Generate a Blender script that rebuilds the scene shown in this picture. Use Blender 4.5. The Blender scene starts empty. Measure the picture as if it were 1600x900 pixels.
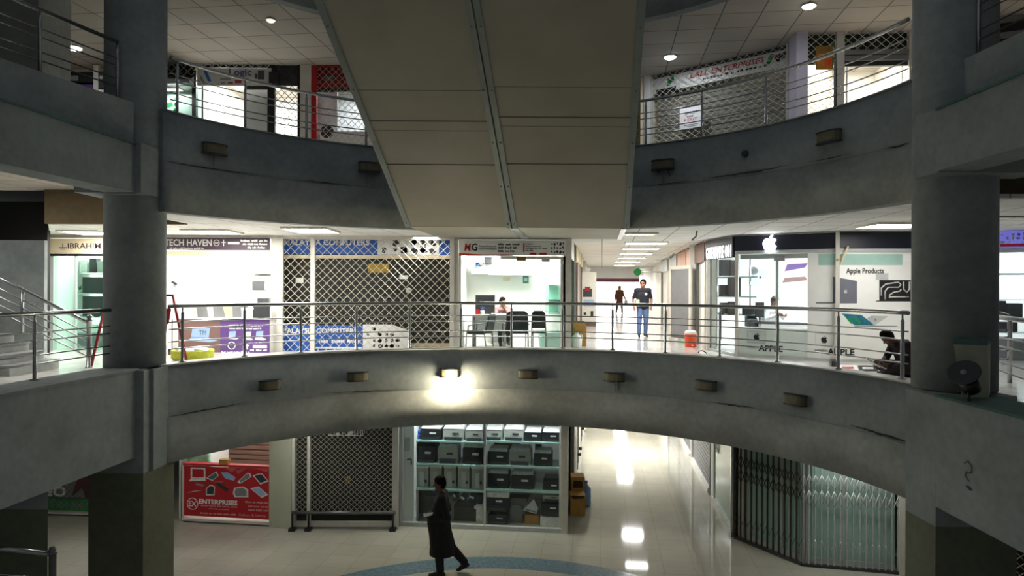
import bpy, bmesh, math, random
from mathutils import Vector, Matrix
random.seed(7)
SC = bpy.context.scene
COL = SC.collection
PI = math.pi
# ------------------------------------------------------------------ camera, world, exposure
F = 1067.0; ROLL = 0.004; EYE = 5.4
cam_d = bpy.data.cameras.new('camera'); cam = bpy.data.objects.new('camera', cam_d); COL.objects.link(cam)
cam_d.sensor_fit = 'HORIZONTAL'; cam_d.sensor_width = 36.0; cam_d.lens = 36.0 * F / 1600.0
cam_d.clip_start = 0.05; cam_d.clip_end = 300
rt = Vector((1, 0, ROLL)).normalized(); up = Vector((-ROLL, 0, 1)).normalized(); bk = rt.cross(up)
cam.matrix_world = Matrix(((rt.x, up.x, bk.x, 0), (rt.y, up.y, bk.y, 0), (rt.z, up.z, bk.z, EYE), (0, 0, 0, 1)))
SC.camera = cam
W = bpy.data.worlds.new('world'); SC.world = W; W.use_nodes = True
bgn = W.node_tree.nodes['Background']
bgn.inputs[0].default_value = (0.90, 0.97, 1.0, 1); bgn.inputs[1].default_value = 0.145
SC.view_settings.view_transform = 'Standard'; SC.view_settings.look = 'None'
SC.view_settings.exposure = 0.0; SC.view_settings.gamma = 1.0; SC.view_settings.use_curve_mapping = False
SC.cycles.use_denoising = True
SC.cycles.max_bounces = 8; SC.cycles.diffuse_bounces = 4; SC.cycles.glossy_bounces = 4
SC.cycles.transparent_max_bounces = 16; SC.cycles.sample_clamp_indirect = 6.0
SC.cycles.caustics_reflective = False; SC.cycles.caustics_refractive = False

# ------------------------------------------------------------------ pixel <-> place
def ray(x, y):
    dx = (x - 800) / F; dy = (450 - y) / F
    return dx - ROLL * dy, ROLL * dx + dy
def at(x, y, z):                     # the point seen at pixel x, y at depth z
    h, v = ray(x, y); return Vector((h * z, z, EYE + v * z))
def on(x, y, height):                # the point seen at pixel x, y lying at a height
    h, v = ray(x, y); z = (height - EYE) / v; return Vector((h * z, z, height))
CX, CY = -0.357, 8.95                # middle of the round atrium
def ring(R, deg, z=0): return Vector((CX + R * math.cos(math.radians(deg)), CY + R * math.sin(math.radians(deg)), z))
def arc_hit(x, y, R):
    h, v = ray(x, y); a = h * h + 1; b = -2 * (h * CX + CY); c = CX * CX + CY * CY - R * R
    t = (-b + math.sqrt(b * b - 4 * a * c)) / (2 * a)
    return math.degrees(math.atan2(t - CY, h * t - CX)), EYE + v * t
class Plane:
    """A vertical plane through two plan points; u runs along it, d goes behind it, h is the height."""
    def __init__(s, A, B):
        s.A = Vector((A[0], A[1], 0)); e = Vector((B[0] - A[0], B[1] - A[1], 0)); s.L = e.length
        s.u = e.normalized(); s.n = Vector((-s.u.y, s.u.x, 0)); s.rot = math.atan2(s.u.y, s.u.x)
    def w(s, u, d, h): return s.A + s.u * u + s.n * d + Vector((0, 0, h))
    def pix(s, x, y, d=0):
        h, v = ray(x, y); dr = Vector((h, 1, 0)); P0 = s.A + s.n * d
        t = s.n.dot(P0) / s.n.dot(dr); p = dr * t
        return (p - P0).dot(s.u), EYE + v * t
def zpl(xa, za, xb, zb): return Plane(((xa - 800) / F * za, za), ((xb - 800) / F * zb, zb))

# ------------------------------------------------------------------ mesh builder
class MB:
    def __init__(s): s.bm = bmesh.new(); s.mi = 0
    def face(s, vs, smooth=False):
        try: f = s.bm.faces.new(vs)
        except ValueError: return None
        f.material_index = s.mi; f.smooth = smooth; return f
    def hexa(s, P):                   # 8 points: bottom 0-3, top 4-7
        v = [s.bm.verts.new(p) for p in P]
        for q in ((3, 2, 1, 0), (4, 5, 6, 7), (0, 1, 5, 4), (1, 2, 6, 5), (2, 3, 7, 6), (3, 0, 4, 7)): s.face([v[i] for i in q])
        return s
    def box(s, x0, x1, y0, y1, z0, z1):
        return s.hexa([(x0, y0, z0), (x1, y0, z0), (x1, y1, z0), (x0, y1, z0), (x0, y0, z1), (x1, y0, z1), (x1, y1, z1), (x0, y1, z1)])
    def pb(s, pl, u0, u1, d0, d1, h0, h1):
        return s.hexa([pl.w(u0, d0, h0), pl.w(u1, d0, h0), pl.w(u1, d1, h0), pl.w(u0, d1, h0), pl.w(u0, d0, h1), pl.w(u1, d0, h1), pl.w(u1, d1, h1), pl.w(u0, d1, h1)])
    def px(s, pl, x0, y0, x1, y1, d0, d1):      # seen between pixels at its front face
        u0, h1 = pl.pix(x0, y0, d0); u1, h0 = pl.pix(x1, y1, d0)
        return s.pb(pl, u0, u1, d0, d1, h0, h1)
    def prism(s, pts, z0, z1):        # plan polygon (ccw), extruded in height
        a = [s.bm.verts.new((p[0], p[1], z0)) for p in pts]; b = [s.bm.verts.new((p[0], p[1], z1)) for p in pts]
        s.face(a[::-1]); s.face(b); n = len(pts)
        for i in range(n): s.face([a[i], a[(i + 1) % n], b[(i + 1) % n], b[i]])
        return s
    def pprism(s, pl, pts, d0, d1):   # polygon in the plane (u,h), extruded in depth
        a = [s.bm.verts.new(pl.w(p[0], d0, p[1])) for p in pts]; b = [s.bm.verts.new(pl.w(p[0], d1, p[1])) for p in pts]
        s.face(a); s.face(b[::-1]); n = len(pts)
        for i in range(n): s.face([a[(i + 1) % n], a[i], b[i], b[(i + 1) % n]])
        return s
    def tube(s, pts, r, n=8, closed=False, cap=True, sm=True):
        pts = [Vector(p) for p in pts]; N = len(pts); rs = r if isinstance(r, (list, tuple)) else [r] * N
        rings = []; ref = None
        for i, p in enumerate(pts):
            if closed: t = (pts[(i + 1) % N] - pts[i - 1])
            else: t = pts[min(i + 1, N - 1)] - pts[max(i - 1, 0)]
            t.normalize()
            if ref is None: ref = Vector((0, 0, 1)) if abs(t.z) < .9 else Vector((1, 0, 0))
            a = (ref - t * ref.dot(t)).normalized(); b = t.cross(a); ref = a
            rings.append([s.bm.verts.new(p + (a * math.cos(2 * PI * k / n) + b * math.sin(2 * PI * k / n)) * rs[i]) for k in range(n)])
        for i in range(N if closed else N - 1):
            A, B = rings[i], rings[(i + 1) % N]
            for k in range(n): s.face([A[k], A[(k + 1) % n], B[(k + 1) % n], B[k]], sm)
        if cap and not closed: s.face(rings[0][::-1]); s.face(rings[-1])
        return s
    def lathe(s, c, prof, n=20, axis=None, sm=True):
        c = Vector(c); ax = Vector(axis).normalized() if axis is not None else Vector((0, 0, 1))
        ref = Vector((1, 0, 0)) if abs(ax.x) < .9 else Vector((0, 1, 0))
        a = (ref - ax * ref.dot(ax)).normalized(); b = ax.cross(a); rings = []
        for r, z in prof:
            rings.append([s.bm.verts.new(c + ax * z + (a * math.cos(2 * PI * k / n) + b * math.sin(2 * PI * k / n)) * max(r, 1e-4)) for k in range(n)])
        for A, B in zip(rings, rings[1:]):
            for k in range(n): s.face([A[k], A[(k + 1) % n], B[(k + 1) % n], B[k]], sm)
        s.face(rings[0][::-1]); s.face(rings[-1]); return s
    def ball(s, c, rx, ry=None, rz=None, n=14, m=9):
        ry = ry or rx; rz = rz or rx; c = Vector(c); rings = []
        for j in range(1, m):
            ph = PI * j / m
            rings.append([s.bm.verts.new(c + Vector((rx * math.sin(ph) * math.cos(2 * PI * k / n), ry * math.sin(ph) * math.sin(2 * PI * k / n), -rz * math.cos(ph)))) for k in range(n)])
        t0 = s.bm.verts.new(c - Vector((0, 0, rz))); t1 = s.bm.verts.new(c + Vector((0, 0, rz)))
        for A, B in zip(rings, rings[1:]):
            for k in range(n): s.face([A[k], A[(k + 1) % n], B[(k + 1) % n], B[k]], True)
        for k in range(n):
            s.face([t0, rings[0][(k + 1) % n], rings[0][k]], True); s.face([t1, rings[-1][k], rings[-1][(k + 1) % n]], True)
        return s
    def loft(s, rings, sm=True, cap=True):      # rings: (centre, rx, ry, turn) horizontal ellipses
        V = []
        n = 16
        for c, rx, ry, a in rings:
            ca, sa = math.cos(a), math.sin(a)
            V.append([s.bm.verts.new((c[0] + rx * math.cos(2 * PI * k / n) * ca - ry * math.sin(2 * PI * k / n) * sa, c[1] + rx * math.cos(2 * PI * k / n) * sa + ry * math.sin(2 * PI * k / n) * ca, c[2])) for k in range(n)])
        for A, B in zip(V, V[1:]):
            for k in range(n): s.face([A[k], A[(k + 1) % n], B[(k + 1) % n], B[k]], sm)
        if cap: s.face(V[0][::-1]); s.face(V[-1])
        return s
    def band(s, R0, R1, z0, z1, d0, d1, n=64):  # a curved bar of the ring
        prev = None
        for i in range(n + 1):
            a = d0 + (d1 - d0) * i / n
            q = [s.bm.verts.new(p) for p in (ring(R0, a, z0), ring(R1, a, z0), ring(R1, a, z1), ring(R0, a, z1))]
            if prev:
                for k in range(4):
                    s.face([prev[k], prev[(k + 1) % 4], q[(k + 1) % 4], q[k]], k in (1, 3))
            else: s.face(q)
            prev = q
        s.face(prev[::-1]); return s

# ------------------------------------------------------------------ objects
def place(name, mb, mats, parent=None, kind=None, label=None):
    bm = mb.bm
    bmesh.ops.recalc_face_normals(bm, faces=bm.faces[:])
    me = bpy.data.meshes.new(name)
    o = bpy.data.objects.new(name, me)
    if parent is not None:
        o.parent = parent; inv = wm(parent).inverted(); bm.transform(inv)
    else:
        xs = [v.co for v in bm.verts]
        b = Vector(((min(v.x for v in xs) + max(v.x for v in xs)) / 2, (min(v.y for v in xs) + max(v.y for v in xs)) / 2, min(v.z for v in xs)))
        o.location = b; bm.transform(Matrix.Translation(-b))
    bm.to_mesh(me); bm.free()
    for m in (mats if isinstance(mats, (list, tuple)) else [mats]): me.materials.append(m)
    COL.objects.link(o)
    if kind: o['kind'] = kind
    if label: o['label'] = label
    return o
def wm(o):
    m = Matrix.Translation(o.location) @ o.rotation_euler.to_matrix().to_4x4()
    return (wm(o.parent) @ m) if o.parent else m
def struct(name, mb, m): return place(name, mb, m, None, 'structure')
def thing(name, label, cat, loc, group=None, rot=0):
    o = bpy.data.objects.new(name, None); COL.objects.link(o); o.location = loc; o.rotation_euler = (0, 0, rot)
    o.empty_display_size = .1; o['label'] = label; o['category'] = cat
    if group: o['group'] = group
    return o
def tag(o, label, cat, group=None):
    o['label'] = label; o['category'] = cat
    if group: o['group'] = group
    return o
def dup(root, loc, rot=None, label=None, group=None):
    r = root.copy(); COL.objects.link(r); r.location = loc
    if rot is not None: r.rotation_euler = (0, 0, rot)
    if label: r['label'] = label
    if group: r['group'] = group
    for ch in list(root.children):
        c = ch.copy(); COL.objects.link(c); c.parent = r
        for g in list(ch.children):
            d = g.copy(); COL.objects.link(d); d.parent = c
    return r
def lettering(s, pl, u, h, size, d, m, parent, width=None, name='lettering', align='LEFT', shear=0, bold=0.0):
    """Raised letters on a plane; u, h is the lower-left corner of the words, size the height of a capital."""
    cu = bpy.data.curves.new('words', 'FONT'); cu.body = s; cu.size = 1; cu.extrude = .02; cu.shear = shear; cu.offset = bold
    cu.resolution_u = 2
    o = bpy.data.objects.new('words', cu)
    me = bpy.data.meshes.new_from_object(o)
    bpy.data.objects.remove(o); bpy.data.curves.remove(cu)
    if not me.vertices: return None
    xs = [v.co.x for v in me.vertices]; w0 = min(xs); w = max(xs) - w0
    k = size / .70; kx = (width / w) if width else k
    if align == 'CENTER': u = u - w * kx / 2
    mb = MB(); mb.bm.from_mesh(me); bpy.data.meshes.remove(me)
    for v in mb.bm.verts:
        v.co = pl.w(u + (v.co.x - w0) * kx, d - .003 - v.co.z * .1, h + v.co.y * k)
    return place(name, mb, m, parent)
def dashes_px(pl, x0, y0, x1, y1, d, m, parent, seed=1):     # a line of print too small to read
    rnd = random.Random(seed); xm = (x0 + x1) / 2; u0 = pl.pix(x0, y0, d)[0]; u1 = pl.pix(x1, y1, d)[0]; h1 = pl.pix(xm, y0, d)[1]; h0 = pl.pix(xm, y1, d)[1]; H = h1 - h0; b = MB(); u = u0
    while u < u1 - H * .5:
        w = min(H * rnd.uniform(1.2, 4.5), u1 - u); k = u
        while k < u + w - H * .2: g = H * rnd.uniform(.25, .6); b.pb(pl, k, min(k + g, u + w), d - .004, d, h0 + H * rnd.choice((.1, .15, 0)), h1 - H * rnd.choice((0, .2, .3))); k += g + H * .12
        u += w + H * .6
    return place('printed_line', b, m, parent)
def words_px(s, pl, x0, y0, x1, y1, d, m, parent, **k):   # words filling the pixel box
    xm = (x0 + x1) / 2; u0 = pl.pix(x0, y0, d)[0]; u1 = pl.pix(x1, y1, d)[0]; h1 = pl.pix(xm, y0, d)[1]; h0 = pl.pix(xm, y1, d)[1]
    return lettering(s, pl, u0, h0, h1 - h0, d, m, parent, width=u1 - u0, **k)

# ------------------------------------------------------------------ materials
def lin(c):
    f = lambda v: v / 12.92 if v <= .04045 else ((v + .055) / 1.055) ** 2.4
    return tuple(f(v / 255) for v in c) + (1,)
def mat(name, rgb, rough=.6, metal=0, var=0.0, scale=4.0, emit=None, estr=0, spec=.5, stretch=None):
    m = bpy.data.materials.new(name); m.use_nodes = True; nt = m.node_tree; b = nt.nodes['Principled BSDF']
    b.inputs['Base Color'].default_value = lin(rgb); b.inputs['Roughness'].default_value = rough; b.inputs['Metallic'].default_value = metal
    b.inputs['Specular IOR Level'].default_value = spec
    if emit: b.inputs['Emission Color'].default_value = lin(emit); b.inputs['Emission Strength'].default_value = estr
    if var:
        tc = nt.nodes.new('ShaderNodeTexCoord'); n = nt.nodes.new('ShaderNodeTexNoise'); n.inputs['Scale'].default_value = scale; n.inputs['Detail'].default_value = 5
        mp = nt.nodes.new('ShaderNodeMapping'); nt.links.new(tc.outputs['Object'], mp.inputs[0]); nt.links.new(mp.outputs[0], n.inputs['Vector'])
        if stretch: mp.inputs['Scale'].default_value = stretch
        r = nt.nodes.new('ShaderNodeValToRGB'); nt.links.new(n.outputs['Fac'], r.inputs[0])
        c = lin(rgb); r.color_ramp.elements[0].position = .3; r.color_ramp.elements[1].position = .7
        r.color_ramp.elements[0].color = tuple(v * (1 - var) for v in c[:3]) + (1,)
        r.color_ramp.elements[1].color = tuple(min(1, v * (1 + var)) for v in c[:3]) + (1,)
        nt.links.new(r.outputs[0], b.inputs['Base Color'])
    return m
def glass(name, tint=(235, 248, 244), refl=.12, alpha=.9):
    m = bpy.data.materials.new(name); m.use_nodes = True; nt = m.node_tree; nt.nodes.clear()
    o = nt.nodes.new('ShaderNodeOutputMaterial'); t = nt.nodes.new('ShaderNodeBsdfTransparent'); t.inputs[0].default_value = lin(tint)
    g = nt.nodes.new('ShaderNodeBsdfGlossy'); g.inputs['Roughness'].default_value = .03
    f = nt.nodes.new('ShaderNodeLayerWeight'); f.inputs[0].default_value = .25
    pw = nt.nodes.new('ShaderNodeMath'); pw.operation = 'POWER'; pw.inputs[1].default_value = 4; nt.links.new(f.outputs['Facing'], pw.inputs[0])
    ml = nt.nodes.new('ShaderNodeMath'); ml.operation = 'MULTIPLY_ADD'; ml.inputs[1].default_value = .3; ml.inputs[2].default_value = .025; nt.links.new(pw.outputs[0], ml.inputs[0])
    mx = nt.nodes.new('ShaderNodeMixShader'); nt.links.new(ml.outputs[0], mx.inputs[0]); nt.links.new(t.outputs[0], mx.inputs[1]); nt.links.new(g.outputs[0], mx.inputs[2])
    nt.links.new(mx.outputs[0], o.inputs[0]); return m
def tiles(name, rgb, line, size, gap, rough, yaw=-.131, var=.08, bump=0, off=(0, 0), squash=1.0):
    m = bpy.data.materials.new(name); m.use_nodes = True; nt = m.node_tree; b = nt.nodes['Principled BSDF']
    g = nt.nodes.new('ShaderNodeNewGeometry'); mp = nt.nodes.new('ShaderNodeMapping'); mp.inputs['Rotation'].default_value = (0, 0, -yaw)
    mp.inputs['Location'].default_value = (off[0], off[1], 0)
    nt.links.new(g.outputs['Position'], mp.inputs[0])
    br = nt.nodes.new('ShaderNodeTexBrick'); br.offset = 0; br.inputs['Scale'].default_value = 1
    br.inputs['Brick Width'].default_value = size; br.inputs['Row Height'].default_value = size * squash; br.inputs['Mortar Size'].default_value = gap; br.inputs['Mortar Smooth'].default_value = .1
    c = lin(rgb); br.inputs['Color1'].default_value = tuple(v * (1 - var) for v in c[:3]) + (1,); br.inputs['Color2'].default_value = tuple(min(1, v * (1 + var)) for v in c[:3]) + (1,)
    br.inputs['Mortar'].default_value = lin(line); nt.links.new(mp.outputs[0], br.inputs['Vector'])
    n = nt.nodes.new('ShaderNodeTexNoise'); n.inputs['Scale'].default_value = 1.3; n.inputs['Detail'].default_value = 6
    mx = nt.nodes.new('ShaderNodeMix'); mx.data_type = 'RGBA'; mx.blend_type = 'MULTIPLY'; mx.inputs[0].default_value = 1
    r = nt.nodes.new('ShaderNodeMapRange'); r.inputs[1].default_value = .3; r.inputs[2].default_value = .7; r.inputs[3].default_value = .88; r.inputs[4].default_value = 1.0
    nt.links.new(g.outputs['Position'], n.inputs['Vector']); nt.links.new(n.outputs['Fac'], r.inputs[0]); nt.links.new(br.outputs['Color'], mx.inputs[6]); nt.links.new(r.outputs[0], mx.inputs[7])
    nt.links.new(mx.outputs[2], b.inputs['Base Color']); b.inputs['Roughness'].default_value = rough
    return m
def concrete(name, rgb, stain=.35, seam=None):
    m = bpy.data.materials.new(name); m.use_nodes = True; nt = m.node_tree; b = nt.nodes['Principled BSDF']; L = nt.links.new
    g = nt.nodes.new('ShaderNodeNewGeometry')
    mp = nt.nodes.new('ShaderNodeMapping'); mp.inputs['Scale'].default_value = (.9, .9, 1.3); L(g.outputs['Position'], mp.inputs[0])
    n1 = nt.nodes.new('ShaderNodeTexNoise'); n1.inputs['Scale'].default_value = .9; n1.inputs['Detail'].default_value = 8; n1.inputs['Roughness'].default_value = .62; L(mp.outputs[0], n1.inputs['Vector'])
    n2 = nt.nodes.new('ShaderNodeTexNoise'); n2.inputs['Scale'].default_value = 9; n2.inputs['Detail'].default_value = 6; L(g.outputs['Position'], n2.inputs['Vector'])
    r1 = nt.nodes.new('ShaderNodeMapRange'); r1.inputs[1].default_value = .3; r1.inputs[2].default_value = .62; r1.inputs[3].default_value = 1 - stain; r1.inputs[4].default_value = 1.0; L(n1.outputs['Fac'], r1.inputs[0])
    r2 = nt.nodes.new('ShaderNodeMapRange'); r2.inputs[1].default_value = .3; r2.inputs[2].default_value = .7; r2.inputs[3].default_value = .9; r2.inputs[4].default_value = 1.06; L(n2.outputs['Fac'], r2.inputs[0])
    mu = nt.nodes.new('ShaderNodeMath'); mu.operation = 'MULTIPLY'; L(r1.outputs[0], mu.inputs[0]); L(r2.outputs[0], mu.inputs[1])
    sc = nt.nodes.new('ShaderNodeVectorMath'); sc.operation = 'SCALE'; sc.inputs[0].default_value = lin(rgb)[:3]; L(mu.outputs[0], sc.inputs['Scale'])
    L(sc.outputs[0], b.inputs['Base Color']); b.inputs['Roughness'].default_value = .8; b.inputs['Specular IOR Level'].default_value = .25
    bu = nt.nodes.new('ShaderNodeBump'); bu.inputs['Strength'].default_value = .15; bu.inputs['Distance'].default_value = .02; L(n2.outputs['Fac'], bu.inputs['Height']); L(bu.outputs[0], b.inputs['Normal'])
    return m
M = {}
M['concrete'] = concrete('painted_concrete', (148, 155, 155), .3)
M['concrete_bounce'] = concrete('grimy_bounce_lit_concrete', (168, 172, 168), .34)  # same paint lightened to stand for floor bounce, plus random stains
M['olive'] = concrete('olive_dado_paint', (112, 115, 98), .25)
M['teal'] = concrete('teal_paint', (92, 122, 118), .4)
M['marble'] = mat('marble_coping', (190, 190, 186), .25, var=.15, scale=6)
M['floor_g'] = tiles('polished_floor_tiles', (192, 190, 176), (160, 156, 142), .6, .004, .06, var=.03)
M['floor_m'] = tiles('gallery_floor_tiles', (220, 218, 213), (160, 152, 140), .6, .004, .12)
M['blue_ring'] = mat('blue_granite', (116, 140, 154), .14, var=.25, scale=14)
M['ceil_m'] = tiles('ceiling_tiles', (236, 234, 229), (150, 144, 134), .8, .012, .8, var=.05, squash=1.0)
M['ceil_u'] = tiles('stained_ceiling_tiles', (184, 177, 166), (104, 96, 88), .8, .012, .85, var=.08)
M['brown'] = concrete('brown_painted_wall', (128, 112, 84), .25)
M['soffit'] = mat('escalator_sheet_metal', (158, 153, 138), .55, var=.07, scale=1.2, spec=.3)
M['soffit_edge'] = mat('escalator_edge_trim', (132, 140, 136), .45, .3, var=.1, scale=3)
M['steel'] = mat('brushed_steel', (166, 168, 168), .26, 1.0, var=.1, scale=20)
M['steel_dark'] = mat('dull_steel', (120, 122, 120), .4, .9, var=.15, scale=8)
M['black'] = mat('black_plastic', (24, 24, 25), .45)
M['blackmatte'] = mat('dark_void', (20, 18, 16), .9)  # near-black paint standing for unlit depth
M['white'] = mat('white_paint', (236, 236, 232), .5, var=.03, scale=3)
M['cream'] = mat('cream_paint', (222, 206, 172), .55, var=.05, scale=3)
M['frame'] = mat('off_white_aluminium', (216, 212, 202), .4, .1, var=.06, scale=5)
M['grey'] = mat('grey_plastic', (128, 130, 132), .5, var=.06, scale=6)
M['lgrey'] = mat('light_grey_plastic', (186, 190, 188), .5, var=.05, scale=6)
M['dgrey'] = mat('charcoal_plastic', (52, 54, 57), .45, var=.08, scale=6)
M['wrap'] = mat('clear_wrapped_plastic', (222, 224, 222), .25, var=.18, scale=18)
M['glass'] = glass('clear_glass', (251, 254, 253)); M['glassg'] = glass('greenish_glass', (224, 244, 238))
M['shelf'] = mat('green_edged_glass', (164, 198, 188), .15, var=.05, scale=4)
M['wire'] = mat('grille_wire', (206, 204, 190), .35, .45, var=.12, scale=9)
M['shutter'] = mat('dark_shutter_slats', (46, 45, 37), .6, .2, var=.12, scale=5)
M['blue'] = mat('blue_sign_print', (38, 92, 176), .5, var=.08, scale=5)
M['red'] = mat('red_sign_print', (182, 24, 36), .4, var=.08, scale=3)
M['redp'] = mat('red_enamel', (150, 22, 26), .4, var=.1, scale=6)
M['purple'] = mat('purple_print', (92, 62, 124), .5, var=.06, scale=3)
M['brownp'] = mat('brown_print', (120, 92, 86), .5, var=.12, scale=2)
M['plum'] = mat('plum_sign', (58, 40, 54), .5, var=.06, scale=3)
M['ink'] = mat('black_ink', (22, 22, 24), .6); M['winky'] = mat('white_lettering', (240, 240, 238), .5)
M['silver'] = mat('silver_lettering', (196, 196, 190), .4, .3); M['redink'] = mat('red_ink', (190, 30, 40), .6)
M['green'] = mat('green_ink', (30, 140, 70), .6, var=.1, scale=8); M['navy'] = mat('navy_fascia', (20, 24, 40), .4, var=.08, scale=3)
M['card'] = mat('brown_cardboard', (184, 140, 72), .8, var=.1, scale=7); M['card_in'] = mat('cardboard_inside', (70, 48, 24), .9)
M['lime'] = mat('lime_fabric', (170, 178, 44), .7, var=.15, scale=14)
M['orange'] = mat('orange_plastic', (226, 74, 30), .35, var=.06, scale=6)
M['wood'] = mat('brown_slats', (104, 76, 64), .6, var=.25, scale=3, stretch=(1, 1, 8))
M['water'] = mat('blue_water_bottle', (120, 160, 206), .15, var=.12, scale=10)
M['skin'] = mat('skin', (150, 104, 82), .55, var=.06, scale=12); M['hair'] = mat('black_hair', (13, 11, 11), .9, var=.3, scale=60, spec=.15)
M['eye'] = mat('eye_dark', (28, 22, 20), .2)
def glow(name, rgb, s): return mat(name, rgb, .5, emit=rgb, estr=s)
M['lamp'] = glow('lamp_diffuser', (255, 252, 244), 14); M['lampc'] = glow('cool_lamp_diffuser', (240, 246, 255), 16)
M['lampd'] = glow('dim_lamp_diffuser', (255, 244, 226), 1.2)
M['bulb'] = glow('warm_bulb', (255, 240, 205), 220)
M['logo'] = glow('lit_logo', (246, 248, 255), 14); M['letters_lit'] = glow('lit_letters', (244, 246, 255), 5)
M['day'] = glow('daylight_pane', (255, 252, 246), 3.2); M['lightbox'] = glow('lightbox_print', (120, 116, 220), .55)

def area(name, loc, sx, sy, power, rgb=(255, 253, 249), rot=(0, 0, 0), parent=None, spread=None):
    l = bpy.data.lights.new(name, 'AREA'); l.shape = 'RECTANGLE'; l.size = sx; l.size_y = sy; l.energy = power; l.color = lin(rgb)[:3]
    if spread: l.spread = spread
    o = bpy.data.objects.new(name, l); COL.objects.link(o); o.rotation_euler = rot
    if parent is not None: o.parent = parent; o.location = wm(parent).inverted() @ Vector(loc)
    else: o.location = loc
    return o
G0, MF, MC, UB, UF, UC, TB = 0.0, 3.82, 4.08, 6.67, 8.19, 8.39, 11.02
BB = 2.40                               # underside of the lower fascia
# ================================================================== the building
A0, A1 = 4.6, 155.5                     # the arc of the atrium that is open to view
def arcpts(R, a0=A0, a1=A1, n=60): return [tuple(ring(R, a0 + (a1 - a0) * i / n)[:2]) for i in range(n + 1)]
def slab(name, R, z0, z1, m, left=-6.4, right=5.75, y0=-1.5, back=75):
    a = arcpts(R)
    pts = [(right, y0), (30, y0), (30, back), (-26, back), (-26, y0), (left, y0)]
    b = MB(); b.prism([(right, y0), (30, y0), (30, back), (-26, back), (-26, y0), (left, y0)] + [(left, a[-1][1])] + a[::-1] + [(right, a[0][1])], z0, z1)
    return struct(name, b, m)
b = MB(); b.box(-26, 30, -1.5, 75, -.1, 0); struct('floor', b, M['floor_g'])
b = MB(); b.band(4.2, 4.76, 0.0005, .004, -40, 220, 120); struct('floor_inlay', b, M['blue_ring'])
slab('floor', 6.25, 3.7, MF, M['floor_m'], left=-6.55)
slab('floor', 6.25, 8.0, UF, M['floor_m'], left=-8.2, right=6.2)
slab('ceiling', 6.3, TB, TB + .1, M['ceil_u'])
slab('ceiling', 6.3, 2.74, 2.84, M['ceil_m'])
# ceiling over the middle gallery: low over the shops, high over the stairs
a = arcpts(6.3)
b = MB(); b.prism([(9.3, 11.8), (30, 11.8), (30, 75), (-26, 75), (-26, 15.66), (-10.62, 15.66), (-9.38, 13.8), (-6.55, 13.8), (-6.55, a[-1][1])] + a[::-1] + [(9.3, a[0][1])], UB, UB + .06)
struct('ceiling', b, M['ceil_m'])
b = MB(); b.box(-26, -6.3, -1.5, 13.8, 7.33, 7.4); struct('ceiling', b, M['ceil_u'])
b = MB(); b.box(5.8, 30, -1.5, 11.8, 7.33, 7.4); struct('ceiling', b, M['ceil_u'])
b = MB(); b.box(-9.36, -6.56, 13.66, 13.8, UB - .02, 7.35); struct('beam', b, M['brown'])
b = MB(); b.box(8.0, 30, 11.7, 11.82, UB - .02, 7.35); struct('beam', b, M['brown'])
# curved fascias
def fascia(z0, z1, R, name, crack):
    b = MB(); b.band(R, R + .22, z0, z1, A0, A1, 90); o = struct(name, b, M['concrete']); return o
fascia(BB, MC - .03, 6.1, 'beam_fascia', 0)
fascia(UB - .01, UC - .02, 6.06, 'beam_fascia', 0)
fascia(TB - .02, TB + 1.6, 6.05, 'beam_fascia', 0)
# plaster joint that runs round each fascia (a shallow raised lip of the lower coat)
for R, z0, z1 in ((6.1, BB, 3.175), (6.06, UB - .01, 7.5)):
    b = MB(); b.band(R - .022, R, z0, z1, A0 + .2, A1 - .2, 90); struct('beam_plaster_coat', b, M['concrete_bounce'])  # lower coat is paler: bounced light put into its colour
# coping on each fascia
b = MB(); b.band(6.08, 6.42, MC - .03, MC, A0, A1, 90); struct('sill_coping', b, M['marble'])
b = MB(); b.band(6.04, 6.38, UC - .02, UC, A0, A1, 90); struct('sill_coping', b, M['concrete'])
# open cracks and grime along the plaster joint
def crack(R, h, xa, ya, xb, yb, w):
    a_, b_ = arc_hit(xa, ya, R), arc_hit(xb, yb, R); rnd = random.Random(int(xa)); n = 14
    b = MB(); pts = []
    for i in range(n + 1):
        s = i / n; pts.append((a_[0] + (b_[0] - a_[0]) * s, a_[1] + (b_[1] - a_[1]) * s + rnd.uniform(-.006, .006)))
    for i, (p, q) in enumerate(zip(pts, pts[1:])):
        k = w * math.sin(PI * (i + .6) / n) * rnd.uniform(.6, 1.1)
        b.hexa([ring(R - .004, p[0], p[1] - k), ring(R - .004, q[0], q[1] - k), ring(R + .004, q[0], q[1] - k), ring(R + .004, p[0], p[1] - k), ring(R - .004, p[0], p[1]), ring(R - .004, q[0], q[1]), ring(R + .004, q[0], q[1]), ring(R + .004, p[0], p[1])])
    struct('wall_crack', b, M['crack'])
M['crack'] = mat('open_crack_dirt', (44, 42, 40), .9, var=.2, scale=8)
for xa, ya, xb, yb, w, R in ((1330, 664, 1424, 692, .035, 6.075), (1112, 628, 1182, 637, .03, 6.075), (270, 650, 390, 628, .02, 6.075), (500, 615, 640, 608, .015, 6.075), (264, 252, 405, 273, .022, 6.035), (470, 281, 545, 288, .02, 6.035), (1098, 279, 1230, 258, .03, 6.035), (1010, 290, 1080, 282, .015, 6.035), (1385, 231, 1420, 223, .025, 6.035), (1262, 253, 1330, 240, .012, 6.035)): crack(R, 0, xa, ya, xb, yb, w)
b = MB(); q = [Vector((5.335, 7.98 + dy, 3.3 + dz)) for dy, dz in ((.06, .06), (.0, .1), (-.07, .05), (-.06, -.02), (.02, -.03), (.05, -.08), (-.02, -.13))]; b.tube(q, .007, 5); b.tube([Vector((5.335, 8.0, 3.1)), Vector((5.335, 7.93, 3.08))], .014, 5); struct('wall_mark', b, mat('faint_grime', (92, 92, 90), .9, var=.2, scale=8))
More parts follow.
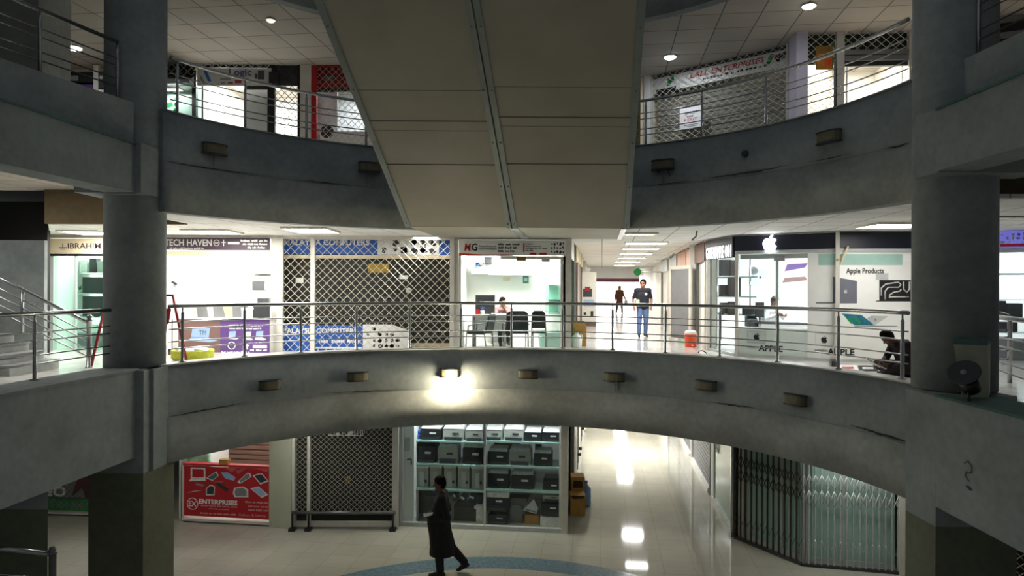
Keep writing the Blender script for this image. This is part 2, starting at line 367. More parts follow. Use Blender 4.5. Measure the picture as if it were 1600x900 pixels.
# straight wings beside the atrium
def wing(side):
    s = side
    L = [(-6.02, 11.0), (-6.25, 8.4), (-6.9, 1.0)] if s < 0 else [(5.36, 8.62), (5.34, 7.1), (5.3, 0.2)]
    off = -1 if s < 0 else 1
    def strip(line, w, z0, z1, name, m):
        pts = line + [(p[0] + off * w, p[1]) for p in line[::-1]]
        if s > 0: pts = pts[::-1]
        b = MB(); b.prism(pts, z0, z1); return struct(name, b, m)
    strip(L, .62, 2.66, MC - .03, 'beam_wing', M['concrete'])
    strip([(p[0] - off * .02, p[1]) for p in L], .68, MC - .03, MC, 'sill_coping', M['concrete'] if s < 0 else M['teal'])
    strip(L, .5, 6.9, 7.66, 'beam_wing', M['concrete'])
    T_ = [(-6.16, 11.1), (-6.72, 8.97), (-8.0, 4.0)] if s < 0 else [(5.84, 9.0), (5.9, 7.86), (6.1, 2.0)]
    strip(T_, .4, 7.66, UC, 'beam_wing', M['concrete'])
    strip([(p[0] - off * .03, p[1]) for p in L], .75, 7.66, 7.69, 'sill_coping', M['teal'])
wing(-1); wing(1)
# square columns below, round columns above
def sq_column(x0, x1, y0, y1, paint=2.4, top=MC - .03):
    b = MB(); b.box(x0, x1, y0, y1, 0, paint); struct('column', b, M['olive'])
    b = MB(); b.box(x0, x1, y0, y1, paint, top); struct('column', b, M['concrete'])
sq_column(-6.78, -5.9, 10.95, 11.95); sq_column(5.37, 6.4, 8.64, 9.3)
for z0_, z1_, m_ in ((0, 2.4, 'olive'), (2.4, 2.66, 'concrete')): b = MB(); b.prism([(-7.2, 9.17), (-6.22, 9.17), (-6.66, 9.8), (-7.6, 9.8)], z0_, z1_); struct('column', b, M[m_])
b = MB(); b.box(-5.9 - .1, -5.84, 11.15, 11.75, BB, MC - .03); struct('column_pilaster', b, M['concrete'])
for cx, cy, r in ((-6.4, 11.6, .475), (6.03, 9.32, .505)):
    b = MB(); b.lathe((cx, cy, MC - .02), [(r, 0), (r, TB + 1.6 - MC)], 40); struct('column', b, M['concrete'])
b = MB(); b.box(-7.0, -5.93, 10.9, 11.6, 6.9, 7.7); struct('beam', b, M['concrete'])
b = MB(); b.box(5.37, 6.7, 8.6, 9.1, 6.88, 7.7); struct('beam', b, M['concrete'])
b = MB(); b.box(-9.4, -8.55, 12.3, 13.2, UF, TB); struct('column', b, M['concrete_bounce'])
b = MB(); b.box(-12, -8.8, 12.6, 13.6, TB - .35, TB - .001); struct('beam', b, M['brown'])

# ------------------------------------------------------------------ the escalator overhead
esc = thing('escalator', 'double escalator seen from below, its olive sheet metal soffit crossing the atrium', 'escalator', on(800, 352, UB))
p = dict(a=at(638, 354, 13.95), b=at(979, 351, 13.95), c=at(688, 371, 17.0), d=at(971, 369, 17.0))
za = p['a'].z - .02
for k in ('b', 'c', 'd'): p[k].z = za
ul = at(497, 0, 9.34); ur = at(1003, 0, 9.34); ul.z = ur.z = (ul.z + ur.z) / 2
k = 1.45
ul2 = p['a'] + (ul - p['a']) * k; ur2 = p['b'] + (ur - p['b']) * k
def lerp(A, B, t): return A + (B - A) * t
nrm = (ur2 - p['a']).cross(p['b'] - p['a']).normalized()
if nrm.z < 0: nrm = -nrm
def soffit(a0, a1, t0, t1, dz=0.0, th=.03):       # a0..a1 across, t0..t1 up the slope
    P = [lerp(lerp(p['a'], ul2, t), lerp(p['b'], ur2, t), s) for (s, t) in ((a0, t0), (a1, t0), (a1, t1), (a0, t1))]
    return [q + nrm * dz for q in P] + [q + nrm * (dz + th) for q in P]
def tslope(y): # share of the way up the slope where pixel row y lies on the middle line
    h, v = ray(765, y); best = min(range(2001), key=lambda i: abs((lambda q: (q.z - EYE) / q.y - v)(lerp(lerp(p['a'], ul2, i / 2000), lerp(p['b'], ur2, i / 2000), .45)))); return best / 2000
mid = .475
for s0, s1, rows in ((.008, mid - .022, (352, 258, 205, 190, 142, -60)), (mid + .022, .992, (352, 256, 197, 183, 136, -60))):
    ts = [0] + [tslope(r) for r in rows[1:-1]] + [1]
    for i, (t0, t1) in enumerate(zip(ts, ts[1:])):
        b = MB(); b.hexa(soffit(s0, s1, t0 + .0012, t1 - .0012, (i % 2) * .008)); place('soffit_panel', b, M['soffit'], esc)
b = MB(); b.hexa(soffit(.01, .99, 0, 1, .04, .55)); place('truss', b, M['soffit_edge'], esc)
for s0, s1 in ((mid - .024, mid - .003), (mid + .003, mid + .024)):
    b = MB(); b.hexa(soffit(s0, s1, 0, 1, -.02, .05)); place('joint_strip', b, M['soffit_edge'], esc)
for s0, s1 in ((-.012, .012), (.988, 1.012)):
    b = MB(); b.hexa(soffit(s0, s1, 0, 1, -.02, .6)); place('edge_trim', b, M['soffit_edge'], esc)
for i in range(13):
    for s_ in (mid - .015, mid + .015, .0, 1.0):
        q = soffit(s_, s_, i / 13 + .02, i / 13 + .02, -.028)[0]
        b = MB(); b.ball(q, .014, n=6, m=4); place('rivet', b, M['steel_dark'], esc) if i % 2 == 0 else b.bm.free()
def flat(a0, a1, h=.04, dz=0):
    P = [lerp(p['a'], p['b'], a0), lerp(p['a'], p['b'], a1), lerp(p['c'], p['d'], a1), lerp(p['c'], p['d'], a0)]
    return [q + Vector((0, 0, dz)) for q in P] + [q + Vector((0, 0, dz + h)) for q in P]
b = MB(); b.hexa(flat(0, 1)); place('landing_soffit', b, M['soffit'], esc)
for a0, a1 in ((mid - .015, mid + .025), (.975, 1.0)):
    b = MB(); b.hexa(flat(a0, a1, .02, -.02)); place('landing_trim', b, M['steel'], esc)

# ------------------------------------------------------------------ railings
RF = (.72, .593, .372, .243)
def post(b, p, h, r=.026):
    b.lathe(p, [(.06, 0), (.06, .012), (r, .02), (r, h * .86), (r * 1.1, h * .87), (r * .55, h * .9), (r * .5, h), ], 12)
def railing_arc(R, base, H, degs, a0, a1, label, mbar=M['steel']):
    t = thing('balcony_railing', label, 'railing', ring(R, (a0 + a1) / 2, base))
    pts = lambda h: [ring(R, a0 + (a1 - a0) * i / 70, base + h) for i in range(71)]
    b = MB(); b.tube(pts(H), .032, 10); place('handrail', b, mbar, t)
    for f in RF:
        b = MB(); b.tube(pts(H * f), .0115, 6); place('bar', b, mbar, t)
    for dg in degs:
        b = MB(); post(b, ring(R, dg, base), H); place('post', b, M['steel'], t)
    return t
def degs(xs, y, R): return [arc_hit(x, y, R)[0] for x in xs]
RM = 6.22
railing_arc(RM, MC, .98, degs((285, 382, 470, 557, 640, 720, 799, 879, 957, 1040, 1125, 1215, 1310, 1410), 545, RM), 9.3, 153.2,
            'steel balcony railing along the middle gallery in front of the lit shops')
RU = 6.2
railing_arc(RU, UC, .95, degs((277, 383, 479, 572, 640, 740, 840, 930, 1009, 1097, 1197, 1305, 1427), 170, RU), 9.3, 153.2,
            'steel balcony railing along the upper gallery, passing behind the escalator')
def railing_line(pts, H, posts, label, name='balcony_railing', r=.032):
    t = thing(name, label, 'railing', pts[0])
    U_ = lambda h: [Vector(q) + Vector((0, 0, h)) for q in pts]
    b = MB(); b.tube(U_(H), r, 10); place('handrail', b, M['steel'], t)
    for f in RF:
        b = MB(); b.tube(U_(H * f), .0115, 6); place('bar', b, M['steel'], t)
    for q in posts:
        b = MB(); post(b, Vector(q), H); place('post', b, M['steel'], t)
    return t
q0 = on(176, 573, MC); q1 = on(54, 594, MC); dv = (q1 - q0)
railing_line([q0 + dv * -.05, q1, q0 + dv * 3.2], .93, [q0, q1, q0 + dv * 2], 'steel railing on the wing ledge in front of the stairs, ending at the round column')
q0 = on(1512, 584, MC) ; q1 = Vector((5.75, 7.0, MC)); dv = q1 - q0
railing_line([q0, q0 + dv * 3], .95, [q0 + dv * .02, q0 + dv * 1.0, q0 + dv * 2], 'steel railing beside the loudspeaker and grey box on the wing ledge')
q0 = Vector((-6.37, 11.0, UC)); q1 = Vector((-6.98, 8.97, UC)); dv = q1 - q0
railing_line([q0, q0 + dv * 2.2], .95, [q0 + dv * .0, q0 + dv * .62, q0 + dv * 1.4], 'steel railing on the upper wing above the stairs, beside the round column')
q0 = Vector((6.0, 8.8, UC)); q1 = Vector((6.1, 7.4, UC)); dv = q1 - q0
railing_line([q0, q0 + dv * 3], .95, [q0, q0 + dv * 1.1, q0 + dv * 2.2], 'steel railing on the upper wing, above the loudspeaker side column')
# rail at the far edge behind the loudspeaker
t = thing('guard_rail', 'short steel guard rail with rounded corner behind the wing railing', 'railing', at(1578, 590, 11.6))
c0 = at(1500, 490, 11.6); c1 = at(1578, 488, 11.6); c1.z = c0.z
b = MB(); b.tube([c0, c1 - Vector((.15, 0, 0)), c1 - Vector((.04, 0, .03)), c1 - Vector((0, 0, .12)), Vector((c1.x, c1.y, MF))], .035, 10); place('handrail', b, M['steel'], t)
for yy in (516, 527, 548, 562):
    e = at(1578, yy, 11.6); s_ = at(1500, yy, 11.6); s_.z = e.z; b = MB(); b.tube([s_, e], .014, 6); place('bar', b, M['steel'], t)
# bottom corner rail
t = thing('stair_rail', 'steel handrail with ball topped post in front of the olive columns', 'railing', (-5.9, 8.7, 0))
e0 = at(82, 866, 8.75); e1 = at(-60, 851, 8.4)
b = MB(); b.tube([e1, e0], .034, 10); place('handrail', b, M['steel'], t)
b = MB(); b.tube([e1 - Vector((0, 0, .32)), e0 - Vector((0, 0, .32))], .012, 6); place('bar', b, M['steel'], t)
b = MB(); b.lathe((e0.x, e0.y, 0), [(.08, 0), (.08, .02), (.045, .03), (.045, e0.z + .0), (.06, e0.z + .01), (.03, e0.z + .03), (.045, e0.z + .06), (.03, e0.z + .1)], 14); place('post', b, M['steel_dark'], t)
b = MB(); b.lathe((e1.x, e1.y, 0), [(.045, 0), (.045, e1.z)], 12); place('post', b, M['steel_dark'], t)

# ------------------------------------------------------------------ wall lamps on the fascias
def wall_lamp(x, y, w, hgt, R, label, conduit=0, lit=False, broken=False):
    dg, h = arc_hit(x, y, R); p0 = ring(R - .02, dg, h)
    t = thing('wall_lamp', label, 'lamp', ring(R - .02, dg, h - hgt / 2), 'box lamps on the balcony fascias')
    tn = Vector((-math.sin(math.radians(dg)), math.cos(math.radians(dg)), 0)); inn = -Vector((math.cos(math.radians(dg)), math.sin(math.radians(dg)), 0))
    def outline(k, dep): return [p0 + tn * (w / 2 * s) * k + inn * (dep * math.sqrt(max(0, 1 - abs(s) ** 3)) * .55 + dep * .45) for s in (-1, -.8, -.5, -.2, .2, .5, .8, 1)] + [p0 + tn * (w / 2) * k, p0 - tn * (w / 2) * k]
    body = mat_lamp
    b = MB(); pts = outline(.96, .13); b.prism([(q.x, q.y) for q in pts[::-1]], h - hgt / 2 + .02, h + hgt / 2 - .015); place('housing', b, body, t)
    for zz in ((h - hgt / 2, h - hgt / 2 + .022), (h + hgt / 2 - .022, h + hgt / 2)):
        if broken and zz[0] < h: zz = (zz[0] - .01, zz[0] + .012)
        b = MB(); b.prism([(q.x, q.y) for q in outline(1.02, .15)[::-1]], *zz); place('rim', b, M['dgrey'], t)
    if conduit:
        b = MB(); q = p0 + inn * .015; b.tube([q - Vector((0, 0, hgt / 2)), q - Vector((0, 0, hgt / 2 + conduit))], .014, 6); place('conduit', b, M['grey'], t)
    if broken:
        b = MB(); q = p0 + tn * -.16 + inn * .06 - Vector((0, 0, hgt / 2)); b.tube([q, q - Vector((0, 0, .07)) + tn * .03, q - Vector((0, 0, .13)) + tn * -.02], .014, 6)
        q = p0 + tn * .1 + inn * .06 - Vector((0, 0, hgt / 2)); b.tube([q, q - Vector((0, 0, .06)) + tn * -.05], .02, 6); place('dangling_wire', b, M['dgrey'], t)
    if lit:
        q = p0 + inn * .2 + tn * -.04 + Vector((0, 0, -hgt / 2 - .0)) 
        b = MB(); b.ball(q, .085, n=14, m=10); place('bulb', b, M['bulb'], t, label='glowing warm bulb')
        l = bpy.data.lights.new('lamp_light', 'POINT'); l.energy = 42; l.color = (1, .86, .62); l.shadow_soft_size = .06
        o = bpy.data.objects.new('lamp_light', l); COL.objects.link(o); o.parent = t; o.location = wm(t).inverted() @ (q + inn * .1 + Vector((0, 0, -.12)))
    return t
mat_lamp = mat('lamp_housing', (104, 98, 76), .6, var=.2, scale=9)
ordn = ['first', 'second', 'third', 'fourth', 'fifth', 'sixth', 'seventh', 'eighth', 'ninth', 'tenth']
for i, (x, y, c) in enumerate(((420, 601, 0), (558, 588, 0), (702, 582, 0), (825, 584, 0), (961, 588.5, .2), (1105, 601.5, 0), (1246, 624, 0))):
    wall_lamp(x, y, .43, .19, 6.1, ['unlit box lamp below the purple shop counter on the lower fascia', 'unlit box lamp below the blue and white shutter banner',
        'the one glowing box lamp, on the lower fascia', 'unlit box lamp directly beside the glowing one', 'unlit box lamp with conduit below it, under the corridor opening',
        'unlit box lamp under the glass shop corner past the corridor', 'last unlit box lamp before the column with the loudspeaker'][i], c, lit=(i == 2))
for x, y, c, br, lb in ((333, 234, .22, 0, 'grimy upper box lamp with conduit, nearest the round column above the stairs side'), (577, 262, .3, 0, 'grimy upper box lamp with conduit tucked beside the escalator'),
                        (1037, 258, .3, 1, 'broken upper box lamp with dangling wires'), (1299, 215, 0, 0, 'grimy upper box lamp with no conduit, beyond the round junction cover')):
    wall_lamp(x, y, .47, .2, 6.06, lb.replace('nearest', 'close to'), c, broken=br)
dg, h = arc_hit(1164, 240, 6.05)
b = MB(); b.lathe(ring(6.06, dg, h), [(.07, 0), (.065, .03), (.04, .045)], 16, axis=-(ring(1, dg) - ring(0, dg))); tag(place('junction_cover', b, M['dgrey']), 'round dark junction cover on the upper fascia', 'cover')
# floor furniture of the ledge: loudspeaker and box
t = thing('storage_box', 'grimy greenish box standing on the ledge against the round column', 'box', on(1520, 612, MC))
z_ = 8.36
def q_(x, y, z=z_): return at(x, y, z)
b = MB(); P = [q_(1503, 594), q_(1545, 596), q_(1547, 596, 8.72), q_(1508, 594, 8.7), q_(1490, 538), q_(1543, 540), q_(1548, 535, 8.74), q_(1497, 533, 8.72)]
for i in range(4): P[i].z = MC
b.hexa(P); place('body', b, mat('faded_box_paint', (170, 170, 150), .7, var=.12, scale=5), t)
b = MB(); P = [v.copy() for v in P[4:]]; b.hexa([v for v in P] + [v + Vector((0, 0, .05)) for v in P]); place('lid', b, M['teal'], t)
t = thing('horn_loudspeaker', 'black horn loudspeaker lying on the teal ledge beside the grey box', 'loudspeaker', on(1530, 618, MC))
c0 = at(1506, 582, 8.05); ax = Vector((.55, .42, -.62))
b = MB(); b.lathe(c0, [(.175, -.01), (.18, 0), (.16, .03), (.11, .07), (.075, .11), (.06, .16)], 28, axis=ax); place('horn', b, M['dgrey'], t)
b = MB(); b.lathe(c0, [(.005, -.02), (.035, -.015), (.045, .05)], 16, axis=ax); place('horn_center', b, M['grey'], t)
b = MB(); b.lathe(c0 + ax.normalized() * .16, [(.065, 0), (.1, .03), (.105, .15), (.07, .18)], 20, axis=ax); place('driver', b, M['black'], t)
b = MB(); b.tube([c0 + ax.normalized() * .2 - Vector((0, 0, .02)), c0 + ax.normalized() * .2 + Vector((0, 0, -.16)), Vector((c0.x + .1, c0.y + .05, MC + .01))], .02, 6); place('bracket', b, M['black'], t)
# ================================================================== shop helpers
def grille_bars(pl, u0, u1, h0, h1, d, pu, ph, r):
    """Diagonal wires of a diamond grille clipped to a rectangle, as one mesh."""
    b = MB(); U_, H_ = u1 - u0, h1 - h0
    for s in (1, -1):
        n0 = int(math.floor((0 if s > 0 else -H_ / ph))) ; k = -int(U_ / pu + H_ / ph) - 2
        while k < int(U_ / pu + H_ / ph) + 3:
            # u/pu - s*h/ph = k
            pts = []
            for u in (0, U_):
                h = s * (u / pu - k) * ph
                if 0 <= h <= H_: pts.append((u, h))
            for h in (0, H_):
                u = (k + s * h / ph) * pu
                if 0 < u < U_: pts.append((u, h))
            if len(pts) >= 2:
                pts.sort(); p, q = pts[0], pts[-1]
                if abs(p[0] - q[0]) > .01:
                    P = pl.w(u0 + p[0], d + s * .004, h0 + p[1]); Q = pl.w(u0 + q[0], d + s * .004, h0 + q[1])
                    b.tube([P, Q], r, 4, sm=False)
            k += 1
    return b
def grille_px(parent, pl, x0, y0, x1, y1, d, pu, ph, r, m=None, name='lattice'):
    u0, h1 = pl.pix(x0, y0, d); u1, h0 = pl.pix(x1, y1, d)
    return place(name, grille_bars(pl, u0, u1, h0, h1, d, pu, ph, r), m or M['wire'], parent)
def room(pl, u0, u1, d0, d1, h0, h1, m, mside=None):
    b = MB(); b.pb(pl, u0, u1, d1, d1 + .08, h0, h1); struct('wall_back', b, m)
    for u in (u0 - .04, u1): b = MB(); b.pb(pl, u, u + .04, d0, d1 + .08, h0, h1); struct('wall_side', b, mside or m)
def base(pl, x, d, h): return pl.w(pl.pix(x, 450, d)[0], d, h)
NL = [0]
def ceiling_light(loc, sx, sy, label, m='lamp', power=0, rot=0, louver=0, rgb=(255, 253, 249), group='ceiling light panels'):
    x, y, z = loc
    t = thing('ceiling_light', label, 'ceiling light', (x, y, z - .045), group, rot)
    R_ = Matrix.Rotation(rot, 4, 'Z'); T_ = Matrix.Translation((x, y, z))
    def bx(b, x0, x1, y0, y1, z0, z1):
        b.hexa([T_ @ R_ @ Vector(v) for v in ((x0, y0, z0), (x1, y0, z0), (x1, y1, z0), (x0, y1, z0), (x0, y0, z1), (x1, y0, z1), (x1, y1, z1), (x0, y1, z1))])
    b = MB(); bx(b, -sx / 2, sx / 2, -sy / 2, sy / 2, -.03, -.012); place('diffuser', b, M[m], t)
    b = MB()
    for (x0, x1, y0, y1) in ((-sx / 2 - .03, -sx / 2, -sy / 2 - .03, sy / 2 + .03), (sx / 2, sx / 2 + .03, -sy / 2 - .03, sy / 2 + .03), (-sx / 2, sx / 2, -sy / 2 - .03, -sy / 2), (-sx / 2, sx / 2, sy / 2, sy / 2 + .03)):
        bx(b, x0, x1, y0, y1, -.045, -.002)
    for i in range(louver):
        xx = -sx / 2 + sx * (i + .5) / louver; bx(b, xx - .006, xx + .006, -sy / 2, sy / 2, -.045, -.03)
    place('frame', b, M['frame'], t)
    if power: area('panel_light', (x, y, z - .06), sx, sy, power, rgb, parent=t)
    return t
def downlight(x, y, height, r, m, label, power=0):
    q = on(x, y, height)
    t = thing('downlight', label, 'ceiling light', q - Vector((0, 0, .03)), 'round downlights in the upper ceiling')
    b = MB(); b.lathe(q - Vector((0, 0, .022)), [(r * .35, -.05), (r * .75, -.035), (r * .97, -.01), (r, .012)], 24); place('diffuser', b, M[m], t)
    b = MB(); b.tube([q + Vector((math.cos(k * PI / 12) * r * 1.08, math.sin(k * PI / 12) * r * 1.08, -.015)) for k in range(24)], .015, 6, closed=True); place('rim', b, M['white'], t)
    if power:
        area('downlight_light', q - Vector((0, 0, .06)), r * 1.6, r * 1.6, power, (240, 246, 255), parent=t)
def frame_px(parent, pl, bars, d0, d1, m, name='frame'):
    if name == 'upright':
        for (x0, y0, x1, y1) in bars: b = MB(); b.px(pl, x0, y0, x1, y1, d0, d1); place(name, b, m, parent)
        return
    b = MB()
    for (x0, y0, x1, y1) in bars: b.px(pl, x0, y0, x1, y1, d0, d1)
    return place(name, b, m, parent)
def panel(name, pl, x0, y0, x1, y1, d0, d1, m, parent=None, label=None):
    b = MB(); b.px(pl, x0, y0, x1, y1, d0, d1); return place(name, b, m, parent, label=label)
def blobs(pl, x0, y0, x1, y1, nx, ny, d, mats, parent, seed, name='printed_picture', fill=.7):
    """Small printed product pictures: rounded quads of differing outline laid on a board."""
    rnd = random.Random(seed); U0, H1 = pl.pix(x0, y0, d); U1, H0 = pl.pix(x1, y1, d); du = (U1 - U0) / nx; dh = (H1 - H0) / ny
    for k, m in enumerate(mats):
        b = MB(); any_ = False
        for i in range(nx):
            for j in range(ny):
                if rnd.randrange(len(mats)) != k: continue
                any_ = True
                cu = U0 + du * (i + .5 + rnd.uniform(-.1, .1)); ch = H0 + dh * (j + .5 + rnd.uniform(-.1, .1)); w = du * fill * rnd.uniform(.55, 1) / 2; h = dh * fill * rnd.uniform(.45, 1) / 2; a = rnd.uniform(-.5, .5)
                kind = rnd.randrange(3)
                raw = [(-1, -1), (1, -1), (1, 1), (-1, 1)] if kind == 0 else ([(-.5, -1), (.5, -1), (.6, .3), (1, .5), (.4, 1), (-.4, 1), (-1, .4), (-.6, .2)] if kind == 1 else [(math.cos(t * PI / 5), math.sin(t * PI / 5)) for t in range(10)])
                ca, sa = math.cos(a), math.sin(a)
                b.pprism(pl, [(cu + (p * w) * ca - (q * h) * sa, ch + (p * w) * sa + (q * h) * ca) for p, q in raw], d - .004, d - .001)
        if any_: place(name, b, m, parent)
        else: b.bm.free()
def fruit(pl, cu, ch, s, d0, d1, m, parent, name='fruit_logo'):
    """A bitten fruit with a leaf, as one flat emblem of height s."""
    prof = [(0, .30), (.10, .36), (.24, .37), (.36, .28)]
    bite = [(.36, .28), (.27, .18), (.24, .07), (.27, -.04), (.37, -.12)]
    right = [(.30, -.28), (.20, -.42), (.10, -.45), (0, -.41)]
    left = [(-.10, -.45), (-.20, -.42), (-.32, -.26), (-.40, -.06), (-.41, .12), (-.34, .29), (-.22, .37), (-.10, .36)]
    pts = prof + bite[1:] + right + left
    b = MB(); b.pprism(pl, [(cu + x * s, ch + (y - .1) * s) for x, y in pts][::-1], d0, d1)
    leaf = [(0, .40), (.02, .52), (.10, .60), (.16, .60), (.15, .50), (.08, .42)]
    b.pprism(pl, [(cu + x * s, ch + (y - .1) * s) for x, y in leaf][::-1], d0, d1)
    return place(name, b, m, parent)

# ================================================================== middle gallery: the row of shops
L1 = zpl(75, 16.8, 890, 16.8)
uu = lambda x, d=0: L1.pix(x, 450, d)[0]
room(L1, uu(72), uu(213), .05, 3.4, MF, UB, M['white'])
room(L1, uu(220), uu(424), .05, 3.6, MF, UB, M['white'])
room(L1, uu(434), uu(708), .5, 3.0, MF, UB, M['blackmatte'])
room(L1, uu(717), uu(884), .05, 3.2, MF, UB, M['white'])
# pillars between the shops and the strip above the signs
for x0, x1 in ((66, 77), (424, 437), (706, 716), (880, 893)):
    b = MB(); b.pb(L1, uu(x0), uu(x1), -.02, .3, MF, UB); struct('pillar', b, M['frame'])
b = MB(); b.pb(L1, uu(77), uu(893), -.015, .3, L1.pix(400, 373)[1], UB); struct('wall_header', b, M['frame'])
# --- first shop: cream sign
t = thing('shop_sign', 'cream shop sign with dark letters, beside the stairs and half behind the round column', 'sign', base(L1, 120, 0, L1.pix(120, 395)[1]))
panel('board', L1, 77, 373, 222, 396, -.06, 0, M['cream'], t); panel('lower_edge', L1, 77, 396, 222, 400.5, -.05, 0, M['black'], t)
words_px('IBRAHIM LAPTOPS', L1, 106, 380, 218, 388.5, -.06, M['plum'], t, bold=.012)
b = MB(); b.px(L1, 92, 386.3, 104, 387.8, -.066, -.06); b.px(L1, 97.4, 381, 98.6, 386, -.066, -.06); b.px(L1, 95, 389, 101, 390, -.066, -.06); place('emblem', b, M['plum'], t)
t = thing('storefront', 'glazed shop front below the cream sign, its glass shelves showing', 'shop front', base(L1, 120, 0, MF))
frame_px(t, L1, ((77, 400, 83, 551), (77, 548, 224, 553), (116, 400, 118, 551)), -.02, .05, M['lgrey'])
panel('pane', L1, 83, 400, 116, 548, .01, .025, M['glassg'], t); panel('pane', L1, 118, 400, 220, 548, .01, .025, M['glassg'], t)
t = thing('glass_showcase', 'tall glass showcase with green edged shelves behind the shop front beside the stairs', 'showcase', base(L1, 135, 1.2, MF))
frame_px(t, L1, ((104, 402, 106, 545), (166, 402, 168, 545)), 1.2, 1.6, M['lgrey'], 'upright')
for i, y in enumerate((427, 458, 495, 520)):
    panel('shelf', L1, 104, y, 170, y + 1.6, 1.15, 1.75, M['shelf'], t)
panel('base', L1, 104, 520, 172, 546, 1.2, 1.7, M['grey'], t)
rnd = random.Random(3)
for i, (x0, y0, x1, y1, m, lb, ct) in enumerate(((112, 404, 118, 426, 'cream', 'tan upright carton on the top shelf of the tall showcase', 'box'), (124, 406, 136, 426, 'wrap', 'clear wrapped carton on the top shelf of the tall showcase', 'box'), (140, 404, 150, 426, 'dgrey', 'dark box on the top shelf of the tall showcase', 'box'), (152, 408, 164, 426, 'lgrey', 'pale grey box on the top shelf of the tall showcase', 'box'),
        (129, 433, 166, 458, 'dgrey', 'dark screen on the second shelf of the tall showcase', 'monitor'), (129, 463, 166, 494, 'dgrey', 'dark screen on the third shelf of the tall showcase', 'monitor'), (138, 508, 150, 519, 'white', 'small white box on the counter of the tall showcase', 'box'))):
    o = MB(); u0, h1 = L1.pix(x0, y0, 1.25); u1, h0 = L1.pix(x1, y1, 1.25); o.pb(L1, u0, u1, 1.25, 1.45, h0 + .0, h1)
    if ct == 'monitor': o.pb(L1, u0 + .04, u1 - .04, 1.243, 1.25, h0 + .04, h1 - .04); o.pb(L1, (u0 + u1) / 2 - .05, (u0 + u1) / 2 + .05, 1.3, 1.4, h0 - .02, h0)
    else: o.pb(L1, u0 + .02, u1 - .02, 1.24, 1.25, h0 + .06, h0 + .14)
    tag(place('monitor' if ct == 'monitor' else 'carton', o, M[m]), lb, ct)
t = thing('potted_plant', 'tiny potted plant on the third shelf of the tall showcase', 'plant', base(L1, 124, 1.3, L1.pix(124, 458, 1.3)[1]))
q = L1.w(*[(u, 1.3, h) for u, h in [L1.pix(124, 458, 1.3)]][0]); b = MB(); b.lathe(q, [(.05, 0), (.06, .08)], 12); place('pot', b, M['white'], t)
b = MB()
for k in range(14): a_ = k * 2.4; b.tube([q + Vector((0, 0, .08)), q + Vector((math.cos(a_) * .08, math.sin(a_) * .08, .14 + .04 * (k % 3)))], [.012, .003], 5)
place('foliage', b, M['green'], t)
# --- plum sign shop
t = thing('shop_sign', 'plum coloured shop sign with silver letters over the bright purple counter', 'sign', base(L1, 330, 0, L1.pix(330, 391)[1]))
panel('board', L1, 222, 371, 420.5, 391, -.07, 0, M['plum'], t)
words_px('TECH HAVEN', L1, 257, 374, 331, 384, -.07, M['silver'], t, bold=.02)
dashes_px(L1, 265, 386.5, 319, 389, -.07, M['silver'], t, 1)
dashes_px(L1, 376, 374.5, 418, 378, -.07, M['silver'], t, 2); dashes_px(L1, 379, 380, 418, 383, -.07, M['silver'], t, 3); dashes_px(L1, 387, 385.5, 414, 388.5, -.07, M['silver'], t, 4)
u_, h_ = L1.pix(338.5, 379.5, -.07); b = MB(); b.tube([L1.w(u_ + .07 * math.cos(k * PI / 12), -.075, h_ + .07 * math.sin(k * PI / 12)) for k in range(24)], .008, 5, closed=True); b.pb(L1, u_ - .05, u_ + .05, -.078, -.07, h_ - .012, h_ + .012); place('emblem', b, M['silver'], t)
b = MB(); b.px(L1, 348.6, 374.5, 350, 384.5, -.076, -.07); b.px(L1, 346, 378, 353, 379.5, -.076, -.07); b.px(L1, 356, 378, 374, 381.5, -.076, -.07); place('emblem', b, M['silver'], t)
panel('lower_edge', L1, 222, 391, 422, 399, -.03, .02, M['cream'], t)
# counter
KD = -.35
t = thing('shop_counter', 'shop counter with purple and brown printed front facing the railing', 'counter', base(L1, 345, KD, MF))
panel('front_panel', L1, 268, 499, 344, 553, KD, KD + .04, M['brownp'], t); panel('front_panel', L1, 344, 499, 420.5, 553, KD, KD + .04, M['purple'], t)
panel('countertop', L1, 266, 497, 421, 499.5, KD - .03, KD + .62, M['white'], t)
u0 = L1.pix(268, 450, KD)[0]; u1 = L1.pix(420, 450, KD)[0]; b = MB(); b.pb(L1, u0, u1, KD + .04, KD + .6, MF, L1.pix(300, 500, KD)[1]); place('body', b, M['white'], t)
pt = M['winky']
dashes_px(L1, 358, 507, 411, 510, KD, pt, t, 5); dashes_px(L1, 358, 512, 408, 514.5, KD, pt, t, 6)
dashes_px(L1, 346, 549, 390, 552, KD, pt, t, 7); dashes_px(L1, 391, 545.5, 417, 549, KD, pt, t, 8); words_px('TM', L1, 311, 516, 322, 523.5, KD, M['navy'], t)
M['lblue'] = mat('pale_blue_print', (150, 178, 214), .5, var=.1, scale=6)
def laptop_print(x0, y0, x1, y1, ms, mk):
    u0, h1 = L1.pix(x0, y0, KD); u1, h0 = L1.pix(x1, y1, KD); w = u1 - u0; h = h1 - h0
    b = MB(); b.pprism(L1, [(u0 + w * .1, h0 + h * .35), (u0 + w * .7, h0 + h * .3), (u0 + w * .75, h1), (u0 + w * .15, h1 - h * .05)], KD - .005, KD - .001); place('printed_picture', b, M[ms], t)
    b = MB(); b.pprism(L1, [(u0, h0 + h * .1), (u0 + w * .75, h0), (u1, h0 + h * .12), (u0 + w * .72, h0 + h * .28), (u0 + w * .1, h0 + h * .32)], KD - .005, KD - .001); place('printed_picture', b, M[mk], t)
laptop_print(294, 511, 340, 535, 'lblue', 'lblue'); laptop_print(356, 517, 373, 530.5, 'lblue', 'white'); laptop_print(381, 518, 396, 532, 'winky', 'lgrey'); laptop_print(398, 517, 416, 532, 'lblue', 'winky')
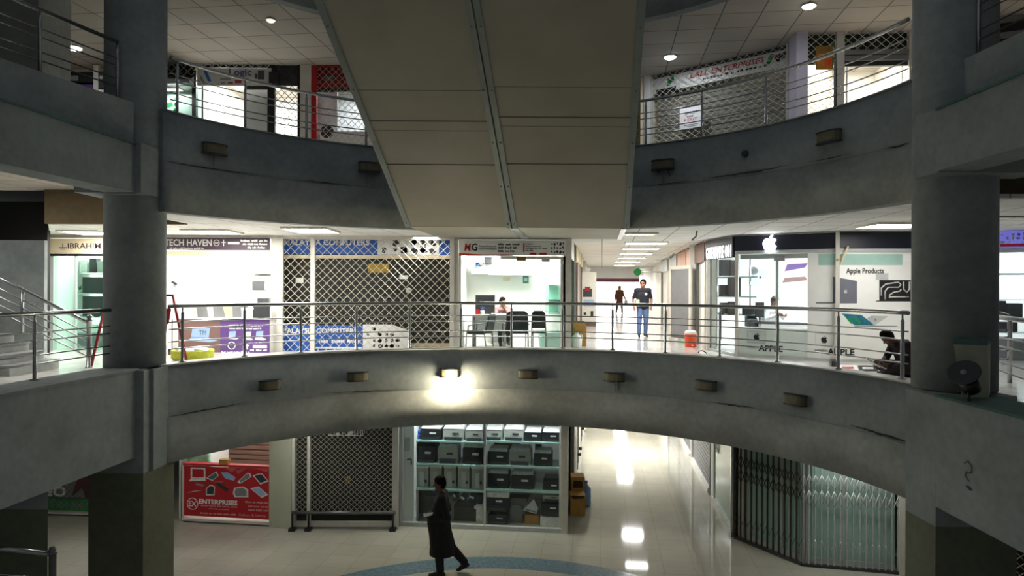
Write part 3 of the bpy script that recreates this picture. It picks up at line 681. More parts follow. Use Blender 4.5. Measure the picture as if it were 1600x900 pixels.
b = MB(); u_, h_ = L1.pix(362, 540, KD)
b.tube([L1.w(u_ + .085 * math.cos(k * PI / 12), KD - .006, h_ + .085 * math.sin(k * PI / 12)) for k in range(24)], .01, 5, closed=True); b.px(L1, 385, 536, 387, 546, KD - .006, KD); b.px(L1, 382.5, 539, 389.5, 541, KD - .006, KD); b.px(L1, 395, 539, 417, 544, KD - .006, KD); place('emblem', b, pt, t)
# laptops on the counter
def laptop(x, w, hgt, turn, m, label, yb=497):
    u, h = L1.pix(x, yb, KD + .22); q = L1.w(u, KD + .22, h)
    t = thing('laptop', label, 'laptop', q, 'open laptops on the purple counter', turn)
    R_ = Matrix.Translation(q) @ Matrix.Rotation(turn, 4, 'Z')
    b = MB(); b.box(-w / 2, w / 2, -.02, .2, 0, .022); b.bm.transform(R_); place('keyboard', b, M['lgrey'], t)
    b = MB(); b.hexa([Vector(v) for v in ((-w / 2, -.02, .02), (w / 2, -.02, .02), (w / 2, 0, .02), (-w / 2, 0, .02), (-w / 2, -.10, hgt), (w / 2, -.10, hgt), (w / 2, -.085, hgt), (-w / 2, -.085, hgt))]); b.bm.transform(R_); place('lid', b, M[m], t)
for i, (x, w, g, tr, m, lb) in enumerate(((300, .36, .3, .35, 'lgrey', 'pale grey open laptop at the brown end of the purple counter'), (318, .34, .3, -.3, 'grey', 'mid grey open laptop, second from the brown counter end'),
        (346, .36, .34, .25, 'grey', 'mid grey open laptop above the seam of brown and purple'), (360, .3, .28, -.2, 'cream', 'cream lidded open laptop in the middle of the row'),
        (376, .36, .32, .3, 'grey', 'mid grey open laptop beside the cream lidded one'), (388, .3, .26, .1, 'wrap', 'shiny wrapped open laptop close to the dark monitor'))):
    laptop(x, w, g, tr, m, lb)
b = MB(); b.px(L1, 395, 478, 421, 497, KD + .15, KD + .2); b.px(L1, 405, 496, 410, 497.4, KD + .1, KD + .3); b.px(L1, 397, 480, 419, 495, KD + .145, KD + .15); tag(place('monitor', b, M['dgrey']), 'dark monitor at the pillar end of the purple counter', 'monitor')
b = MB(); b.px(L1, 402, 466, 420, 480, 1.8, 2.1); b.px(L1, 404, 468, 418, 478, 1.78, 1.8); tag(place('printer', b, M['dgrey']), 'dark printer behind the monitor by the white pillar', 'printer')
t = thing('printer_stand', 'white stand carrying the dark printer by the white pillar', 'stand', base(L1, 411, 1.95, MF)); u0, u1_ = L1.pix(401, 480, 1.75)[0], L1.pix(421, 480, 1.75)[0]; ht = L1.pix(411, 480, 1.8)[1]
b = MB(); b.pb(L1, u0, u1_, 1.75, 2.15, MF, ht - .02); place('body', b, M['white'], t); b = MB(); b.pb(L1, u0 - .02, u1_ + .02, 1.73, 2.17, ht - .02, ht); place('top', b, M['lgrey'], t)
t = thing('wall_rack', 'white wall rack with two laptops on show inside the bright purple counter shop', 'rack', base(L1, 405, 3.4, L1.pix(405, 475, 3.4)[1]))
for y in (426.5, 431, 454): panel('shelf', L1, 388, y, 421, y + 1.2, 3.2, 3.6, M['lgrey'], t)
for x0, y0, x1, y1, m, lb in ((396, 418, 411, 427, 'grey', 'closed grey laptop on the upper rack shelf'), (394, 439, 413, 454, 'dgrey', 'dark laptop standing on the lower rack shelf')):
    b = MB(); b.px(L1, x0, y0, x1, y1, 3.25, 3.28); b.px(L1, x0 - 1, y1 - 1, x1 + 1, y1, 3.2, 3.3); u_, h_ = L1.pix((x0 + x1) / 2, (y0 + y1) / 2, 3.25); tag(place('laptop', b, M[m]), lb, 'laptop')
panel('sticker', L1, 391, 400.5, 407, 403, .0, .01, M['lgrey'], t) 
t = thing('display_stand', 'white folding display stand behind the red frame', 'stand', base(L1, 272, -.9, MF))
frame_px(t, L1, ((270, 442, 277, 546),), -.9, -.86, M['white'], 'banner'); b = MB(); b.pb(L1, L1.pix(266, 450, -.9)[0], L1.pix(281, 450, -.9)[0], -1.0, -.75, MF, MF + .12); place('base', b, M['dgrey'], t)
b = MB(); b.tube([L1.w(L1.pix(269, 440, -.9)[0], -.92, L1.pix(269, 440, -.9)[1]), L1.w(L1.pix(277, 444, -.9)[0], -.92, L1.pix(277, 444, -.9)[1])], .03, 6); place('top_clip', b, M['dgrey'], t)
# red A-frame with a red box
t = thing('red_frame', 'red steel frame with splayed legs and red box, partly behind the round column', 'stand', on(220, 570, MF))
def fp(x, y, z): return at(x, y, z)
zf = 13.6
for (x0, y0, x1, y1, dz) in ((270, 461, 294, 560, -.35), (264, 480, 250, 566, .3), (166, 470, 142, 562, -.35), (172, 480, 178, 566, .3)):
    a_ = fp(x0, y0, zf); c_ = fp(x1, y1, zf + dz); c_.z = MF
    b = MB(); b.tube([a_, c_], .028, 8); place('leg', b, M['redp'], t)
b = MB(); b.tube([fp(166, 461.5, zf), fp(272, 461.5, zf)], .025, 8); place('top_bar', b, M['black'], t)
b = MB(); b.hexa([fp(x, y, z) for x, y, z in ((238, 506, zf - .25), (264, 506, zf - .25), (264, 506, zf + .25), (238, 506, zf + .25), (235, 482, zf - .25), (268, 482, zf - .25), (268, 482, zf + .25), (235, 482, zf + .25))]); place('box', b, M['redp'], t)
# lime fabric bag
t = thing('fabric_tub', 'round lime green fabric tub on the floor by the railing', 'tub', on(301, 566, MF))
q = on(301, 563, MF); b = MB()
prof = [(.36, 0), (.42, .06), (.43, .2), (.42, .23), (.39, .225), (.38, .05)]
b.lathe(q, prof, 32); place('tub', b, M['lime'], t)
b = MB()
for k in range(9): a_ = k * .7; b.ball(q + Vector((math.cos(a_) * .22, math.sin(a_) * .22, .19 + .02 * (k % 3))), .12, .1, .06)
place('contents', b, M['wrap'], t)
# --- the closed shop: grille, banner, blue sign
t = thing('shop_sign', 'blue shop sign with white letters behind the upper part of the tall grille', 'sign', base(L1, 570, .3, L1.pix(570, 398, .3)[1]))
panel('board', L1, 436, 371, 590, 397.5, .3, .34, M['blue'], t); panel('picture_panel', L1, 590, 371, 686, 398, .3, .34, M['white'], t); panel('board', L1, 686, 371, 707, 399, .3, .34, M['blue'], t)
words_px('MALAYSIA COMPUTERS', L1, 444, 374, 577, 383, .3, M['winky'], t, bold=.015)
blobs(L1, 594, 373, 684, 397, 6, 2, .3, [M['ink'], M['dgrey']], t, 5, fill=.9)
panel('lower_edge', L1, 436, 398, 707, 404.5, .28, .36, M['cream'], t)
t = thing('roller_shutter', 'dark closed roller shutter behind the tall diamond grille', 'shutter', base(L1, 570, .36, MF))
b = MB(); u0 = uu(436, .4); u1 = uu(707, .4); h = MF
while h < L1.pix(570, 404, .4)[1]: b.pb(L1, u0, u1, .4, .42, h, h + .085); b.pb(L1, u0, u1, .42, .44, h + .08, h + .1); h += .1
place('slats', b, M['shutter'], t)
for x0, y0, x1, y1 in ((528, 464, 546, 465.2), (598, 464, 616, 465.2), (656, 464, 674, 465.2)): panel('handle', L1, x0, y0, x1, y1, .36, .4, M['steel'], t)
for nm, x0, y0, x1, y1, m, lb in (('sticker', 575, 412, 608, 426, 'yellow', 'yellow sticker'), ('sticker', 462, 434, 474, 442, 'white', 'white sticker'), ('sticker', 624, 430, 637, 436, 'white', 'white sticker')):
    if m == 'yellow': M['yellow'] = M.get('yellow') or mat('yellow_sticker', (168, 134, 32), .6, var=.15, scale=9)
    panel(nm, L1, x0, y0, x1, y1, .385, .4, M[m], t, lb)
u_, h_ = L1.pix(638.5, 454, .385); b = MB(); b.lathe(L1.w(u_, .4, h_), [(.075, 0), (.075, .012), (.02, .013), (.02, .006)], 20, axis=-L1.n); place('disc', b, M['silver'], t)
t = thing('shop_banner', 'blue and white banner with product pictures on the floor behind the grille', 'banner', base(L1, 540, .16, MF))
panel('sheet', L1, 440, 508, 567, 549, .16, .175, M['blue'], t); 
b = MB(); b.pprism(L1, [L1.pix(x, y, .15) for x, y in ((567, 550), (640, 547), (640, 517), (612, 507), (567, 507))], .15, .17); place('sheet', b, M['white'], t)
words_px('MALAYSIA COMPUTERS', L1, 440, 513, 558, 520.5, .16, M['winky'], t, bold=.02); dashes_px(L1, 498, 530, 562, 536, .16, M['winky'], t, 9)
panel('stripe', L1, 490, 542, 566, 545, .152, .16, M['winky'], t)
blobs(L1, 571, 510, 636, 545, 7, 4, .15, [M['ink'], M['ink'], M['dgrey']], t, 9, fill=.75)
panel('stripe', L1, 640, 536, 706, 542, .34, .38, M['cream'], t)
t = thing('folding_grille', 'tall white diamond wire grille closing the shop with the blue sign', 'grille', base(L1, 570, 0, MF))
frame_px(t, L1, ((432, 371, 441, 560), (485, 371, 491, 560), (703, 371, 709, 560)), -.06, .04, M['frame'], 'upright')
grille_px(t, L1, 441, 371.5, 485, 556, 0, .205, .205, .0072); grille_px(t, L1, 491, 371.5, 703, 554, 0, .205, .205, .0072)
# --- white shop with the desk
t = thing('shop_sign', 'white shop sign with red and black monogram above the open white shop', 'sign', base(L1, 800, 0, L1.pix(800, 399)[1]))
panel('board', L1, 717, 374.5, 884, 399.5, -.07, 0, M['white'], t)
words_px('M', L1, 725.5, 380.5, 736, 391.5, -.07, M['redink'], t, bold=.025, shear=.15); words_px('G', L1, 736.6, 380.5, 746, 391.5, -.07, M['ink'], t, bold=.025)
words_px('Products Services and', L1, 749, 383, 775, 386, -.07, M['ink'], t); words_px('General Orders Suppliers', L1, 749, 387, 775, 390, -.07, M['ink'], t)
for k in range(3): dashes_px(L1, 778, 380.2 + 5.2 * k, 812 - 4 * k, 383.6 + 5.2 * k, -.07, M['ink'], t, 10 + k)
for k in range(4): dashes_px(L1, 821, 380.6 + 3.3 * k, (833, 846, 857, 833)[k], 382.4 + 3.3 * k, -.07, M['ink'], t, 14 + k)
panel('red_bar', L1, 817.5, 380, 819.5, 394, -.075, -.07, M['red'], t); panel('red_bar', L1, 828, 395, 838, 398, -.075, -.07, M['redink'], t); panel('red_bar', L1, 843, 395, 854, 398, -.075, -.07, M['redink'], t)
b = MB(); b.pprism(L1, [L1.pix(x, y, -.075) for x, y in ((717, 399.5), (803, 400), (795, 397.4), (760, 398), (717, 395.5))], -.076, -.07); place('red_wave', b, M['orange'], t)
blobs(L1, 860, 378, 882, 397, 5, 3, -.07, [M['ink']], t, 21, fill=.8)
t = thing('storefront', 'clear glass front of the white shop beneath the monogram sign', 'shop front', base(L1, 800, 0, MF))
frame_px(t, L1, ((717, 399.5, 720, 549), (876, 404, 883, 549), (782, 400, 884, 405), (717, 545, 884, 550)), -.02, .04, M['frame'])
panel('pane', L1, 720, 400, 876, 545, 0, .012, M['glass'], t)
M['gold'] = M.get('gold') or mat('brass_plate', (140, 110, 50), .5, .3, var=.2, scale=10)
panel('sticker', L1, 807, 401, 822, 407.5, -.03, 0, M['gold'], t, 'brass coloured plate'); panel('sticker', L1, 846, 404, 859, 409, -.03, 0, M['lgrey'], t)
dd = 2.6
t = thing('wall_cabinet', 'long white overhead cabinet with green glass edge above the desk', 'cabinet', base(L1, 800, dd, L1.pix(800, 429, dd)[1]))
panel('body', L1, 764, 404, 833, 428, dd, dd + .55, M['white'], t)
panel('door', L1, 765, 412, 786, 427.5, dd - .02, dd, M['white'], t); panel('door', L1, 787, 411, 809, 427, dd - .02, dd, M['white'], t); panel('door', L1, 810, 410, 832, 427, dd - .02, dd, M['lgrey'], t)
panel('glass_edge', L1, 762, 428, 834, 430, dd - .05, dd + .5, M['shelf'], t); panel('top_edge', L1, 782, 404, 832, 408, dd - .03, dd, M['shelf'], t)
t = thing('wall_cabinet', 'small white cabinet at the grille side wall with dark things on its top', 'cabinet', base(L1, 748, dd, L1.pix(748, 428, dd)[1]))
panel('body', L1, 736, 414, 764, 428, dd - .3, dd + .5, M['white'], t); panel('door', L1, 737, 415, 750, 427, dd - .32, dd - .3, M['lgrey'], t); panel('door', L1, 751, 415, 763, 427, dd - .32, dd - .3, M['lgrey'], t)
for x0, y0, x1, y1, m, lb in ((742, 408, 754, 414, 'grey', 'grey machine on the small white cabinet'), (757, 401, 768, 412, 'dgrey', 'dark machine on the overhead cabinet end'), (744, 411, 749, 416, 'blue', 'small blue box beside the grey machine')):
    b = MB(); b.px(L1, x0, y0, x1, y1, dd - .4, dd - .31 if m == 'blue' else dd + .2); b.px(L1, x0 + 1, y0 + 1.5, x1 - 1, y0 + 2.5, dd - .42, dd - .4); tag(place('carton' if m == 'blue' else 'printer', b, M[m]), lb, 'box' if m == 'blue' else 'printer')
t = thing('wall_poster', 'small teal card hanging below the overhead cabinet', 'poster', base(L1, 822, 2.9, L1.pix(822, 444, 2.9)[1]))
panel('card', L1, 817, 431, 826, 443, 2.9, 2.91, M['teal'], t); panel('print', L1, 819, 434, 824, 439, 2.895, 2.9, M['shelf'], t)
panel('wall_note', L1, 786, 433, 797, 439, 3.17, 3.19, M['cream']); o = bpy.data.objects['wall_note']; tag(o, 'pale yellow note on the back wall over the desk', 'note')
# desk and things on it
D1 = 1.15
t = thing('desk', 'white shop desk with grey side panels behind the chairs', 'desk', base(L1, 770, D1, MF))
panel('front_panel', L1, 741, 494, 797, 517, D1, D1 + .04, M['lgrey'], t); panel('desktop', L1, 736, 491.5, 803, 494.5, D1 - .05, D1 + .75, M['white'], t)
panel('side_panel', L1, 738, 494, 742, 546, D1, D1 + .7, M['grey'], t); panel('side_panel', L1, 797, 494, 801, 546, D1, D1 + .7, M['grey'], t); panel('pedestal', L1, 780, 517, 784, 546, D1 + .2, D1 + .5, M['dgrey'], t)
b = MB(); b.px(L1, 743, 461, 767, 491.5, D1 + .25, D1 + .6); b.px(L1, 746, 464, 764, 488, D1 + .235, D1 + .25); b.px(L1, 767, 461, 773, 489, D1 + .3, D1 + .6); tag(place('computer_tower', b, M['dgrey']), 'dark computer case standing on the white desk', 'computer')
b = MB(); b.px(L1, 743, 485, 749, 491.5, D1 + .03, D1 + .12); b.px(L1, 744, 483.6, 748, 485, D1 + .04, D1 + .1); tag(place('tissue_box', b, M['redink']), 'small red box on the desk corner', 'box')
t = thing('pen_holder', 'white pen holder with blue pens on the desk', 'pen holder', base(L1, 754, D1 + .08, L1.pix(754, 491.5, D1 + .08)[1]))
q = base(L1, 754, D1 + .08, L1.pix(754, 491.5, D1 + .08)[1]); b = MB(); b.lathe(q, [(.05, 0), (.055, .11), (.045, .11), (.04, .02)], 14); place('cup', b, M['white'], t)
for k in range(4): b = MB(); b.tube([q + Vector((0, 0, .06)), q + Vector((.05 * math.cos(k * 1.7), .03 * math.sin(k * 1.7), .2))], .008, 5); place('pen', b, M['blue'], t)
# chairs
def office_chair(q, rot, label, w=.52, back=(.42, .86), mseat='black', mframe='steel_dark', arms=True, mesh='black'):
    t = thing('chair', label, 'chair', q, 'chairs in the white shop', rot); X = Matrix.Translation(q) @ Matrix.Rotation(rot, 4, 'Z')
    def pl_(name, b, m): b.bm.transform(X); return place(name, b, M[m], t)
    b = MB(); b.box(-w / 2, w / 2, -.24, .24, .43, .49); pl_('seat', b, mseat)
    b = MB(); pts = [(-w / 2, back[0]), (-w / 2 * .9, back[1] - .06), (-w / 2 * .6, back[1]), (w / 2 * .6, back[1]), (w / 2 * .9, back[1] - .06), (w / 2, back[0])]
    vs = [b.bm.verts.new((x, .24 + (z - .42) * .22, z + .06)) for x, z in pts]; vt = [b.bm.verts.new((x, .29 + (z - .42) * .22, z + .06)) for x, z in pts]
    b.face(vs); b.face(vt[::-1]); n = len(vs)
    for i in range(n): b.face([vs[(i + 1) % n], vs[i], vt[i], vt[(i + 1) % n]])
    pl_('backrest', b, mesh)
    for sx in (-1, 1):
        b = MB(); b.tube([(sx * w * .5, -.26, 0), (sx * w * .5, -.24, .42), (sx * w * .5, .22, .42)], .016, 7); pl_('leg', b, mframe)
        b = MB(); b.tube([(sx * w * .5, .3, 0), (sx * w * .5, .24, .43), (sx * w * .45, .33, back[1])], .016, 7); pl_('leg', b, mframe)
        if arms: b = MB(); b.tube([(sx * (w * .5 + .02), -.2, .42), (sx * (w * .5 + .03), -.18, .62), (sx * (w * .5 + .03), .0, .67), (sx * (w * .5 + .02), .28, .66)], .018, 7); pl_('armrest', b, mframe)
    return t
def fl(x, d): return base(L1, x, d, MF)
office_chair(fl(749, .62), -1.9, 'grey and black armchair seen side on at the grille end of the desk', mesh='dgrey')
office_chair(fl(806, .6), PI + .1, 'wide black armchair with its back to the railing', w=.58, back=(.4, .95))
office_chair(fl(843, .8), PI - .1, 'small armless black chair by the green glass showcase', w=.36, back=(.5, .95), arms=False)
for i, (x0, y0, x1, y1) in enumerate(((857, 444, 876, 466), (857, 467, 876, 489))):
    pass
t = thing('glass_showcase', 'green glass wall showcase beside the corridor pillar in the white shop', 'showcase', base(L1, 866, 1.6, MF))
for y in (444.5, 468, 489): panel('shelf', L1, 857, y, 877, y + 1.8, 1.2, 2.9, M['shelf'], t)
panel('pane', L1, 857, 446, 858, 489, 1.2, 2.9, M['glassg'], t); panel('pane', L1, 858, 446, 877, 488, 1.2, 1.21, M['glassg'], t); panel('back_panel', L1, 858, 446, 877, 489, 2.8, 2.9, M['white'], t)
panel('base', L1, 855, 520, 877, 545, 1.2, 2.9, M['shelf'], t); panel('base', L1, 843, 520, 855, 546, 1.6, 2.6, M['shelf'], t)
# ceiling panels of the row and shop lights
for i, (x, y, sx, sy, lb) in enumerate(((142, 362, .9, 1.0, 'ceiling light panel before the cream shop sign'), (333, 360.5, .95, 1.0, 'ceiling light panel before the plum shop sign'), (487, 358, .9, 1.2, 'ceiling light panel before the blue sign, with visible cells'),
        (668, 370, .6, .9, 'ceiling light panel beside the escalator landing'), (1395, 350.5, 1.0, .9, 'ceiling light panel before the navy fascia shop'))):
    ceiling_light(tuple(on(x, y, UB)), sx, sy, lb, 'lamp', (50, 95, 60, 30, 28)[i], louver=4 if i == 2 else 0)
ceiling_light(tuple(on(997, 364.5, UB)), .75, .6, 'louvred ceiling fitting beside the escalator landing corner', 'lampd', 0, louver=5)
for u0, u1, pw, lb in ((72, 222, 60, 'beside the stairs'), (228, 422, 250, 'with the purple counter'), (720, 880, 115, 'with the white desk')):
    c = L1.w((uu(u0) + uu(u1)) / 2, 1.7, UB - .001)
    ceiling_light(tuple(c), 1.6, 1.2, 'ceiling light panel inside the shop ' + lb, 'lamp', pw, group='light panels inside shops')

# ================================================================== stairs beside the row
b = MB(); b.box(-26, -10.0, 14.6, 14.7, MF, L1.pix(30, 377)[1] - .12); struct('wall_stairs', b, M['concrete'])
b = MB(); b.box(-26, -10.62, 15.6, 15.7, MF, 7.33); struct('wall_stairs', b, M['blackmatte'])  # black sheet stands for the unlit stairwell opening
t = thing('staircase', 'dark concrete staircase climbing away beside the grey stair wall', 'staircase', (-9.2, 12.7, MF))
b = MB(); sx0 = -8.75
for i in range(9):
    b.box(sx0 - .29 * (i + 1), sx0 - .29 * i, 11.9, 13.2, MF + max(0, .16 * (i - 2)), MF + .16 * (i + 1))
place('steps', b, M['concrete_bounce'], t)
for i in range(9):
    b = MB(); b.box(sx0 - .29 * (i + 1), sx0 - .29 * i + .03, 11.88, 13.2, MF + .16 * (i + 1), MF + .16 * (i + 1) + .025); place('tread', b, M['grey'], t)
t = thing('stair_railing', 'sloping steel handrail with ball topped newel beside the staircase', 'railing', on(137, 570, MF))
n0 = Vector((-8.2, 13.25, MF)); sl = Vector((-1.0, 0, .5))
b = MB(); b.lathe(n0, [(.07, 0), (.07, .02), (.045, .03), (.045, .9), (.06, .92), (.03, .95), (.06, .99), (.03, 1.04)], 14); place('newel_post', b, M['steel'], t)
b = MB(); b.tube([n0 + Vector((0, 0, .86)), n0 + sl * 4 + Vector((0, 0, .86))], .035, 10); place('handrail', b, M['steel'], t)
for h in (.66, .5, .34, .2): b = MB(); b.tube([n0 + Vector((0, 0, h)), n0 + sl * 4 + Vector((0, 0, h))], .014, 6); place('bar', b, M['steel'], t)
for k in (1.3, 2.6): b = MB(); q = n0 + sl * k; b.tube([Vector((q.x, q.y, q.z + .0)), q + Vector((0, 0, .86))], .03, 8); place('post', b, M['steel'], t)

# ================================================================== shop past the column on the far side
RS = zpl(1545, 14.7, 1640, 14.3)
b = MB(); b.pb(RS, -.6, 4, -.02, .3, RS.pix(1570, 362)[1], UB + .01); struct('wall_header', b, M['frame'])
room(RS, -.5, 4.2, .05, 3, MF, UB, M['white'])
t = thing('shop_sign', 'violet lit shop sign past the round column with the loudspeaker', 'sign', RS.w(.6, 0, RS.pix(1570, 386)[1]))
panel('lightbox', RS, 1530, 362, 1680, 385.5, -.08, 0, M['lightbox'], t); blobs(RS, 1561, 364, 1640, 380, 9, 3, -.08, [M['winky'], M['blue'], M['lblue']], t, 4, fill=.95)
b = MB(); u_, h_ = RS.pix(1550, 367, -.08); b.tube([RS.w(u_ + .07 * math.cos(k * PI / 6), -.085, h_ + .07 * math.sin(k * PI / 6)) for k in range(-4, 6)], .012, 5); b.px(RS, 1546, 375, 1556, 378, -.086, -.08); place('emblem', b, M['navy'], t)
panel('red_line', RS, 1563, 381, 1640, 384.5, -.085, -.08, M['redink'], t); panel('lower_edge', RS, 1530, 388, 1680, 393, -.04, .02, M['lgrey'], t)
t = thing('storefront', 'glass shop front below the violet sign with white shelves inside', 'shop front', RS.w(.6, 0, MF))
frame_px(t, RS, ((1544, 393, 1551, 590), (1544, 585, 1680, 592)), -.02, .04, M['frame']); panel('pane', RS, 1551, 393, 1680, 585, 0, .012, M['glass'], t)
t = thing('glass_showcase', 'glass display case with dark electronics under the violet sign', 'showcase', RS.w(1, 1, MF))
for y in (427, 468, 520): panel('shelf', RS, 1554, y, 1680, y + 2, .9, 1.5, M['shelf'], t)
panel('base', RS, 1554, 530, 1680, 575, .9, 1.5, M['grey'], t)
for i, (x0, y0, x1, y1) in enumerate(((1556, 470, 1572, 500), (1574, 474, 1598, 500), (1554, 503, 1590, 519))):
    b = MB(); b.px(RS, x0, y0, x1, y1, .95, 1.3); b.px(RS, x0 + 2, y0 + 3, x1 - 2, y0 + 8, .93, .95); tag(place('carton', b, M['dgrey']), ('dark upright box on the lower shelf below the violet sign', 'wider dark box on the lower shelf below the violet sign', 'long flat dark box under the shelves below the violet sign')[i], 'box')
ceiling_light(tuple(RS.w(1.4, 1.6, UB)), 1.2, 1.0, 'ceiling light panel inside the shop under the violet sign', 'lampc', 40, rgb=(236, 242, 255), group='light panels inside shops')
# ================================================================== corner shop with the lit fruit logo
def P2(x, z): return ((x - 800) / F * z, z)
S0, S1, S2, S3 = P2(1106, 17.7), P2(1149, 16.1), P2(1310, 14.9), P2(1470, 14.75)
AS, AF, AP = Plane(S0, S1), Plane(S1, S2), Plane(S2, S3)
for pl, h0 in ((AS, 374), (AF, 366), (AP, 362)):
    b = MB(); b.pb(pl, 0, pl.L, 0, .1, pl.pix(1128 if pl is AS else 1240 if pl is AF else 1370, 372 if pl is AS else 364 if pl is AF else 362)[1] - .02, UB + .02); struct('wall_header', b, M['frame'])
t = thing('shop_sign', 'side sign with lit white letters on navy, where the corridor meets the corner shop', 'sign', AS.w(.8, 0, AS.pix(1128, 406)[1]))
uA, hA = AS.pix(1107, 410, -.08); uB, hB = AS.pix(1148, 369, -.08); hT = min(hB, UB - .03)
b = MB(); b.pb(AS, .02, AS.L, -.08, 0, AS.pix(1130, 404)[1], hT); place('board', b, M['navy'], t)
hb = AS.pix(1130, 402.5, -.08)[1]; lettering('GREENAPPLE', AS, .08, hb, (hT - hb) * .62, -.08, M['letters_lit'], t, width=AS.L * .66); lettering('001', AS, AS.L * .76, hb, (hT - hb) * .62, -.08, M['letters_lit'], t, width=AS.L * .2)
t = thing('shop_sign', 'navy fascia with one lit white fruit logo over the corner shop', 'sign', AF.w(1, 0, AF.pix(1220, 391)[1]))
hF0, hF1 = AF.pix(1220, 390.5)[1], min(UB - .03, AF.pix(1220, 364)[1])
b = MB(); b.pb(AF, 0, AF.L, -.06, 0, hF0, hF1); place('board', b, M['navy'], t); b = MB(); b.pb(AP, 0, AP.L, -.06, 0, hF0, hF1); place('board', b, M['navy'], t)
b = MB(); b.pb(AF, 0, AF.L, -.04, .03, hF0 - .08, hF0); b.pb(AP, 0, AP.L, -.04, .03, hF0 - .08, hF0); place('lower_edge', b, M['lgrey'], t)
uL, hL = AF.pix(1203, 379.5, -.08); fruit(AF, uL, hL, .37, -.09, -.06, M['logo'], t)
# back and floor of the shop
bk0, bk1 = (6.1, 19.5), (10.5, 18.6); AB = Plane(bk0, bk1)
b = MB(); b.pb(AB, -1, 6, 0, .1, MF, UB); struct('wall_back', b, M['white'])
b = MB(); b.pb(Plane(S0, (5.6, 20.4)), .1, 3, 0, .06, MF, UB); struct('wall_side', b, M['white'])
b = MB(); b.pb(Plane(S3, (9.9, 18.8)), 0, 4.2, 0, .06, MF, UB); struct('wall_side', b, M['white'])
t = thing('storefront', 'glass corner shop front with white mullions under the navy fascia', 'shop front', AF.w(0, 0, MF))
for pl, u in ((AF, 0.0), (AF, AF.L - .04), (AS, 0.0)):
    d_ = -.14 if u > 1 else -.05; b = MB(); b.pb(pl, u, u + .075, d_, d_ + .075, MF, UB if u > 1 else hF0 - .08); place('mullion', b, M['frame'], t)
b = MB(); b.pb(AS, .07, AS.L, 0, .012, MF + .06, hF0 - .08); place('pane', b, M['glass'], t)
wu = AF.pix(1262, 450)[0]
b = MB(); b.pb(AF, .07, wu, 0, .012, MF + .06, hF0 - .08); place('pane', b, M['glass'], t)
b = MB(); b.pb(AS, 0, AS.L, -.03, .03, MF, MF + .06); b.pb(AF, 0, AF.L, -.03, .03, MF, MF + .06); b.pb(AP, 0, AP.L, -.03, .03, MF, MF + .06); place('floor_track', b, M['lgrey'], t)
frame_px(t, AF, ((1212, 403, 1216, 511), (1157, 398, 1262, 403)), .02, .06, M['lgrey'], 'door_frame')
panel('door_closer', AF, 1209, 400, 1226, 407.5, -.02, .02, M['grey'], t)
panel('lower_panel', AF, 1153, 511, 1262, 567, .015, .05, M['white'], t)
# solid white printed part
panel('print_wall', AF, 1262, 391, 1312, 568, -.01, .08, M['white'], t)
b = MB(); b.pb(AP, 0, AP.L, -.01, .08, MF, hF0 - .08); place('print_wall', b, M['white'], t)
panel('frosted_panel', AF, 1279, 397, 1311, 414, -.02, -.01, M['shelf'], t); panel('frosted_panel', AP, 1312, 397, 1410, 414, -.02, -.01, M['shelf'], t)
panel('lit_pane', AP, 1412, 397, 1436, 408, -.02, -.01, M['winky'], t)
lettering_m = M['ink']
u0, h0 = AP.pix(1322, 427, -.012); u1, h1 = AP.pix(1381, 419, -.012); lettering('Apple Products', AP, u0, h0, h1 - h0, -.012, M['ink'], t, width=u1 - u0, bold=.02)
panel('sticker', AP, 1369, 427, 1388, 437, -.02, -.01, M['lgrey'], t)
M['space'] = mat('space_grey_print', (104, 106, 116), .5, var=.1, scale=3)
def pic(pl, pts, m, d=-.014): 
    b = MB(); b.pprism(pl, [pl.pix(x, y, d) for x, y in pts], d, d + .004); return place('printed_picture', b, M[m], t)
pic(AF, ((1301, 474), (1311.5, 474), (1311.5, 435), (1301, 432)), 'space'); pic(AP, ((1312, 474), (1339, 474), (1339, 439), (1312, 434)), 'space'); pic(AF, ((1275, 474), (1302, 474), (1302, 472.5), (1275, 472.5)), 'ink')
uL, hL = AP.pix(1321.5, 455, -.02); fruit(AP, uL, hL, .09, -.018, -.014, M['lgrey'], t)
pic(AP, ((1374, 470), (1423, 470), (1423, 437.5), (1374, 437.5)), 'ink'); pic(AP, ((1368, 471), (1428, 471), (1426, 469.5), (1370, 469.5)), 'ink')
def strokes(pts):
    b = MB(); b.tube([AP.w(AP.pix(x, y, -.02)[0], -.018, AP.pix(x, y, -.02)[1]) for x, y in pts], .016, 6); place('printed_ribbon', b, M['silver'], t)
strokes(((1377, 462), (1377, 450), (1384, 444), (1404, 441), (1408, 445), (1404, 449), (1388, 449), (1383, 455), (1383, 468)))
strokes(((1390, 466), (1390, 461), (1396, 457), (1406, 455), (1408, 452))); strokes(((1390, 464), (1420, 464))); strokes(((1412, 440), (1412, 452), (1417, 457), (1421, 452), (1421, 440)))
M['aqua'] = mat('teal_screen_print', (40, 110, 130), .4, var=.5, scale=9)
pic(AP, ((1335, 508), (1366, 508), (1346, 492), (1315, 490)), 'aqua'); pic(AP, ((1366, 508.5), (1388, 494), (1362, 493), (1355, 497)), 'lgrey', -.018); pic(AP, ((1335, 510), (1402, 510), (1402, 509), (1335, 508.7)), 'grey')
uL, hL = AP.pix(1368, 499, -.02); fruit(AP, uL, hL, .06, -.022, -.018, M['grey'], t)
for x0, x1 in ((1322, 1330), (1334, 1342)): pic(AP, ((x0, 497), (x1, 506), (x1 + 4, 505), (x0 + 5, 496)), 'green', -.017)
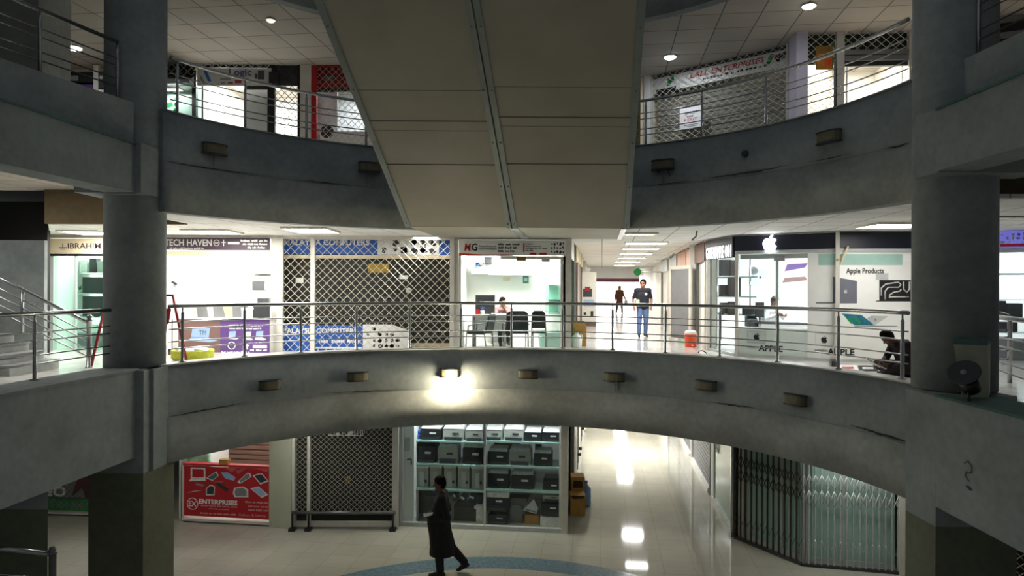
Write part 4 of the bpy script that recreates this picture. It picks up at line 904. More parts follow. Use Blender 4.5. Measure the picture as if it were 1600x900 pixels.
for cx, x0, x1, pl in ((1182, 1168, 1223, AF), (1288, 1273, 1335, AF)):
    yb = 551 if cx < 1200 else 555
    uL, hL = pl.pix(cx, yb - 25, -.02); fruit(pl, uL, hL, .16, -.02, -.012 if cx > 1200 else .01, M['ink'], t)
    b = MB(); u_0, h_1 = pl.pix(cx - 14, yb - 34, 0); u_1, h_0 = pl.pix(cx + 15, yb - 14, 0)
    for uu0, uu1, hh0, hh1 in ((u_0, u_1, h_1 - .008, h_1), (u_0, u_1, h_0, h_0 + .02), (u_0, u_0 + .008, h_0, h_1), (u_1 - .008, u_1, h_0, h_1)): b.pb(pl, uu0, uu1, -.018, .01, hh0, hh1)
    place('emblem_box', b, M['lgrey'], t)
    if cx < 1200:
        words_px('GREEN', pl, x0, yb - 10, x0 + 17, yb - 7, .012, M['ink'], t); words_px('APPLE', pl, x0 + 17, yb - 11, x1, yb - 2, .012, M['ink'], t, bold=.03)
    else:
        words_px('GREEN', pl, x0, yb - 9, x0 + 20, yb - 6, -.012, M['ink'], t); words_px('AP', pl, x0 + 20, yb - 10.5, 1310, yb - 1, -.012, M['ink'], t, bold=.03)
        u0, h0 = AP.pix(1313, yb - .5, -.012); u1, h1 = AP.pix(1335, yb - 9.5, -.012); lettering('PLE', AP, u0, h0, h1 - h0, -.012, M['ink'], t, width=u1 - u0, bold=.03)
# things inside
def inside(x, y0, z): return at(x, y0, z)
t = thing('wall_poster', 'round grey badge on the back wall of the corner shop', 'badge', AB.pix(1178, 422) and AB.w(AB.pix(1178, 427, -.03)[0], -.03, AB.pix(1178, 427, -.03)[1]))
u_, h_ = AB.pix(1178, 423, -.03); b = MB(); b.lathe(AB.w(u_, 0, h_), [(.11, 0), (.11, .02)], 20, axis=-AB.n); place('disc', b, M['grey'], t)
t = thing('wall_poster', 'white poster with small dark fruit emblem on the shop back wall', 'poster', AB.w(AB.pix(1187, 447, -.02)[0], -.02, AB.pix(1187, 447, -.02)[1]))
panel('sheet', AB, 1171, 421, 1201, 447, -.02, 0, M['lgrey'], t); uL, hL = AB.pix(1188, 433, -.03); fruit(AB, uL, hL, .07, -.026, -.02, M['ink'], t)
t = thing('wall_poster', 'large pinkish poster of laptops on the back wall behind the door frame', 'poster', AB.w(AB.pix(1240, 470, -.02)[0], -.02, AB.pix(1240, 470, -.02)[1]))
M['pinkw'] = mat('pale_pink_print', (226, 208, 206), .5, var=.08, scale=3)
panel('sheet', AB, 1219, 402, 1263, 498, -.02, 0, M['pinkw'], t)
for pts, m in ((((1226, 424), (1258, 418), (1262, 411), (1230, 413)), 'purple'), (((1222, 442), (1262, 438), (1258, 432), (1226, 434)), 'brownp'), (((1232, 464), (1263, 461), (1262, 452), (1228, 450)), 'lgrey'), (((1224, 487), (1260, 484), (1256, 474), (1230, 477)), 'lgrey')):
    b = MB(); b.pprism(AB, [AB.pix(x, y, -.03) for x, y in pts], -.028, -.02); place('printed_picture', b, M[m], t)
t = thing('glass_shelf_unit', 'stack of green edged glass shelves in the glazed corner of the fruit logo shop', 'shelves', at(1150, 556, 17.3) - Vector((0, 0, .0)))
for y, x1 in ((431.5, 1184), (463, 1182), (492, 1186)):
    b = MB(); c0 = at(1112, y + 1, 18.2); c1 = at(x1, y, 17.0); c2 = at(x1 + 2, y, 17.5); c3 = at(1116, y, 18.9); hz = c1.z
    b.hexa([Vector((c.x, c.y, hz - .035)) for c in (c0, c1, c2, c3)] + [Vector((c.x, c.y, hz)) for c in (c0, c1, c2, c3)]); place('shelf', b, M['shelf'], t)
for c in (at(1172, 500, 17.3), at(1120, 500, 18.6)): b = MB(); b.tube([Vector((c.x, c.y, MF)), Vector((c.x, c.y, UB - .4))], .02, 8); place('upright', b, M['steel'], t)
for i, (x, y, z, w, h, m, lb) in enumerate(((1133, 431, 17.95, .3, .42, 'dgrey', 'dark boxed device on the top glass shelf'), (1147, 431, 17.55, .22, .4, 'dgrey', 'second dark boxed device on the top glass shelf'), (1163, 463, 17.35, .22, .0, 'grey', ''), (1133, 463, 17.95, .3, .3, 'dgrey', 'dark boxed device on the middle glass shelf'),
        (1147, 463, 17.55, .3, .48, 'dgrey', 'tall dark boxed device on the middle glass shelf'), (1133, 492, 17.95, .25, .32, 'dgrey', 'grey boxed device on the lowest glass shelf'), (1146, 492, 17.55, .26, .34, 'dgrey', 'dark boxed device on the lowest glass shelf'), (1170, 492, 17.25, .3, .2, 'dgrey', 'small dark boxed device at the outer end of the lowest glass shelf'))):
    if not lb: continue
    q = at(x, y, z); b = MB(); b.box(q.x - w / 2, q.x + w / 2, q.y - .07, q.y + .07, q.z, q.z + h); b.box(q.x - w / 2 + .02, q.x + w / 2 - .02, q.y - .075, q.y - .07, q.z + h * .5, q.z + h * .9); tag(place('device_box', b, M[m]), lb, 'box')
t = thing('shop_counter', 'white service counter with dark edge behind the glass corner shop front', 'counter', at(1215, 545, 16.9) - Vector((0, 0, 0)))
c0, c1 = at(1190, 506, 16.6), at(1262, 506, 16.2); tz = c0.z
b = MB(); b.hexa([Vector((c0.x, c0.y, MF)), Vector((c1.x, c1.y, MF)), Vector((c1.x, c1.y + .6, MF)), Vector((c0.x, c0.y + .6, MF)), Vector((c0.x, c0.y, tz)), Vector((c1.x, c1.y, tz)), Vector((c1.x, c1.y + .6, tz)), Vector((c0.x, c0.y + .6, tz))]); place('body', b, M['white'], t)
b = MB(); b.hexa([Vector((c.x + dx, c.y + dy, z)) for z in (tz, tz + .04) for c, dx, dy in ((c0, -.05, -.06), (c1, .05, -.06), (c1, .05, .65), (c0, -.05, .65))]); place('countertop', b, M['dgrey'], t)
q = at(1175, 505, 16.9); t = thing('card_machine', 'dark machine on the glass shelf end beside the person in white', 'machine', q); b = MB(); b.hexa([Vector(v) + q for v in ((-.14, -.1, -.08), (.14, -.1, -.08), (.14, .12, -.08), (-.14, .12, -.08), (-.14, -.08, .08), (.12, -.08, .08), (.12, .12, .2), (-.14, .12, .2))]); place('body', b, M['dgrey'], t); b = MB(); b.box(q.x - .1, q.x + .1, q.y - .02, q.y + .1, q.z + .17, q.z + .19); place('screen', b, M['black'], t)
q = at(1187, 492, 16.9); t = thing('monitor', 'black monitor edge beside the person in white', 'monitor', Vector((q.x, q.y, tz + .04))); b = MB(); b.box(q.x - .1, q.x + .1, q.y - .03, q.y + .03, tz + .15, tz + .52); place('screen', b, M['black'], t); b = MB(); b.lathe((q.x, q.y, tz + .04), [(.1, 0), (.1, .015), (.025, .02), (.025, .12)], 14); place('stand', b, M['black'], t)
ceiling_light(tuple(AF.w(1.3, 1.9, UB)), 1.3, 1.0, 'ceiling light panel inside the corner shop with the fruit logo', 'lampc', 170, rgb=(242, 246, 255), group='light panels inside shops')
# the pole, tape and papers before the printed wall
t = thing('leaning_rod', 'pale rod tied with orange tape to the mullion in front of the printed wall', 'rod', AP.w(AP.pix(1313, 412, -.1)[0], -.1, AP.pix(1313, 412, -.1)[1]))
b = MB(); b.tube([AP.w(*[(u, -.12, h) for u, h in [AP.pix(x, y, -.12)]][0]) for x, y in ((1325, 385), (1313, 412))], .022, 7); place('rod', b, M['cream'], t); b = MB(); u_, h_ = AP.pix(1311.5, 406, -.12); b.pb(AP, u_ - .06, u_ + .07, -.13, -.05, h_ - .03, h_ + .03); place('tape', b, M['gold'], t)
for i, (x0, y0, x1, y1, m, lb, ct) in enumerate(((1272, 584, 1302, 566, 'dgrey', 'dark pouch on the floor behind the railing post', 'pouch'), (1310, 580, 1342, 571, 'winky', 'white sheet with red print on the floor below the printed wall', 'paper'), (1343, 580, 1372, 572, 'ink', 'black sheet with white lines on the floor by the crouching person', 'paper'))):
    if ct == 'pouch': x0, x1, y0, y1 = 1300, 1309, 574, 569
    q0, q1, q2 = on(x0, y0, MF), on(x1, y0, MF), on(x1 - 4, y1, MF); q3 = q0 + (q2 - q1)
    t = thing('paper_sheet' if ct == 'paper' else 'pouch', lb, ct, (q0 + q1) / 2); b = MB(); H = .012 if ct == 'paper' else .12
    b.hexa([q0, q1, q2, q3] + [v + Vector((0, 0, H)) for v in (q0, q1, q2, q3)]); place('sheet' if ct == 'paper' else 'body', b, M[m], t)
    b = MB(); k0, k1 = (.2, .8); A_ = [q0.lerp(q1, k0).lerp(q3.lerp(q2, k0), .3), q0.lerp(q1, k1).lerp(q3.lerp(q2, k1), .3), q0.lerp(q1, k1).lerp(q3.lerp(q2, k1), .6), q0.lerp(q1, k0).lerp(q3.lerp(q2, k0), .6)]
    b.hexa([v + Vector((0, 0, H)) for v in A_] + [v + Vector((0, 0, H + .004)) for v in A_]); place('print' if ct == 'paper' else 'flap', b, M['redink'] if i == 1 else M['winky'] if i == 2 else M['black'], t)
t = thing('floor_clip', 'bent dark hook lying on the gallery floor by the cooler', 'hook', on(1096, 553, MF)); q = on(1096, 553, MF); b = MB(); b.tube([q + Vector(v) for v in ((-.08, 0, .02), (-.05, 0, .07), (.02, 0, .08), (.08, -.02, .05), (.12, -.03, .015))], .014, 6); place('wire', b, M['black'], t)

# ================================================================== middle corridor
AX = Vector((.131, 1, 0)).normalized()
def cpl(p, length): q = Vector((p[0], p[1], 0)) + AX * length; return q
CLp = (1.43, 17.0); CRp = (S0[0], S0[1])
class Flip:                                # a wall measured from the end away from its plane's start
    def __init__(s, pl): s.pl, s.L = pl, pl.L
    def w(s, u, d, h): return s.pl.w(s.L - u, d, h)
LW = Flip(Plane(CLp, (cpl(CLp, 30).x, cpl(CLp, 30).y)))
RW = Flip(Plane((cpl(CRp, 30).x, cpl(CRp, 30).y), CRp))
def wallpiece(pl, u0, u1, h0, h1, m, nm='wall_corridor', d=0, th=.12): b = MB(); b.pb(pl, u0, u1, d, d + th, h0, h1); return struct(nm, b, m)
wallpiece(LW, 0, 29.7, MF, UB, M['frame'], d=.1); wallpiece(RW, .05, 30, MF, UB, M['frame'], d=.1)
# left row of shop fronts down the corridor: frames and panels
M['peach'] = mat('peach_panel', (196, 150, 122), .5, var=.1, scale=2); M['maroon'] = mat('maroon_band', (112, 46, 74), .6, var=.05)
LL = LW.L
t = thing('storefront', 'narrow corridor shop front next to the white shop corner, dark framed', 'shop front', LW.w(LL - 1.5, 0, MF))
for u in (LL - .35, LL - 2.4): b = MB(); b.pb(LW, u, u + .12, -.03, .08, MF, UB); place('upright', b, M['steel_dark'], t)
b = MB(); b.pb(LW, LL - 2.3, LL - .35, 0, .03, MF + .1, UB - .5); place('pane', b, M['glassg'], t); b = MB(); b.pb(LW, LL - 2.4, LL - .2, -.02, .08, UB - .5, UB); place('header', b, M['frame'], t)
for i, (a_, m, lb) in enumerate(((3.2, 'peach', 'peach panelled corridor shop front beyond the dark framed one'), (5.6, 'redp', 'dark red corridor shop front beyond the peach one'), (8.0, 'peach', 'second peach corridor shop front, before the poster board'), (15, 'cream', 'cream corridor shop front behind the poster board'))):
    t = thing('storefront', lb, 'shop front', LW.w(LL - a_ - .7, 0, MF))
    b = MB(); b.pb(LW, LL - a_ - 1.6, LL - a_, .02, .09, MF, UB - .45); place('panel', b, M[m], t)
    for u in (LL - a_, LL - a_ - 1.7): b = MB(); b.pb(LW, u, u + .12, -.04, .08, MF, UB); place('upright', b, M['frame' if i % 2 else 'steel_dark'], t)
    b = MB(); b.pb(LW, LL - a_ - 1.7, LL - a_, -.06, .08, UB - .45, UB - .02); place('header', b, M['cream'], t)
# poster board across the corridor side
PB = zpl(909, 28.6, 931.5, 28.6)
t = thing('poster_board', 'cream advertising board with pictures standing out from the corridor wall', 'board', PB.w(.3, 0, MF))
panel('board', PB, 909, 425, 931.5, 508, 0, .1, M['frame'], t)
panel('printed_picture', PB, 911, 451, 925, 464, -.01, 0, M['dgrey'], t); panel('printed_picture', PB, 914, 448, 922, 455, -.015, -.01, M['redp'], t); panel('printed_picture', PB, 912, 468, 928, 479, -.01, 0, M['lblue'], t); panel('printed_picture', PB, 912, 488, 916, 492, -.01, 0, M['ink'], t); panel('printed_picture', PB, 923, 486, 927, 494, -.01, 0, M['ink'], t)
panel('skirt', PB, 909, 503, 931.5, 510, -.02, 0, M['wood'], t)
# box and jug
t = thing('carton', 'tall open brown carton by the corridor corner of the gallery', 'box', on(903, 540, MF)); q = on(905, 540.5, MF); q.x = max(q.x, 1.86)
b = MB(); b.box(q.x - .17, q.x + .17, q.y - .15, q.y + .15, MF, MF + .52); place('body', b, M['card'], t)
b = MB(); b.hexa([Vector(v) for v in ((q.x - .17, q.y - .15, MF + .52), (q.x + .17, q.y - .15, MF + .52), (q.x + .1, q.y - .17, MF + .70), (q.x - .24, q.y - .17, MF + .70), (q.x - .17, q.y - .14, MF + .52), (q.x + .17, q.y - .14, MF + .52), (q.x + .1, q.y - .16, MF + .70), (q.x - .24, q.y - .16, MF + .70))]); place('flap', b, M['card'], t)
t = thing('water_jug', 'white plastic water jug in front of the tall brown carton', 'jug', on(896, 543, MF)); q = on(896, 542.5, MF); q.x = max(q.x, 1.74)
b = MB(); b.lathe(q, [(.12, 0), (.14, .03), (.14, .22), (.12, .3), (.05, .34), (.045, .38)], 20); place('body', b, M['white'], t); b = MB(); b.lathe(q + Vector((0, 0, .38)), [(.05, 0), (.05, .04)], 14); place('cap', b, M['lgrey'], t)
b = MB(); b.tube([q + Vector((.05, -.02, .33)), q + Vector((.15, -.02, .32)), q + Vector((.15, -.02, .2))], .016, 6); place('handle', b, M['white'], t)
# orange cooler
t = thing('water_cooler', 'orange water cooler with white lid on the corridor floor', 'cooler', on(1079, 543.5, MF)); q = on(1079, 542, MF)
k_ = q.y / F
b = MB(); b.lathe(q, [(8.2 * k_, 0), (9 * k_, .02), (9.2 * k_, 18 * k_), (8.6 * k_, 20 * k_)], 24); place('body', b, M['orange'], t)
b = MB(); b.lathe(q + Vector((0, 0, 20 * k_)), [(9 * k_, 0), (9 * k_, 3.5 * k_), (7 * k_, 5.5 * k_), (2 * k_, 6 * k_)], 24); place('lid', b, M['white'], t)
b = MB(); b.tube([q + Vector((-9.4 * k_, 0, 17 * k_)), q + Vector((-9.8 * k_, -.05, 22 * k_)), q + Vector((9.8 * k_, -.05, 20 * k_)), q + Vector((9.4 * k_, 0, 16 * k_))], .012, 6); place('handle', b, M['white'], t)
b = MB(); b.tube([q + Vector((0, -9 * k_, .06)), q + Vector((0, -9 * k_ - .05, .05))], .018, 8); place('tap', b, M['white'], t)
# right row
def rfront(x0, z_, label, m, wide=2.2, pane=None):
    u0 = (z_ - CRp[1]) / AX.y; t = thing('storefront', label, 'shop front', RW.w(u0 + wide / 2, 0, MF))
    b = MB(); b.pb(RW, u0, u0 + .16, -.06, .08, MF, UB); place('upright', b, M['frame'], t); b = MB(); b.pb(RW, u0 + wide - .1, u0 + wide, -.06, .08, MF, UB); place('upright', b, M['steel_dark'], t)
    b = MB(); b.pb(RW, u0 + .16, u0 + wide - .1, .02, .07, MF, UB - .55); place('panel' if not pane else 'pane', b, M[m], t)
    b = MB(); b.pb(RW, u0, u0 + wide, -.08, .05, UB - .55, UB - .05); place('sign_board', b, M['peach' if 'peach' in label else 'wood' if 'brown' in label else 'lgrey'], t)
    return t
rfront(0, 17.8, 'corridor shop front with brown sign board beside the glass corner shop', 'frame', 1.7)
rfront(0, 19.6, 'corridor shop front with peach sign board beyond the brown sign one', 'grey', 2.0)
rfront(0, 21.8, 'corridor shop front with pale sign board, past the peach sign one', 'green', 2.3)
rfront(0, 24.6, 'corridor shop front behind the man in the polo shirt', 'dgrey', 2.6)
rfront(0, 28.0, 'corridor shop front at the far bright end, below the round green sign', 'frame', 3.0)
# open glass door
GD = zpl(1046, 20.4, 1078, 19.4)
t = thing('door_1', 'open smoked glass door standing out into the corridor near the orange cooler', 'door', GD.w(.3, 0, MF)); t['kind'] = 'structure'
frame_px(t, GD, ((1045, 418, 1048, 528), (1076, 418, 1079, 533), (1045, 416, 1079, 420)), 0, .05, M['frame']); panel('pane', GD, 1048, 420, 1076, 528, .015, .03, M['grey'], t)
panel('lower_rail', GD, 1048, 522, 1076, 530, 0, .05, M['steel_dark'], t)
# round green sign on an arm
q = at(996, 425, 27.0); t = thing('projecting_sign', 'round green sign on an arm projecting over the corridor', 'sign', q)
b = MB(); b.lathe(q, [(.13, -.04), (.15, -.03), (.15, .03), (.13, .04)], 24, axis=(0, 1, 0)); place('disc', b, M['green'], t); b = MB(); b.tube([q + Vector((.14, 0, 0)), Vector((at(1034, 426, 27.0).x, q.y, q.z))], .025, 7); place('arm', b, M['frame'], t)
# small pole bracket hanging from ceiling tiles
for x, y, z, lb in ((1089, 363, 16.4, 'loose dark ceiling strip hanging by the fascia'), (1052, 397, 21, 'dark hook hanging from the corridor ceiling')):
    q = on(x, y - 2, UB); t = thing('ceiling_hook', lb, 'hook', q); b = MB(); b.tube([q, q + Vector((-.02, 0, -.12)), q + Vector((-.12, -.05, -.2))], .02, 6); place('hook', b, M['grey'], t)
# far end: daylight beyond
b = MB(); FE = 47.0; b.box(-3, 22, FE, FE + .1, MF, MF + 2.45); struct('window_1', b, M['day'])
b = MB(); b.box(-3, 22, FE - .1, FE + .2, MF + 2.45, UB); struct('wall_end', b, M['white'])
b = MB(); q0, q1 = at(931, 435, 41), at(999, 441, 41); b.box(q0.x - .3, q1.x, 41, 41.2, q1.z, q0.z); struct('lintel_band', b, M['maroon'])
b = MB(); b.box(q0.x - .3, q1.x, 41, 41.2, q0.z, UB); struct('lintel_band', b, M['white'])
for x in (0.5, 11.5): b = MB(); b.box(x - .1, x + .1, FE - .12, FE, MF, MF + 2.45); struct('window_frame', b, M['frame'])
for i, (z_, off) in enumerate(((19.0, 2.0), (21.6, 2.0), (24.6, 2.0), (28.2, 2.0), (32.5, 2.0), (37.5, 2.0))):
    p_ = Vector((CLp[0], CLp[1], 0)) + AX * (z_ - CLp[1]) + Vector((AX.y, -AX.x, 0)) * off
    ceiling_light((p_.x, p_.y, UB), 1.1, .6, 'corridor ceiling light panel, %s from the gallery on the middle floor' % ordn[i], 'lamp', 58, rot=-.131, louver=4, group='middle corridor light panels')
# ================================================================== ground floor
def zg(y, x): h, v = ray(x, y); return -EYE / v
def gpl(xa, ya, xb, yb): return zpl(xa, zg(ya, xa), xb, zg(yb, xb))
GC = 2.74
# left shop behind the columns
GO = gpl(60, 803, 150, 806)
t = thing('shop_banner', 'ground floor picture banner with white letters and green strip behind the olive columns', 'banner', GO.w(.5, 0, 0))
M['dred'] = mat('dark_red_print', (92, 52, 48), .6, var=.25, scale=3); M['greenp'] = mat('green_print', (64, 150, 84), .5, var=.2, scale=5)
panel('sheet', GO, 40, 700, 150, 778, .03, .06, M['grey'], t); panel('sheet', GO, 40, 778, 150, 799, .03, .06, M['greenp'], t); panel('sill', GO, 30, 799, 160, 805.5, -.1, .1, M['frame'], t)
b = MB(); b.pprism(GO, [GO.pix(x, y, .02) for x, y in ((112, 776), (122, 768), (128, 762), (134, 778), (150, 778), (150, 742), (124, 742), (118, 756))], .015, .03); place('printed_picture', b, M['dred'], t)
words_px('GO', GO, 64, 760, 103, 775, .03, M['winky'], t, bold=.03)
blobs(GO, 76, 780, 144, 797, 6, 1, .03, [M['grey']], t, 2, fill=1.0)
grille_px(t, GO, 40, 700, 150, 799, 0, .13, .13, .0035, M['black'], 'wire_mesh')
# red panel shop
GR = gpl(287, 815, 420, 822)
room(GR, GR.pix(276, 800)[0], GR.pix(421, 800)[0], .15, 2.8, 0, GC, M['white'], M['white'])
M['rpale'] = mat('pale_red_lettering', (206, 150, 150), .5)
t = thing('shop_counter', 'red printed shop counter with device pictures on the ground floor', 'counter', GR.w(.9, 0, 0))
panel('front_panel', GR, 287, 728, 420, 812, 0, .05, M['red'], t); panel('base', GR, 284, 810, 421, 820.5, -.05, .3, M['frame'], t); panel('top', GR, 286, 726.5, 421, 729, -.02, .13, M['redink'], t); panel('side_frame', GR, 284.5, 727, 287, 813, -.01, .5, M['frame'], t)
words_px('ENTERPRISES', GR, 311, 781, 371, 788, 0, M['winky'], t, bold=.03); words_px('EX', GR, 295, 783, 307, 791, 0, M['winky'], t, bold=.02)
dashes_px(GR, 314, 790, 371, 792.4, 0, M['rpale'], t, 21); dashes_px(GR, 326, 794.5, 358, 796.5, 0, M['rpale'], t, 22)
dashes_px(GR, 313, 801.5, 370, 804.5, 0, M['rpale'], t, 23); words_px('Gulberg III, Lahore', GR, 373, 803, 415, 807, 0, M['rpale'], t)
dashes_px(GR, 383, 783.5, 419, 786.5, 0, M['rpale'], t, 24); dashes_px(GR, 388, 790, 419, 793, 0, M['rpale'], t, 25); dashes_px(GR, 388, 796, 419, 799, 0, M['rpale'], t, 26)
u_, h_ = GR.pix(301, 787, 0); b = MB(); b.tube([GR.w(u_ + .13 * math.cos(k * PI / 12), -.006, h_ + .13 * math.sin(k * PI / 12)) for k in range(24)], .009, 5, closed=True); place('emblem', b, M['winky'], t)
def poly(pts, m, d=-.003, nm='printed_picture'): b = MB(); b.pprism(GR, [GR.pix(x, y, d) for x, y in pts], d - .004, d); place(nm, b, M[m], t)
def dev(pts, mout, minn, k=.78):
    poly(pts, mout); cx = sum(p_[0] for p_ in pts) / len(pts); cy = sum(p_[1] for p_ in pts) / len(pts); poly([(cx + (x - cx) * k, cy + (y - cy) * k) for x, y in pts], minn, -.008)
dev(((298, 747.5), (321, 748), (321, 731.5), (298, 730.5)), 'wrap', 'red'); poly(((295, 752), (322, 751), (321, 748.5), (298, 748)), 'wrap'); poly(((306, 755), (318, 757), (318, 760), (306, 758)), 'grey'); poly(((292, 770), (304, 768.5), (316, 766), (304, 766.5)), 'lgrey')
dev(((322, 747), (332, 751.5), (342, 743), (338, 736.5)), 'wrap', 'teal'); poly(((345, 738), (356, 738), (368, 746), (366, 751), (352, 748)), 'lblue'); dev(((371, 753), (375, 756), (393, 745), (391, 739), (386, 739)), 'wrap', 'grey'); dev(((395, 743), (404, 740), (410, 740), (420, 752), (407, 757)), 'wrap', 'dgrey')
dev(((322, 774), (335, 774), (336, 760), (329, 757), (322, 763)), 'wrap', 'dgrey'); poly(((337, 757), (341, 753), (358, 764), (355, 769)), 'dgrey'); dev(((364, 771), (367, 777), (388, 777), (388, 765), (380, 760), (366, 762)), 'wrap', 'grey'); dev(((391, 763), (404, 760), (419, 773), (409, 778)), 'wrap', 'lblue')
M['rlight'] = mat('light_red_print', (200, 90, 96), .4, var=.1, scale=4)
for pts in (((350, 730), (372, 730), (362, 738)), ((368, 735), (388, 730), (372, 741)), ((330, 753), (352, 751), (346, 754)), ((392, 730), (418, 732), (418, 738))): poly(pts, 'rlight', -.002)
t = thing('roller_shutter', 'brown slatted shutter wall behind the red printed counter', 'shutter', GR.w(1.4, 2.2, 0))
b = MB(); h = 0; u0 = GR.pix(334, 710, 2.2)[0]; u1 = GR.pix(421, 710, 2.2)[0]
while h < 2.6: b.pb(GR, u0, u1, 2.2, 2.23, h, h + .1); b.pb(GR, u0, u1, 2.23, 2.26, h + .09, h + .13); h += .13
place('slats', b, M['wood'], t)
# olive pillar and shutter shop
b = MB(); c0, c1 = GR.w(GR.pix(421, 800)[0], 0, 0), on(456, 827, 0); b.hexa([Vector((c0.x, c0.y - .03, 0)), Vector((c1.x, c1.y - .05, 0)), Vector((c1.x, c1.y + .5, 0)), Vector((c0.x, c0.y + .5, 0)), Vector((c0.x, c0.y - .03, GC)), Vector((c1.x, c1.y - .05, GC)), Vector((c1.x, c1.y + .5, GC)), Vector((c0.x, c0.y + .5, GC))]); struct('pillar', b, mat('pale_olive_paint', (182, 186, 164), .6, var=.06, scale=2))
GS = gpl(456, 826, 622, 826)
t = thing('roller_shutter', 'dark shutter behind the ground floor grille, with a strip of white lettering', 'shutter', GS.w(1, .25, 0))
b = MB(); h = 0; u0 = GS.pix(456, 700, .3)[0]; u1 = GS.pix(622, 700, .3)[0]
while h < GC: b.pb(GS, u0, u1, .3, .32, h, h + .075); b.pb(GS, u0, u1, .32, .34, h + .07, h + .09); h += .09
place('slats', b, M['shutter'], t)
panel('sign_strip', GS, 513, 668, 567, 681, .2, .22, M['winky'], t); dashes_px(GS, 514, 671, 566, 680, .2, M['ink'], t, 31); panel('faded_mark', GS, 539, 745, 547, 756, .285, .3, M['gold'], t); panel('keyhole_plate', GS, 612, 664, 616, 672, -.02, .02, M['dgrey'], t)
t = thing('folding_grille', 'ground floor diamond wire grille over the dark shutter', 'grille', GS.w(1, 0, 0))
frame_px(t, GS, ((455.5, 660, 460, 826), (480, 660, 484, 826), (613, 660, 622, 826)), -.05, .05, M['frame'], 'upright'); frame_px(t, GS, ((460, 815, 613, 823),), -.02, .04, M['frame'], 'bottom_rail')
grille_px(t, GS, 460, 655, 480, 800, 0, .125, .112, .0055); grille_px(t, GS, 484, 655, 613, 800, 0, .125, .112, .0055)
t = thing('barrier_bar', 'low steel bar on dark feet across the front of the ground floor grille', 'barrier', GS.w(1, -.2, 0))
b = MB(); b.tube([GS.w(GS.pix(x, 801, -.12)[0], -.12, GS.pix(x, 801, -.12)[1]) for x in (456, 618)], .035, 8); place('bar', b, M['steel_dark'], t)
for x in (457, 482, 614): 
    u_ = GS.pix(x, 801, -.12)[0]; b = MB(); b.tube([GS.w(u_, -.12, .38), GS.w(u_, -.12, .02)], .022, 6); b.pb(GS, u_ - .07, u_ + .07, -.2, -.04, 0, .06); place('foot', b, M['black'], t)
# ---- printer shop
GP = gpl(628, 821, 885, 833)
pu = lambda x, d=0: GP.pix(x, 700, d)[0]
room(GP, pu(626), pu(880), .06, 2.4, 0, GC, M['lgrey'], M['white'])
b = MB(); b.pb(GP, pu(877), pu(887), -.04, .12, 0, GC); struct('pillar', b, M['frame'])
t = thing('storefront', 'large plate glass window of the ground floor printer shop', 'shop front', GP.w(1.5, 0, 0))
frame_px(t, GP, ((626, 655, 629, 822), (756, 655, 758.5, 828)), -.02, .03, M['lgrey']); b = MB(); b.pb(GP, pu(628), pu(878), -.03, .06, 0, .09); place('sill', b, M['lgrey'], t)
b = MB(); b.pb(GP, pu(629), pu(756), 0, .01, .09, GC); place('pane', b, M['glass'], t); b = MB(); b.pb(GP, pu(758.5), pu(877), 0, .01, .09, GC); place('pane', b, M['glass'], t)
b = MB(); b.pb(GP, pu(628), pu(646), .05, .5, .0, GC); struct('wall_side', b, M['white'])
panel('wall_notice', GP, 632, 683, 641, 705, .03, .05, M['lgrey']); tag(bpy.data.objects['wall_notice'], 'grey notice on the white end panel of the printer shop', 'notice')
t = thing('shelf_rack', 'green edged glass shelving filled with printers in the shop window', 'shelves', GP.w(1.5, .5, 0))
ys1 = (690, 726.5, 765.5); 
for y in ys1: panel('shelf', GP, 647, y, 757, y + 1.2, .25, .95, M['shelf'], t)
for y in (691, 729.5, 767): panel('shelf', GP, 757, y, 877, y + 1.2, .25, .95, M['shelf'], t)
for x in (648, 755, 759, 874): b = MB(); b.pb(GP, pu(x, .26), pu(x, .26) + .025, .26, .29, 0, 2.6); place('upright', b, M['steel'], t)
pr = {}
M['pgrey'] = mat('warm_grey_casing', (168, 170, 160), .5, var=.06, scale=5); M['pblack'] = mat('black_casing', (34, 36, 38), .4, var=.1, scale=7)
